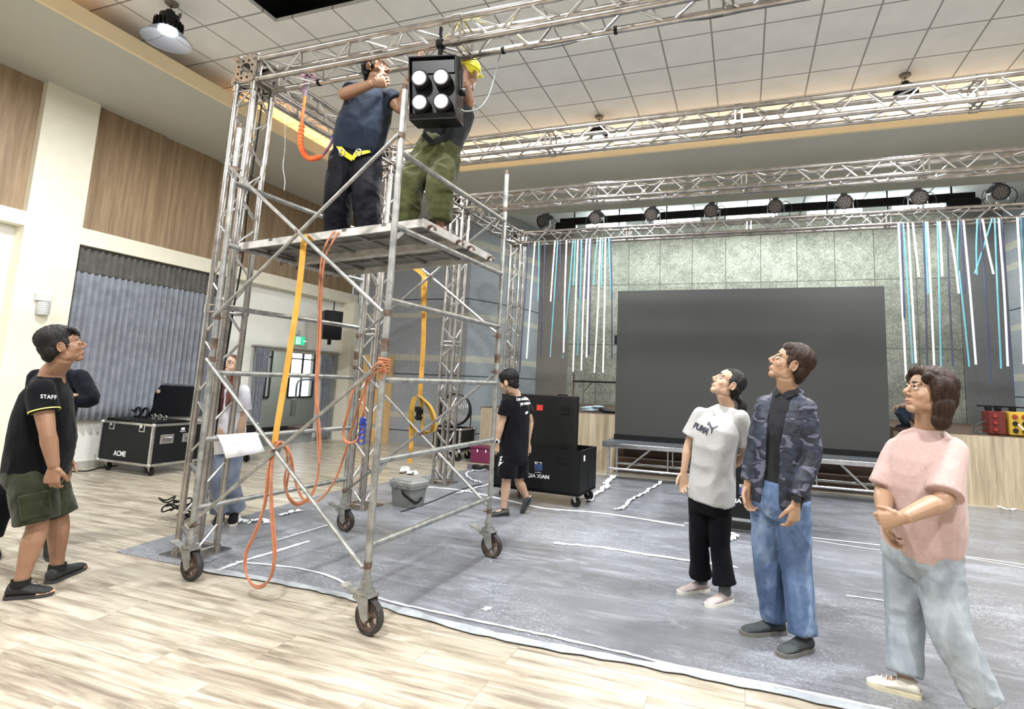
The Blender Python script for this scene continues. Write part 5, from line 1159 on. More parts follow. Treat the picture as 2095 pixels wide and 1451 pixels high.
def head(b, e, C, M_, s=1., fat=1., female=False):
    """x right, y forward, z up; origin between the eyes' height and the ears"""
    def T(x, y, z): return C + M_ @ (V((x, y, z)) * s)
    def E_(x, y, z, rx, ry, rz, rot=None, n=16, k=10): b.ell(T(x, y, z), (rx * s, ry * s, rz * s), M_ @ rot if rot is not None else M_, n, k)
    E_(0, -.020, .045, .073, .090, .079, n=24, k=14); E_(0, .018, .040, .066, .062, .062, n=20, k=12)
    E_(0, .026, -.018, .060 * fat, .056, .072, n=20, k=12); E_(0, .026, -.058, .050 * fat, .050, .040)
    for g in (-1, 1):
        E_(g * .042 * fat, .0, -.050, .018, .038, .036); E_(g * .033 * fat, .050, -.022, .027, .022, .026); E_(g * .026, .069, .029, .024, .012, .010)
        E_(g * .012, .088, -.028, .0085, .010, .0075)
        ro = Matrix.Rotation(g * R(-18), 3, 'Z'); E_(g * .078, -.010, -.006, .0085, .0165, .026, ro); E_(g * .076, -.004, -.028, .007, .009, .010, ro)
        b.tube([T(g * (.083 + .005 * (1 - math.cos(R(a))) * .3), -.013 + .018 * math.cos(R(a)) * (-g if False else -1), -.004 + .030 * math.sin(R(a))) for a in range(-70, 250, 25)], .0042 * s, 7)
        x0 = g * .031
        b.tube([T(x0 - .017, .070, .008), T(x0 - .009, .0815 - .002, .0165), T(x0, .0835, .019), T(x0 + .009, .0815 - .002, .0165), T(x0 + .017, .070, .008)], .0036 * s, 8)
        b.tube([T(x0 - .015, .070, .004), T(x0, .0795, -.002), T(x0 + .015, .070, .004)], .004 * s, 8)
    E_(0, .054, -.086, .031, .024, .021); b.tube([T(0, .076, .024), T(0, .088, .002), T(0, .100, -.018), T(0, .101, -.026)], [.008 * s, .0095 * s, .0125 * s, .010 * s], 10)
    E_(0, .072, -.056, .026, .014, .018); E_(0, .079, -.052, .021, .0075, .005); E_(0, .077, -.063, .018, .0075, .0055)
    # eyes, brows and lips, set on the same mesh
    for g in (-1, 1):
        x0 = g * .031; e.m = 1; e.ell(T(x0, .0705, .0075), (.0145 * s, .0128 * s, .0095 * s), M_, 14, 9)
        e.m = 2; e.ell(T(x0, .0808, .0105), (.0068 * s, .0036 * s, .0066 * s), M_, 12, 7)
        e.tube([T(x0 - .015, .0755, .0105), T(x0 - .008, .0825, .0158), T(x0, .0850, .0172), T(x0 + .008, .0825, .0158), T(x0 + .015, .0755, .0105)], .0016 * s, 5)
        e.m = 3; e.ribbon([T(g * .012, .0845, .0300), T(g * .024, .0850, .0345), T(g * .036, .0775, .0345), T(g * .048, .063, .030)], [.006 * s, .008 * s, .007 * s, .003 * s], .004 * s, M_ @ V((0, .1, 1)))
    e.m = 4; e.tube([T(-.021, .0775, -.0565), T(-.010, .0855, -.0535), T(0, .0865, -.0545), T(.010, .0855, -.0535), T(.021, .0775, -.0565)], [.0015 * s, .0038 * s, .0032 * s, .0038 * s, .0015 * s], 7)
    e.tube([T(-.019, .077, -.0590), T(0, .0845, -.0635), T(.019, .077, -.0590)], [.0015 * s, .0048 * s, .0015 * s], 7)
    e.m = 3; e.tube([T(-.020, .0785, -.0575), T(0, .0875, -.0585), T(.020, .0785, -.0575)], .0011 * s, 5)
    e.m = 0; return T
def hand(b, W, d, n, side, curl=.5, s=1., spread=0):
    """d = along the fingers, n = the way the palm faces; side = +1 puts the thumb on d x n"""
    W = V(W); d = V(d).normalized(); n = V(n); n = (n - d * n.dot(d)).normalized(); l = d.cross(n) * side
    rings = []
    for t, w_, h_ in ((-.03, .025, .020), (.0, .026, .019), (.03, .034, .017), (.06, .040, .0155), (.085, .041, .013), (.095, .034, .009)):
        rings.append([W + d * (t * s) + l * (w_ * s * math.cos(a)) + n * (h_ * s * math.sin(a)) for a in [2 * math.pi * k / 14 for k in range(14)]])
    b.loft(rings)
    for i, (o_, L_, r_) in enumerate(((.031, .070, .0088), (.0105, .079, .0092), (-.0105, .073, .0088), (-.030, .056, .0076))):
        p = W + d * ((.084 - (.010 if i == 3 else 0)) * s) + l * (o_ * s); ang_ = 0; path = [p - d * .012 * s]; rad = [r_ * s]; dd = (d + l * (spread * (1.5 - i) * .12)).normalized()
        c_ = curl * (1 + .12 * i)
        for k, (fr_, ca) in enumerate(((.45, .45), (.30, .85), (.25, .60))):
            ang_ += ca * c_; p = path[-1] + (dd * math.cos(ang_) + n * math.sin(ang_)) * (L_ * fr_ * s + (.012 * s if k == 0 else 0)); path.append(p); rad.append(r_ * s * (.96, .88, .72)[k])
        b.tube(path, rad, 9); b.ell(path[-1], (rad[-1],) * 3, None, 8, 5)
    p = W + d * .022 * s + l * .026 * s; t1 = (d * .72 + l * .62 + n * .30).normalized(); t2 = (d * .85 + l * .25 + n * (.35 + .3 * curl)).normalized()
    pa = [p - t1 * .01 * s, p + t1 * .034 * s, p + t1 * .034 * s + t2 * .028 * s, p + t1 * .034 * s + t2 * .050 * s]
    b.tube(pa, [.014 * s, .0115 * s, .010 * s, .008 * s], 10); b.ell(pa[-1], (.008 * s,) * 3, None, 8, 5); b.ell(p, (.016 * s,) * 3, None, 10, 7)
def shoe(t, heel, toe, ma, sole_m, width=.095, hgt=.075, open_=False, label=None, ground=0, tilt=None, top=.085, sole_h=.022):
    heel, toe = V(heel), V(toe); d = (toe - heel); L_ = d.length; d.normalize(); up = Z if tilt is None else (Z - d * d.z).normalized(); s_ = d.cross(up).normalized(); up = s_.cross(d)
    def ring(u_, w_, z0, z1, off=0):
        c = heel + d * (u_ * L_) + s_ * off; return [c + s_ * (w_ * math.cos(a)) * (1 if math.sin(a) < 0 else (.70 + .30 * math.cos(a) ** 2)) + up * (z0 + (z1 - z0) * (.5 + .5 * math.sin(a))) for a in [2 * math.pi * k / 18 for k in range(18)]]
    h = width / 2; b = MB(); z0 = sole_h * .6
    b.loft([ring(.0, h * .50, z0, .06), ring(.03, h * .72, z0, top * 1.12), ring(.12, h * .82, z0, top * 1.25), ring(.24, h * .84, z0, top * 1.22), ring(.38, h * .86, z0, top * 1.12), ring(.50, h * .92, z0, top * .95), ring(.66, h, z0, top * .78), ring(.82, h * .97, z0, top * .68), ring(.93, h * .76, z0, top * .56), ring(.995, h * .38, z0, top * .38)])
    me = remesh(b, .007, 2); o = finish(me, 'shoe', ma, t)
    q = MB(); rg_ = []
    outl = [(.0, .30), (.02, .55), (.10, .80), (.30, .84), (.48, .90), (.66, 1.05), (.82, 1.0), (.94, .74), (1.0, .35)]
    left = [heel + d * (u_ * (L_ + .012) - .006) + s_ * (h * w_) for u_, w_ in outl]; right = [heel + d * (u_ * (L_ + .012) - .006) - s_ * (h * w_) for u_, w_ in outl][::-1]
    q.poly([p + up * .0 for p in left + right], sole_h, up); q.build('sole', sole_m, o)
    if label: o['label'] = label
    return o
def rings_along(spec, spine, rt0, rt1, n=20, ex=2.5):
    """spec: (t, half width, half depth, forward shift) along the spine polyline; rt = right vectors at the bottom and the top"""
    segs = [(spine[i + 1] - spine[i]).length for i in range(len(spine) - 1)]; tot = sum(segs); out = []
    for t, hw, hd, fo in spec:
        x = max(0, min(1, t)) * tot; i = 0
        while i < len(segs) - 1 and x > segs[i]: x -= segs[i]; i += 1
        d = (spine[i + 1] - spine[i]).normalized(); c = spine[i] + d * x
        if t < 0: c = spine[0] + (spine[1] - spine[0]).normalized() * (t * tot)
        if t > 1: c = spine[-1] + (spine[-1] - spine[-2]).normalized() * ((t - 1) * tot)
        dm = (spine[-1] - spine[0]).normalized(); d = (d + dm).normalized()
        r_ = rt0.lerp(rt1, max(0, min(1, t))); r_ = (r_ - d * r_.dot(d)).normalized(); f_ = d.cross(r_)
        ring = []
        for k in range(n):
            a = 2 * math.pi * k / n; ca, sa = math.cos(a), math.sin(a)
            ring.append(c + r_ * (hw * math.copysign(abs(ca) ** (2 / ex), ca)) + f_ * (fo + hd * math.copysign(abs(sa) ** (2 / ex), sa)))
        out.append(ring)
    return out
BONES = []
class Person:
    def __init__(s, label, base, D, J, face, skin_col, group=None, hs=1., fat=1., female=False, vox=.0045):
        s.t = thing('person', label, 'person', base, group); s.D = D; s.J = {}
        for k, v_ in J.items(): s.J[k] = v_ if isinstance(v_, Vector) else (ad(v_[0], v_[1], D + v_[2]))
        s.face = face; s.skin = skin_col; s.hs, s.fat, s.female, s.vox = hs * 1.1, fat, female, vox
        j = s.J; s.rt1 = (j['shR'] - j['shL']).normalized(); s.rt0 = (j['hipR'] - j['hipL']).normalized()
        s.pel = (j['hipR'] + j['hipL']) / 2; s.spine = [s.pel, j['chest'], j['neck']] if 'chest' in j else [s.pel, j['neck']]
        s.M = headmat(j['head'], *face)
        for a, b_ in (('shR', 'elR'), ('elR', 'wrR'), ('shL', 'elL'), ('elL', 'wrL'), ('hipR', 'knR'), ('knR', 'anR'), ('hipL', 'knL'), ('knL', 'anL'), ('shR', 'shL'), ('neck', 'head'), ('hipR', 'shR')):
            BONES.append((label[:22], a + '-' + b_, round((j[a] - j[b_]).length, 3)))
    def body(s, hands=(), torso=None, arm=1., leg=1.):
        j = s.J; b = MB(); e = MB(); s.T = head(b, e, j['head'], s.M, s.hs, s.fat, s.female)
        nk = .052 if not s.female else .046; nk *= s.hs * (1 + (s.fat - 1) * .6)
        b.tube([j['neck'] - (j['neck'] - s.pel).normalized() * .06, j['neck'] + (j['head'] - j['neck']) * .1, s.T(0, -.018, -.075), s.T(0, -.012, -.02)], [nk * 1.3, nk * 1.12, nk, nk * .95], 16)
        b.loft(rings_along(torso or [(0, .13, .09, 0), (.2, .14, .10, 0), (.5, .13, .09, 0), (.8, .14, .09, 0), (.93, .11, .06, 0)], s.spine, s.rt0, s.rt1, 16))
        for g in 'RL':
            sh, el, wr = j['sh' + g], j['el' + g], j['wr' + g]; ls = len([0])
            b.tube([j['neck'].lerp(sh, .35) - (j['neck'] - s.pel).normalized() * .06, sh - (j['neck'] - s.pel).normalized() * .02], [.040, .040], 10); sh = sh - (j['neck'] - s.pel).normalized() * .02
            b.tube(smooth([sh, sh.lerp(el, .45), el, el.lerp(wr, .3), el.lerp(wr, .75), wr], 3), [r_ * arm for r_ in interp([.047, .046, .037, .040, .031, .0255], 16)], 14)
            hp, kn, an = j['hip' + g], j['kn' + g], j['an' + g]
            b.tube(smooth([hp, hp.lerp(kn, .5), kn, kn.lerp(an, .3), kn.lerp(an, .75), an], 3), [r_ * leg for r_ in interp([.082, .072, .052, .056, .038, .034], 16)], 14)
            if 'toe' + g in j: tv = (j['toe' + g] - j['heel' + g]).normalized(); b.ell(an.lerp(j['heel' + g].lerp(j['toe' + g], .4), .5), (.085, .034, .035), Matrix((tv, Z.cross(tv), Z)).transposed())
        for g, d, n, sd, cu in hands: hand(b, j['wr' + g], d, n, sd, cu, s.hs * (1. if not s.female else .93))
        me = remesh(b, s.vox, 3, .45); s.bodyo = finish(me, 'body', [s.skin, eye_w, eye_b, brow_m, lip_c], s.t, e)
        return s.bodyo
    def cloth(s, name, mb, ma, vox=.009, fo=None, it=2):
        me = remesh(mb, vox, it + 2)
        if fo: displace(me, fo)
        return finish(me, name, ma, s.t)
    def shirt(s, spec, ma, sl=.5, sr=.066, sr2=None, name='shirt', fo=None, vox=.009, long_=False, neckr=None, shr=.062):
        j = s.J; b = MB(); b.loft(rings_along(spec, s.spine, s.rt0, s.rt1, 24))
        for g in 'RL':
            sh, el, wr = j['sh' + g], j['el' + g], j['wr' + g]; up = (j['neck'] - s.pel).normalized(); nb = j['neck'] - up * .062; sh = sh - up * .012
            b.tube([nb.lerp(sh, .1), nb.lerp(sh, .5), sh - up * .004], [.046, .050, shr * .94], 14); b.ell(sh, (shr,) * 3); b.ell(nb.lerp(sh, .6) - up * .05, (.075, .075, .07))
            if long_: b.tube(smooth([sh, sh.lerp(el, .5), el, el.lerp(wr, .5), el.lerp(wr, long_)], 4), interp([shr + .004, sr, sr * .93, sr * .85, sr2 or sr * .72], 17), 16)
            else: e_ = sh.lerp(el, sl); b.tube([sh, sh.lerp(e_, .5), e_], [shr + .002, sr, sr2 or sr * 1.08], 16)
        return s.cloth(name, b, ma, vox, fo or folds(.006, 9, 6, hash_(s.t['label'])))
    def pants(s, hips, ma, radii, end=.97, name='trousers', fo=None, belt=.12, vox=.009, start=None):
        j = s.J; b = MB(); d = (s.spine[1] - s.pel).normalized(); sp = [s.pel - d * .10, s.pel + d * belt]
        b.loft(rings_along([(0, hips[0] * .75, hips[1] * .8, 0), (.35, hips[0], hips[1], hips[2] if len(hips) > 2 else 0), (.7, hips[0] * .98, hips[1], 0), (1, hips[0] * .9, hips[1] * .92, 0)], sp, s.rt0, s.rt0, 22))
        for g in 'RL':
            hp, kn, an = j['hip' + g], j['kn' + g], j['an' + g]
            e_ = end[0 if g == 'R' else 1] if isinstance(end, tuple) else end
            if e_ > 1: p = smooth([hp, hp.lerp(kn, .5), kn, kn.lerp(an, .5), kn.lerp(an, e_ - 1)], 4)
            else: p = smooth([hp, hp.lerp(kn, .35 * e_), hp.lerp(kn, .6 * e_), hp.lerp(kn, .8 * e_), hp.lerp(kn, e_)], 4)
            b.tube(p, interp(radii, 17), 18)
        return s.cloth(name, b, ma, vox, fo or folds(.006, 10, 7, 3 + hash_(s.t['label'])))
    def hair(s, fn, ma, vox=.005, amp=.0045, f1=13, f2=14, name='hair'):
        b = MB(); T = s.T; h = s.hs
        fn(b, T, lambda x, y, z, rx, ry, rz, rot=None: b.ell(T(x, y, z), (rx * h, ry * h, rz * h), s.M @ rot if rot is not None else s.M, 20, 12))
        me = remesh(b, vox, 1); Mi = s.M.transposed(); C = s.J['head']
        def st(p, n):
            q = Mi @ (p - C) / h; a = math.atan2(q.x, q.y + .03); e_ = math.atan2(q.z - .02, math.hypot(q.x, q.y + .03))
            return amp * (.7 * noise.noise(V((a * f1 * .5, e_ * 1.2, 1.7))) + .7 * noise.noise(V((a * f1 * 2.2, e_ * 1.8, 7.7)))) + amp * .25 * noise.noise(q * f2 * 2)
        displace(me, st); return finish(me, name, ma, s.t)
def hash_(s_): return sum(map(ord, s_)) % 97
def interp(r_, n):
    out = []
    for i in range(n):
        x = i / (n - 1) * (len(r_) - 1); k = min(int(x), len(r_) - 2); out.append(r_[k] + (r_[k + 1] - r_[k]) * (x - k))
    return out
def prof(px):          # the horizontal direction that runs to the right in the image at column px
    return (CR + CF * (-(px - CX) / F_)).normalized()
def hdir(px, yaw, pitch):
    """looking direction: yaw 0 = image right, 90 = away from the camera, 180 = image left; pitch up"""
    r_ = V((prof(px).x, prof(px).y, 0)).normalized(); f_ = V((-r_.y, r_.x, 0))
    d = r_ * math.cos(R(yaw)) + f_ * math.sin(R(yaw)); return d * math.cos(R(pitch)) + Z * math.sin(R(pitch))
def foot(j, g, heel, toe, z=0):
    a = az(*heel, z) if not isinstance(heel, Vector) else heel; b_ = az(*toe, z) if not isinstance(toe, Vector) else toe; j['heel' + g] = a; j['toe' + g] = b_
    d = (b_ - a).normalized(); j['an' + g] = a + d * .065 + Z * .085

sk_tan, sk_mid, sk_fair = skin('tanned_skin', (.29, .16, .095)), skin('light_brown_skin', (.38, .235, .148)), skin('fair_skin', (.47, .315, .215))
hair_blk = hairmat('black_hair', (.009, .008, .008)); hair_brn = hairmat('dark_brown_hair', (.028, .014, .009)); hair_red = hairmat('reddish_brown_hair', (.10, .03, .018))
blk_cot = fabric('black_cotton', (.003, .0032, .0045), (.005, .0055, .007), .01, 6, sheen=.05); navy_cot = fabric('dark_navy_cotton', (.003, .0045, .008), (.005, .007, .012), .01, 6, sheen=.05)
sole_w, sole_k = mat('white_sole', (.72, .69, .60), .6, var=.06), mat('dark_sole', (.03, .03, .03), .6)
def short_hair(front=.035, vol=.0, side=0., fringe=0):
    def fn(b, T, E):
        E(0, -.026, .056, .080 + vol, .093 + vol, .080 + vol); E(0, .012, .082, .066 + vol, .064, .040 + vol); E(0, -.058, .012, .070, .058, .072); E(0, -.070, -.040, .052, .036, .040)
        for g in (-1, 1): E(g * .062, -.022, .030, .021, .055, .050); E(g * .070, .014, .018, .010, .014, .030); E(g * .060, -.055, -.015, .020, .032, .040)
        if fringe:
            for k in range(7): x = -.05 + k * .017; b.tube([T(x, .040, .100), T(x * 1.05, .066, .086), T(x * 1.1 + .004, .078, .052)], [.018, .014, .005], 8)
    return fn

# ---- 1. man in black T-shirt and olive shorts at the left
J = dict(head=(129, 709, 0), neck=(106, 766, 0), chest=(90, 850, 0), shR=(84, 794, -.15), shL=(112, 790, .13), elR=(97, 884, -.20), wrR=(110, 955, -.19), elL=(132, 868, .17), wrL=(134, 936, .13),
         hipR=(64, 968, -.07), hipL=(82, 968, .07), knR=(60, 1085, -.13), knL=(98, 1080, .06))
foot(J, 'R', (10, 1226), (107, 1217)); foot(J, 'L', (98, 1196), (170, 1162))
J['knR'] = (J['anR'] + ad(64, 968, 3.66)) / 2 + prof(60) * .055; 
P1 = Person('person in black T-shirt with STAFF on the sleeve, olive cargo shorts and glasses, looking up', az(70, 1205), 3.72, J, (hdir(115, 2, 18),), sk_tan, hs=1.03, fat=1.08)
P1.J['knL'] = (P1.J['anL'] + P1.J['hipL']) / 2 + prof(60) * .05
P1.body(hands=(('R', (0, .0, -1), -prof(110) * .3 + V((-.3, .9, 0)), 1, .9), ('L', (.05, 0, -1), -ray(134, 940), -1, .7)), arm=1.18, leg=1.12)
P1.shirt([(-.04, .165, .165, .0), (.1, .168, .172, .005), (.35, .17, .178, .01), (.6, .178, .155, .0), (.8, .185, .125, -.005), (.92, .14, .085, -.01), (.99, .07, .062, 0)], blk_cot, .52, .078, .078, name='t_shirt', shr=.072)
olive = fabric('dark_olive_cotton', (.018, .021, .010), (.032, .036, .018), .012, 6)
P1.pants((.175, .16), olive, [.11, .125, .122, .12, .118], .93, 'cargo_shorts', belt=.10)
hh = P1.J['hipR'].lerp(P1.J['knR'], .62); q = MB(); dv = (P1.J['knR'] - P1.J['hipR']).normalized(); wv = prof(60); sn = (CAM - hh).normalized(); sn = (sn - dv * sn.dot(dv)).normalized(); wv = dv.cross(sn)
q.box(hh + sn * .112, (.15, .17, .03), Matrix((wv, dv, sn)).transposed(), .008); q.box(hh + sn * .122 - dv * .06, (.155, .05, .02), Matrix((wv, dv, sn)).transposed(), .006); P1.cloth('pocket', q, olive, .008)
P1.hair(short_hair(fringe=1, vol=.004), hairmat('black_grey_hair', (.013, .012, .0115)), amp=.006)
blk_knit = mat('black_knit_mesh', (.016, .017, .018), .75, var=.4, vs=60, bumpd=.003, bs=120); gum = mat('orange_gum_sole', (.55, .26, .12), .6)
for g, lb in (('R', 'near black running shoe with orange toe edge'), ('L', 'far black running shoe with reddish sole')):
    sh_ = shoe(P1.t, P1.J['heel' + g], P1.J['toe' + g], blk_knit, sole_k, .105, label=lb)
    hl, to = P1.J['heel' + g], P1.J['toe' + g]; d = (to - hl).normalized(); sd = d.cross(Z)
    MB().tube([to - d * .07 + sd * .046 + Z * .022, to - d * .02 + sd * .03 + Z * .022, to + d * .006 + Z * .024, to - d * .02 - sd * .03 + Z * .022], .008, 8).build('toe_edge', gum, sh_)
    MB().tube([hl + d * (.10 + k * .02) + (sd if k % 2 else -sd) * .02 + Z * (.100 - .008 * k) for k in range(6)], .0028, 6).build('laces', mat('dark_lace', (.05, .05, .055), .7), sh_)
    s_ = MB(); an = P1.J['an' + g]; s_.lathe([(.052, -.01), (.050, .03), (.045, .03)], an, n=18); s_.build('sock', blackrub, P1.t)
q = MB(); T = P1.T
for g in (-1, 1):
    q.tube([T(g * .033 + .021 * math.cos(R(a)), .096 - .004 * abs(math.cos(R(a))), .006 + .014 * math.sin(R(a))) for a in range(0, 360, 24)], .0012, 5, closed=True); q.tube([T(g * .054, .092, .008), T(g * .072, .07, .008), T(g * .080, .0, .004), T(g * .078, -.012, -.006)], .0013, 5)
q.tube([T(-.012, .096, .008), T(0, .100, .010), T(.012, .096, .008)], .0012, 5)
q.build('glasses', mat('brown_metal_frame', (.25, .12, .07), .3, .6), P1.t)
sh = P1.t.children[[c.name.split('.')[0] for c in P1.t.children].index('t_shirt')]
decal('sleeve_lettering', *textart('STAFF', bold=.012, spacing=1.1), ((83, 807), (116, 809), (116, 817), (83, 815)), sh, white_ink)
el = P1.J['shR'].lerp(P1.J['elR'], .52); dv = (P1.J['elR'] - P1.J['shR']).normalized(); MB().lathe([(.0775, -.003), (.081, -.003), (.081, .004), (.0775, .004)], el, dv, 28).build('sleeve_piping', mat('yellow_piping', (.75, .75, .18), .6), sh)

# ---- 2. person with folded arms behind him
J = dict(head=(132, 706, 0), neck=(124, 752, 0), shR=(78, 768, .02), shL=(165, 768, .02), elR=(64, 822, -.06), elL=(186, 818, -.06), wrR=(130, 812, -.20), wrL=(112, 822, -.16), hipR=(66, 925, 0), hipL=(108, 925, 0), knR=(8, 1015, -.05), knL=(100, 1020, 0))
foot(J, 'R', (-30, 1120), (-12, 1150)); foot(J, 'L', (100, 1112), (108, 1150))
P2_ = Person('person in black long sleeves with folded arms, standing behind the man with STAFF sleeve', (-5.45, 3.2, 0), 4.5, J, (hdir(120, -35, 15),), sk_mid)
P2_.body(hands=(('R', CF, -Z, 1, .6), ('L', CF, -Z, -1, .6)), leg=.95)
P2_.shirt([(-.04, .15, .12, 0), (.3, .16, .12, 0), (.6, .175, .125, 0), (.82, .18, .11, 0), (.93, .13, .08, 0), (.99, .065, .06, 0)], navy_cot, 1, .062, .05, name='long_sleeve_shirt', long_=.98)
P2_.pants((.16, .13), blk_cot, [.095, .10, .09, .085, .082], 1.96)
P2_.hair(short_hair(fringe=1), hair_blk)
for g in 'RL': shoe(P2_.t, P2_.J['heel' + g], P2_.J['toe' + g], blackrub, sole_k)
sh = P2_.t.children[[c.name.split('.')[0] for c in P2_.t.children].index('long_sleeve_shirt')]

# ---- 3. worker at the truss, dark T-shirt and yellow harness
PZ = 2.567
J = dict(head=(770, 146, .02), neck=(764, 176, .02), chest=(750, 235, .0), shR=(728, 184, 0), shL=(800, 196, -.02), elR=(703, 193, -.16), wrR=(762, 171, -.20), elL=(822, 224, -.06), wrL=(834, 170, -.10), hipR=(706, 318, 0), hipL=(752, 322, 0), knR=(695, 398, -.03), knL=(752, 402, -.03))
foot(J, 'R', V((-3.24, 3.66, PZ - .012)), V((-3.20, 3.42, PZ - .012))); foot(J, 'L', V((-2.94, 3.66, PZ + .004)), V((-2.83, 3.44, PZ + .006)))
J['knR'] = (J['anR'] + ad(706, 318, 4.6)) / 2 + V((.02, -.05, 0)); J['knL'] = (J['anL'] + ad(752, 322, 4.6)) / 2 + V((.02, -.05, 0))
P3 = Person('person on the scaffold in dark T-shirt and yellow-strapped harness, arms raised to the truss', (-3.05, 3.6, PZ), 4.6, J, (hdir(770, -35, 10),), sk_tan, fat=1.05)
P3.body(hands=(('R', prof(760) + Z * .25, ray(760, 170), 1, .7), ('L', V((.1, 0, 1)), prof(834), -1, .8)), arm=1.25, leg=1.1)
bluegrey = fabric('dark_slate_blue_jersey', (.012, .018, .030), (.020, .028, .045), .012, 5, sheen=.1)
P3.shirt([(.02, .185, .155, .01), (.12, .20, .17, .01), (.35, .205, .175, .012), (.6, .20, .15, 0), (.8, .19, .12, 0), (.93, .14, .08, 0), (.99, .065, .06, 0)], bluegrey, .45, .078, .082, name='t_shirt', shr=.07)
nyl = fabric('black_nylon', (.004, .004, .006), (.007, .007, .011), .02, 7, rough=.6, sheen=0)
P3.pants((.185, .15), nyl, [.115, .12, .11, .105, .10], 1.93, fo=folds(.010, 10, 9, 5))
P3.hair(short_hair(), hair_blk)
q = MB(); q.ell(P3.T(0, -.008, .075), (.085, .10, .055), P3.M, 20, 10); q.box(P3.T(0, .09, .055), (.12, .07, .008), P3.M, .003); q.build('white_cap', mat('white_cap', (.8, .8, .78), .5), P3.t)
for g in 'RL': shoe(P3.t, P3.J['heel' + g], P3.J['toe' + g], blackrub, sole_k)
trs = P3.t.children[[c.name.split('.')[0] for c in P3.t.children].index('trousers')]
q = MB(); bands = ((('R'), ((690, 290), (694, 300), (704, 313), (722, 325))), (('L'), ((722, 326), (728, 316), (742, 311), (756, 307))))
ywm = mat('yellow_harness_webbing', (.75, .62, .03), .6); bvt = bvh_of(trs)
def onsurf(px, py, bv, lift=.006):
    r_ = ray(px, py).normalized(); h = bv.ray_cast(CAM, r_); return (h[0] - r_ * lift) if h[0] else None
for nm, pth in bands:
    pp_ = [onsurf(a, b_, bvt, .014) or ad(a, b_, 4.42) for a, b_ in pth]; MB().ribbon(smooth(pp_, 4), .042, .004, [V((0, 0, 1)) if nm == 'L' else V((.8, 0, .6))] * (len(pp_) * 4 - 3)).build('harness_strap', ywm, P3.t)
for px, py in ((700, 312), (734, 312)):
    c = onsurf(px, py, bvt, .022) or ad(px, py, 4.4); MB().tube([c + CR * (.022 * math.cos(R(a))) + CU * (.028 * math.sin(R(a))) for a in range(0, 360, 30)], .0045, 6, closed=True).build('buckle_ring', chrome, P3.t)
(lambda *a: None)([P3.J['hipR'] + CR * -.17 + Z * .12 - CF * .05, P3.J['hipR'] + CR * -.15 - CF * .12 + Z * .0, P3.J['hipR'] + CR * -.16 - CF * .14 - Z * .12])
# ---- 4. worker behind the lamp, olive trousers, yellow helmet
J = dict(head=(955, 154, .12), neck=(936, 202, .08), shR=(885, 208, .02), shL=(948, 205, .10), elR=(862, 190, -.06), wrR=(853, 140, -.08), elL=(960, 212, .05), wrL=(952, 165, .0), hipR=(872, 318, 0), hipL=(916, 318, .02), knR=(858, 390, -.03), knL=(905, 395, -.02))
foot(J, 'R', V((-2.50, 3.62, PZ + .022)), V((-2.58, 3.40, PZ + .02))); foot(J, 'L', V((-2.24, 3.66, PZ + .036)), V((-2.24, 3.43, PZ + .036)))
J['knR'] = (J['anR'] + ad(872, 318, 4.42)) / 2 + V((-.03, -.06, 0)); J['knL'] = (J['anL'] + ad(916, 318, 4.44)) / 2 + V((0, -.06, 0))
P4 = Person('person on the scaffold with yellow helmet and olive cargo trousers, behind the blinder lamp', (-2.38, 3.6, PZ), 4.42, J, (hdir(940, 60, 5),), sk_tan)
P4.body(hands=(('R', Z, V((0, .4, 0)) + CR, 1, .4), ('L', Z, -CR, -1, .5)), arm=1.15)
P4.shirt([(.0, .165, .125, 0), (.3, .165, .125, 0), (.6, .18, .125, 0), (.82, .18, .11, 0), (.93, .13, .08, 0), (.99, .065, .06, 0)], fabric('charcoal_jersey', (.022, .024, .027), (.035, .037, .04), .012, 6), .5, .07, .07, name='t_shirt')
P4.pants((.175, .135), fabric('olive_cargo_cotton', (.045, .05, .016), (.075, .082, .032), .02, 6), [.10, .112, .105, .098, .09], 1.9, fo=folds(.014, 9, 10, 11), name='cargo_trousers')
q = MB(); q.ell(P4.T(0, -.005, .06), (.112, .14, .09), P4.M, 24, 12); q.box(P4.T(0, .12, .045), (.14, .07, .008), P4.M, .003); q.tube([P4.T(.10 * math.cos(R(a)), -.005 + .128 * math.sin(R(a)), .035) for a in range(0, 360, 20)], .007, 6, closed=True); q.build('hard_hat', mat('yellow_hard_hat', (.85, .78, .04), .35, var=.03), P4.t)
MB().ribbon(smooth([P4.J['hipR'] + Z * .14 - CF * .13, P4.J['hipR'].lerp(P4.J['hipL'], .5) + Z * .06 - CF * .16, P4.J['hipL'] + Z * .12 - CF * .13]), .045, .006, Z).build('harness_belt', blackrub, P4.t)
MB().ribbon(smooth([P4.J['shL'] - Z * .05 - CF * .1, P4.J['shL'].lerp(P4.J['hipL'], .5) - CF * .14, P4.J['hipL'] + Z * .08 - CF * .14]), .045, .006, CR).build('harness_strap', blackrub, P4.t)
for g, lb in (('R', None), ('L', None)): shoe(P4.t, P4.J['heel' + g], P4.J['toe' + g], mat('brown_leather', (.16, .05, .03), .5), sole_k)

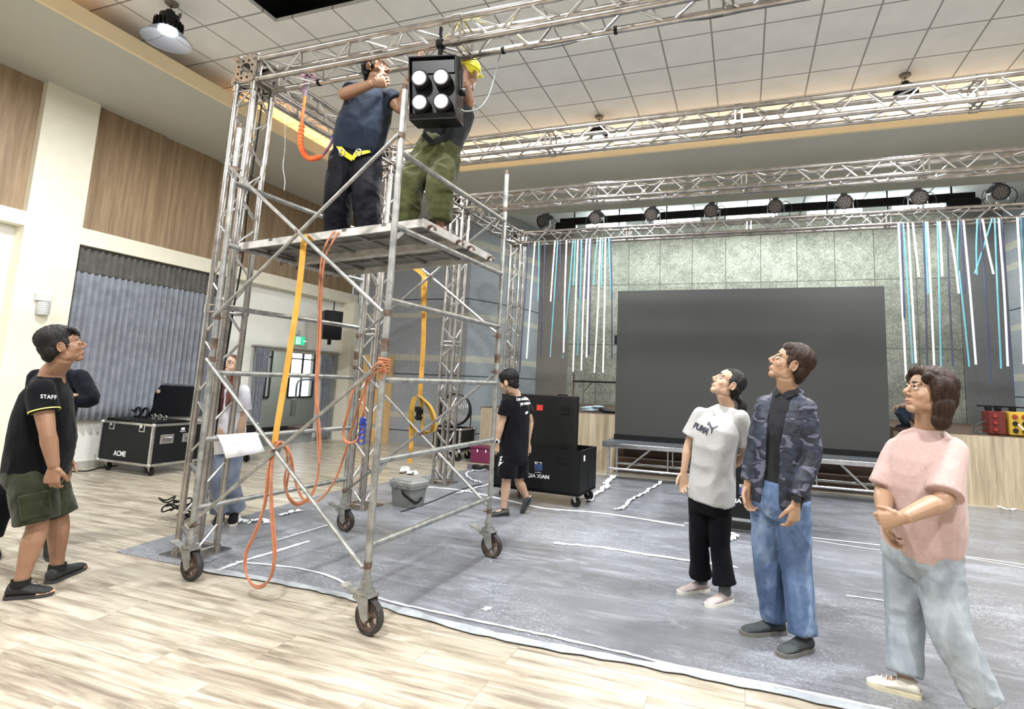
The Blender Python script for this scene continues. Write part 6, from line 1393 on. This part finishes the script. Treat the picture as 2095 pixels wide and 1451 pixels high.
# ---- 5. man walking away in black
J = dict(head=(1040, 784, 0), neck=(1055, 808, .02), chest=(1056, 850, .03), shL=(1037, 822, -.10), shR=(1072, 820, .14), elL=(1026, 868, -.12), wrL=(1016, 906, -.12), elR=(1085, 862, .18), wrR=(1080, 905, .14), hipL=(1042, 932, -.06), hipR=(1062, 932, .08), knL=(1036, 985, -.08), knR=(1062, 985, .05), anL=(1033, 1040, 0), anR=(1075, 1018, .16))
foot(J, 'L', (1041, 1056), (1000, 1058)); J['anR'] = ad(1078, 1020, 6.30); J['heelR'] = J['anR'] + V((.06, .02, .0)); J['toeR'] = J['heelR'] + V((-.10, -.06, -.19))
P5 = Person('person in black T-shirt, shorts and clogs with white watch, walking left past the black trunk', az(1030, 1056), 6.22, J, (hdir(1040, 155, -18),), sk_fair)
P5.body(hands=(('L', (-.1, 0, -1), CF, -1, .7), ('R', (0, 0, -1), -CF, 1, .6)))
P5.shirt([(-.08, .17, .13, 0), (.1, .17, .13, 0), (.4, .17, .125, 0), (.7, .18, .12, 0), (.85, .175, .105, 0), (.94, .12, .08, 0), (.99, .06, .06, 0)], blk_cot, .58, .07, .078, name='t_shirt')
P5.pants((.17, .13), blk_cot, [.10, .11, .112, .112, .112], .82, 'shorts')
P5.hair(short_hair(vol=.012, fringe=0), hair_blk, amp=.007)
for g in 'LR': shoe(P5.t, P5.J['heel' + g], P5.J['toe' + g], mat('black_clog_foam', (.025, .027, .026), .6), sole_k, .11, label='lifted black clog' if g == 'R' else None, tilt=True if g == 'R' else None, top=.07)
wr = P5.J['elL'].lerp(P5.J['wrL'], .90); dv = (P5.J['wrL'] - P5.J['elL']).normalized(); wt = MB().lathe([(.030, -.010), (.034, -.010), (.034, .010), (.030, .010)], wr, dv, 20).build('watch_band', whitep, P5.t)
wf = (CAM - wr).normalized(); wf = (wf - dv * wf.dot(dv)).normalized(); MB().box(wr + wf * .035, (.036, .042, .012), Matrix((wf.cross(dv), dv, wf)).transposed(), .005).build('watch_case', whitep, wt); MB().box(wr + wf * .042, (.026, .03, .004), Matrix((wf.cross(dv), dv, wf)).transposed()).build('watch_face', blackm, wt)
kid = lambda P_, n: [c for c in P_.t.children if c.name.split('.')[0] == n][0]
sh = kid(P5, 't_shirt')
decal('back_lettering', *textart('I am ordinary', bold=.02), ((1057, 813), (1084, 811), (1084, 820), (1057, 823)), sh, white_ink); decal('back_lettering', *textart('yet unique', bold=.02), ((1064, 823), (1085, 821), (1085, 829), (1065, 832)), sh, white_ink)
decal('back_print', [V((0, .3, 0)), V((.5, 0, 0)), V((1, .6, 0)), V((.8, 1, 0)), V((.3, .8, 0))], [(0, 1, 2, 3, 4)], ((1073, 842), (1081, 841), (1080, 848), (1075, 848)), sh, white_ink)
so = kid(P5, 'shorts')
decal('shorts_lettering', *textart('NIKE', bold=.03, shear=.2), ((1004, 936), (1028, 934), (1027, 948), (1004, 950)), so, white_ink)
sw_ = [(0, 30), (18, 52), (100, 10), (24, 78), (4, 70)]
decal('shorts_mark', *polyart([sw_]), ((1006, 946), (1031, 944), (1029, 962), (1005, 964)), so, white_ink)

# ---- 6. woman in light grey T-shirt
J = dict(head=(1487, 787, 0), neck=(1488, 832, .02), chest=(1462, 890, .0), shR=(1434, 846, .08), shL=(1516, 852, -.08), elR=(1408, 912, .08), wrR=(1399, 966, .04), elL=(1525, 930, -.02), wrL=(1492, 960, .12), hipR=(1432, 1018, .05), hipL=(1475, 1018, -.05), knR=(1430, 1110, .03), knL=(1473, 1115, -.04))
foot(J, 'R', (1449, 1210), (1388, 1217)); foot(J, 'L', (1496, 1232), (1446, 1244))
J['chest'] = (1464, 900, 0)
P6 = Person('person in light grey T-shirt with leaping cat print and black flared trousers, ponytail, looking up', az(1450, 1225), 3.97, J, (hdir(1490, 202, 34),), sk_fair, hs=.96, female=True, vox=.004)
P6.body(hands=(('R', (.02, 0, -1), V((.2, -.8, 0)), 1, .5), ('L', -CR + V((0, 0, -.2)), -CF, -1, .4)), arm=.88, leg=.95)
greyj = fabric('light_grey_heather_jersey', (.42, .42, .41), (.42, .42, .41), .006, 4, (1, 1, .6), sheen=.1, vs=60)
P6.shirt([(-.03, .172, .14, 0), (.06, .170, .138, 0), (.3, .155, .13, 0), (.55, .155, .135, .008), (.74, .16, .130, .012), (.86, .150, .098, 0), (.94, .11, .072, 0), (.995, .062, .056, 0)], greyj, .70, .064, .080, name='t_shirt', fo=folds(.007, 7, 4, 2, .25), vox=.008, shr=.056)
blkp = fabric('black_knit', (.004, .004, .005), (.006, .006, .008), .008, 5, sheen=.03)
P6.pants((.155, .13), blkp, [.085, .078, .068, .072, .088], 1.86, fo=folds(.004, 8, 3, 1))
def ponytail(b, T, E):
    E(0, -.028, .052, .078, .092, .079); E(0, -.060, .010, .066, .052, .066); E(0, .005, .075, .058, .058, .042); E(0, -.075, -.030, .045, .030, .040)
    for g in (-1, 1): E(g * .064, -.026, .032, .018, .050, .046); E(g * .062, -.045, -.002, .018, .034, .030)
    hub = T(0, -.115, -.035); b.ell(hub, (.022, .022, .022)); dn = [hub + V(q) for q in ((0, 0, 0), (.025, .0, -.02), (.035, 0, -.06), (.03, 0, -.11), (.018, 0, -.155), (.025, 0, -.19))]
    b.tube(smooth(dn, 3), interp([.022, .026, .033, .030, .022, .006], 16), 12)
P6.hair(ponytail, hair_blk, vox=.0045, amp=.004)
dpink = fabric('dusty_pink_knit', (.40, .33, .32), (.46, .39, .38), .004, 20)
for g, lb in (('R', 'far dusty pink slip-on shoe'), ('L', 'near dusty pink slip-on shoe')): shoe(P6.t, P6.J['heel' + g], P6.J['toe' + g], dpink, sole_w, .09, label=lb, sole_h=.028, top=.075)
for g in 'RL': MB().tube([P6.J['an' + g] - Z * .02, P6.J['an' + g] + Z * .10], [.043, .041], 16).build('sock', mat('grey_sock', (.10, .10, .105), .9, bumpd=.002), P6.t)
sh = kid(P6, 't_shirt')
decal('chest_lettering', *textart('PUMA', bold=.05, shear=.12, spacing=.92), ((1422, 863), (1453, 878), (1446, 891), (1417, 875)), sh, mat('black_ink', (.03, .035, .05), .6))
cat = [(812, 1052), (835, 1040), (826, 1026), (836, 1018), (852, 1020), (866, 1036), (880, 1072), (905, 1104), (935, 1100), (955, 1086), (985, 1080), (984, 1092), (958, 1108), (918, 1122), (904, 1140), (894, 1172), (880, 1212), (872, 1192), (882, 1150), (868, 1118), (848, 1082), (836, 1070), (818, 1064)]
decal('chest_print', *polyart([cat], .06), ((1446, 863), (1469, 863), (1469, 889), (1446, 889)), sh, mat('black_ink', (.03, .035, .05), .6))
q = MB(); n0 = [onsurf(x_, y_, bvh_of(sh), .004) for x_, y_ in ((1456, 838), (1458, 842), (1461, 849))]
if all(n0): q.tube(n0, .0012, 5); q.ell(n0[-1], (.005, .003, .006)); q.build('necklace', chrome, P6.t)

# ---- 7. man in camouflage jacket
J = dict(head=(1614, 747, 0), neck=(1612, 806, .03), chest=(1602, 890, .0), shR=(1568, 828, .10), shL=(1648, 834, -.08), elR=(1546, 915, .10), wrR=(1530, 994, .06), elL=(1660, 930, -.14), wrL=(1628, 1030, -.22), hipR=(1568, 1022, .06), hipL=(1622, 1022, -.06), knR=(1570, 1150, .04), knL=(1630, 1165, -.08))
foot(J, 'R', (1606, 1298), (1516, 1300)); foot(J, 'L', (1660, 1332), (1594, 1346))
P7 = Person('person in dark blue camouflage jacket over black polo and blue jeans, looking up', az(1610, 1325), 3.35, J, (hdir(1614, 190, 26),), sk_mid, hs=1.0, vox=.004)
P7.body(hands=(('R', (0.0, 0, -1), V((.5, -.5, 0)), 1, .8), ('L', V((-.12, 0, -1)), CR * -.4 + CF, -1, .75)), torso=[(0, .13, .09, 0), (.5, .13, .09, 0), (.85, .14, .09, 0), (.97, .11, .07, 0)])
def camo():
    ma, nt, b = newmat('blue_camouflage_nylon'); v = coords(nt, (1, 1, 1.9)); n1 = noi(nt, v, 8, 2.5, .5, .9); n2 = noi(nt, coords(nt, (1, 1, 1.8), loc=(3, 1, 5)), 9.5, 2, .5, 1.1)
    c = mix(nt, (.008, .011, .020), (.018, .025, .045), ramp(nt, n2, [(.50, (0, 0, 0)), (.51, (1, 1, 1))])); c = mix(nt, c, (.095, .095, .135), ramp(nt, n1, [(.575, (0, 0, 0)), (.585, (1, 1, 1))]))
    nt.links.new(c, b.inputs['Base Color']); b.inputs['Roughness'].default_value = .6; bump(nt, b, noi(nt, coords(nt), 14, 5, .6, .5), .012, .7); return ma
camo_m = camo()
P7.shirt([(.0, .13, .10, 0), (.4, .13, .10, .0), (.7, .135, .104, .010), (.86, .125, .092, .012), (.95, .092, .078, .006), (1.0, .070, .064, .0)], fabric('charcoal_polo', (.018, .018, .021), (.026, .026, .03), .008, 5), .4, .045, name='polo_shirt', shr=.036)
b = MB(); j = P7.J; full = rings_along([(-.03, .170, .130, 0), (.04, .172, .135, 0), (.3, .160, .128, 0), (.55, .162, .130, 0), (.75, .166, .122, 0), (.87, .155, .104, -.004), (.945, .132, .094, -.010), (.985, .092, .080, -.016)], P7.spine, P7.rt0, P7.rt1, 40)
gap = [3.6, 3.0, 2.4, 2.4, 2.9, 3.4, 4.2, 5.4]      # opening at the front (degrees * 10)
vs_o, fs_ = [], []; ins = []
K = 36
fwd_i = 10                                             # ring index facing forward (90 degrees of 40)
rows = []
for r_i, ring in enumerate(full):
    c = sum(ring, V((0, 0, 0))) / len(ring); row_o = []; row_i = []
    a0 = R(90) + R(gap[r_i] * 5); a1 = R(90) + 2 * math.pi - R(gap[r_i] * 5)
    for k in range(K + 1):
        x_ = ((a0 + (a1 - a0) * k / K) % (2 * math.pi)) / (2 * math.pi) * 40; i0 = int(x_) % 40; p = ring[i0].lerp(ring[(i0 + 1) % 40], x_ - int(x_)); row_o.append(p); row_i.append(p + (c - p).normalized() * .012)
    rows.append(row_o + row_i[::-1])
b.loft(rows)
for g in 'RL':
    sh, el, wr = j['sh' + g], j['el' + g], j['wr' + g]; nb = j['neck'] - (j['neck'] - P7.pel).normalized() * .05
    b.tube([nb.lerp(sh, .55), sh], [.046, .060], 14); b.ell(sh - Z * .01, (.067,) * 3); b.tube(smooth([sh - Z * .01, sh.lerp(el, .5), el, el.lerp(wr, .45), el.lerp(wr, .82), el.lerp(wr, .87)], 4), interp([.064, .062, .058, .053, .049, .041], 21), 18)
b.tube(smooth([P7.T(.075, -.06, -.155), j['neck'] + P7.rt1 * .085 - (j['neck'] - P7.pel).normalized() * .0, j['neck'] - V((0, 0, 0)) + CF * .08 + CR * .05, j['neck'] - P7.rt1 * .085, j['neck'] - P7.rt1 * .06 - CR * .05 - Z * .05], 5), .022, 10)
P7.cloth('camouflage_jacket', b, camo_m, .0065, folds(.006, 11, 8, 4, .4), 1)
q = MB(); nk = j['neck']; upv = (nk - j['chest']).normalized(); fwv = upv.cross(P7.rt1).normalized(); rtv = fwv.cross(upv)
cr_ = [nk + upv * (.022 - .05 * max(0, math.cos(R(a))) ** 3) + fwv * (.012 + .078 * math.cos(R(a))) + rtv * (.072 * math.sin(R(a))) for a in range(18, 345, 12)]
q.ribbon(cr_, .042, .006, [(upv + (p - nk).normalized() * -.45) for p in cr_])
q.build('polo_collar', fabric('charcoal_polo', (.018, .018, .021)), P7.t)
denim, nt, bb_ = newmat('blue_denim'); v = coords(nt, (1, 1, .35)); n1 = noi(nt, v, 7, 5, .6, .8); n2 = noi(nt, coords(nt), 420, 2); c = ramp(nt, n1, [(.3, (.035, .065, .14)), (.52, (.085, .135, .24)), (.72, (.26, .34, .44))]); c = mix(nt, c, ramp(nt, n2, [(.4, (.42,) * 3), (.6, (.58,) * 3)]), .5, 'OVERLAY'); nt.links.new(c, bb_.inputs['Base Color']); bb_.inputs['Roughness'].default_value = .85; bump(nt, bb_, n1, .012, .6)
P7.pants((.165, .125), denim, [.098, .094, .084, .082, .082], 1.95, 'jeans', fo=folds(.006, 10, 9, 8, .4), vox=.008)
P7.hair(short_hair(fringe=0, vol=.006), hair_brn, vox=.0045, amp=.005)
gs = mat('dark_grey_knit', (.045, .052, .052), .85, var=.2, vs=50, bumpd=.003, bs=150)
for g, lb in (('R', 'far dark grey slip-on shoe'), ('L', 'near dark grey slip-on shoe')): shoe(P7.t, P7.J['heel' + g], P7.J['toe' + g], gs, mat('taupe_sole', (.16, .15, .135), .6), .10, label=lb, sole_h=.03, top=.085)
wr = j['elL'].lerp(j['wrL'], .93); dv = (j['wrL'] - j['elL']).normalized(); wt = MB().lathe([(.030, -.013), (.036, -.013), (.036, .013), (.030, .013)], wr, dv, 20).build('watch', blackrub, P7.t)
wf = (CAM - wr).normalized(); wf = (wf - dv * wf.dot(dv)).normalized(); MB().cyl(wr + wf * .030, wr + wf * .044, .023, 20).build('watch_case', blackp, wt)

# ---- 8. woman in pink top
J = dict(head=(1897, 806, 0), neck=(1900, 880, .03), chest=(1890, 980, .0), shR=(1838, 915, .10), shL=(1950, 915, -.08), elR=(1808, 1005, .06), wrR=(1808, 1058, -.14), elL=(1930, 1024, -.22), wrL=(1846, 1060, -.30), hipR=(1855, 1130, .06), hipL=(1915, 1130, -.05), knR=(1852, 1262, .04), knL=(1925, 1262, -.06))
foot(J, 'R', (1884, 1432), (1776, 1400)); foot(J, 'L', (2050, 1530), (1960, 1560))
J['knL'] = (1942, 1290, -.20); J['anL'] = ad(2022, 1495, 2.52); J['anL'].z = .09; J['heelL'] = V((J['anL'].x + .05, J['anL'].y + .03, 0)); J['toeL'] = V((J['anL'].x - .16, J['anL'].y - .10, 0))
P8 = Person('person in pale pink knit top and light grey jeans, brown bob hair, hands clasped', az(1860, 1425), 2.83, J, (hdir(1897, 212, 14),), sk_mid, hs=1.0, fat=1.2, female=True, vox=.0038)
P8.body(hands=(('R', V((.22, -.1, -1)), CF * -.6 + CR * .5, 1, .6), ('L', -prof(1820) + Z * -.35 - CF * .05, CF * 1. + V((0, 0, -.3)), -1, 1.5)), arm=1.18, leg=1.05)
pink = fabric('pale_pink_knit', (.48, .335, .305), (.48, .34, .31), .006, 5, (1, 1, .7), sheen=.15, vs=60)
P8.shirt([(-.04, .150, .130, .0), (-.01, .165, .148, .0), (.08, .182, .168, -.01), (.3, .184, .168, -.005), (.55, .176, .158, .010), (.75, .168, .138, .01), (.87, .16, .110, 0), (.95, .115, .078, 0), (1.0, .070, .062, 0)], pink, .90, .072, .084, name='knit_top', fo=folds(.008, 6, 5, 9, .2), vox=.008, shr=.062)
ljean, nt, bb_ = newmat('light_grey_denim'); v = coords(nt, (1, 1, .35)); n1 = noi(nt, v, 7, 5, .6, .8); n2 = noi(nt, coords(nt), 420, 2); c = ramp(nt, n1, [(.3, (.20, .23, .26)), (.6, (.33, .365, .39)), (.75, (.42, .45, .47))]); c = mix(nt, c, ramp(nt, n2, [(.4, (.42,) * 3), (.6, (.58,) * 3)]), .5, 'OVERLAY'); nt.links.new(c, bb_.inputs['Base Color']); bb_.inputs['Roughness'].default_value = .85; bump(nt, bb_, n1, .012, .6)
P8.pants((.18, .15), ljean, [.108, .104, .090, .084, .080], 1.95, 'jeans', fo=folds(.006, 9, 9, 6, .4), vox=.008)
def bob(b, T, E):
    E(0, -.030, .058, .090, .098, .084); E(0, .010, .092, .072, .070, .036); E(0, -.070, .0, .080, .060, .10); E(0, -.065, -.085, .075, .050, .055)
    for g in (-1, 1):
        E(g * .080, -.020, .015, .024, .056, .072); E(g * .082, -.035, -.055, .028, .050, .060); E(g * .074, -.040, -.115, .030, .044, .045); E(g * .062, .048, .062, .020, .028, .030, Matrix.Rotation(g * .6, 3, 'Y')); E(g * .076, .022, .040, .014, .026, .038)
    b.tube([T(-.01, .052, .110), T(.030, .072, .092), T(.062, .060, .062)], [.018, .018, .010], 10); b.tube([T(-.01, .052, .110), T(-.040, .068, .092), T(-.066, .055, .058)], [.018, .018, .010], 10)
P8.hair(bob, hair_brn, vox=.0045, amp=.006)
sh_ = shoe(P8.t, P8.J['heelR'], P8.J['toeR'], mat('cream_canvas', (.72, .68, .58), .8, bumpd=.002, bs=200), mat('cream_rubber', (.66, .60, .42), .6), .095, label='cream lace-up canvas shoe', top=.072, sole_h=.026)
hl, to = P8.J['heelR'], P8.J['toeR']; d = (to - hl).normalized(); sd = d.cross(Z)
for k in range(5): MB().tube([hl + d * (.10 + k * .022) - sd * .024 + Z * (.072 - k * .006), hl + d * (.10 + k * .022) + Z * (.082 - k * .006), hl + d * (.10 + k * .022) + sd * .024 + Z * (.072 - k * .006)], .003, 6).build('lace', whitep, sh_)
shoe(P8.t, P8.J['heelL'], P8.J['toeL'], mat('cream_canvas', (.72, .68, .58)), mat('cream_rubber', (.66, .60, .42)), .095, top=.072)

# ---- 9. woman with long reddish hair behind the front tower
J = dict(head=(469, 752, 0), neck=(470, 782, .02), shR=(446, 796, 0), shL=(496, 798, 0), elR=(432, 846, -.05), wrR=(436, 880, -.15), elL=(497, 850, -.02), wrL=(492, 895, -.08), hipR=(452, 905, 0), hipL=(478, 905, 0), knR=(448, 985, 0), knL=(470, 985, 0))
foot(J, 'R', (452, 1062), (442, 1082)); foot(J, 'L', (480, 1058), (474, 1078))
P9 = Person('person with long reddish hair, white shirt and jeans, standing behind the front left truss tower', (-4.5, 4.4, 0), 5.42, J, (hdir(469, -112, 20),), sk_fair, hs=.95, female=True)
P9.body(hands=(('R', CR + V((0, 0, -.3)), -CF, 1, .6), ('L', -Z, CR * -1, -1, .4)), arm=.9, leg=.95)
P9.shirt([(.02, .16, .12, 0), (.3, .16, .12, 0), (.6, .165, .13, 0), (.82, .155, .10, 0), (.93, .11, .07, 0), (.99, .055, .055, 0)], fabric('white_lilac_cotton', (.60, .60, .66), (.70, .70, .75), .012, 5), .8, .07, .08, name='shirt')
P9.pants((.15, .12), fabric('washed_blue_denim', (.16, .19, .26), (.26, .30, .38), .012, 6), [.09, .088, .085, .09, .10], 1.95, 'jeans')
def longhair(b, T, E):
    E(0, -.028, .055, .082, .094, .082); E(0, -.06, .0, .075, .055, .09)
    for g in (-1, 1): E(g * .070, -.018, .012, .020, .045, .065)
    b.tube(smooth([T(.03, -.07, -.03), T(.04, -.09, -.12), T(.05, -.10, -.24), T(.05, -.09, -.36), T(.05, -.085, -.46)], 4), interp([.07, .085, .085, .07, .03], 17), 14); b.tube(smooth([T(-.06, -.03, -.03), T(-.085, -.01, -.15), T(-.09, .02, -.28), T(-.09, .03, -.40)], 4), interp([.04, .045, .045, .015], 13), 12)
P9.hair(longhair, hair_red, amp=.007)
for g in 'RL': shoe(P9.t, P9.J['heel' + g], P9.J['toe' + g], blackrub, sole_w)

# ---- 10. person crouching on the stage behind the woman in pink
sx_ = ay(1880, 870, 10.3).x; B = V((sx_, 10.3, .99))
J = dict(head=B + V((.12, .05, .86)), neck=B + V((.14, .12, .70)), shR=B + V((-.02, .02, .62)), shL=B + V((.30, .1, .62)), elR=B + V((-.14, -.1, .38)), wrR=B + V((-.27, -.1, .36)), elL=B + V((.22, -.12, .42)), wrL=B + V((.05, -.16, .40)), hipR=B + V((.08, .2, .16)), hipL=B + V((.26, .25, .16)), knR=B + V((-.26, .0, .28)), knL=B + V((.05, -.14, .34)))
foot(J, 'R', B + V((-.10, .10, 0)), B + V((-.32, .02, 0))); foot(J, 'L', B + V((.18, -.04, 0)), B + V((-.02, -.14, 0)))
P10 = Person('person crouching on the stage, mostly hidden behind the woman in pink', B, dep(B), J, (hdir(1880, 190, -20),), sk_mid)
P10.body(hands=(('R', V((-.8, 0, -.3)), V((0, -.3, -1)), 1, .9), ('L', V((-1, -.2, 0)), V((0, 0, -1)), -1, .6)))
P10.shirt([(.0, .15, .12, 0), (.4, .155, .12, 0), (.75, .165, .12, 0), (.92, .12, .08, 0), (.99, .06, .055, 0)], blk_cot, .6, .065, .07, name='t_shirt')
P10.pants((.15, .13), fabric('dark_blue_denim', (.03, .045, .08), (.05, .07, .11), .012, 6), [.085, .088, .08, .075, .07], 1.9, 'jeans')
P10.hair(short_hair(), hair_blk)
for g in 'RL': shoe(P10.t, P10.J['heel' + g], P10.J['toe' + g], blackrub, sole_k)
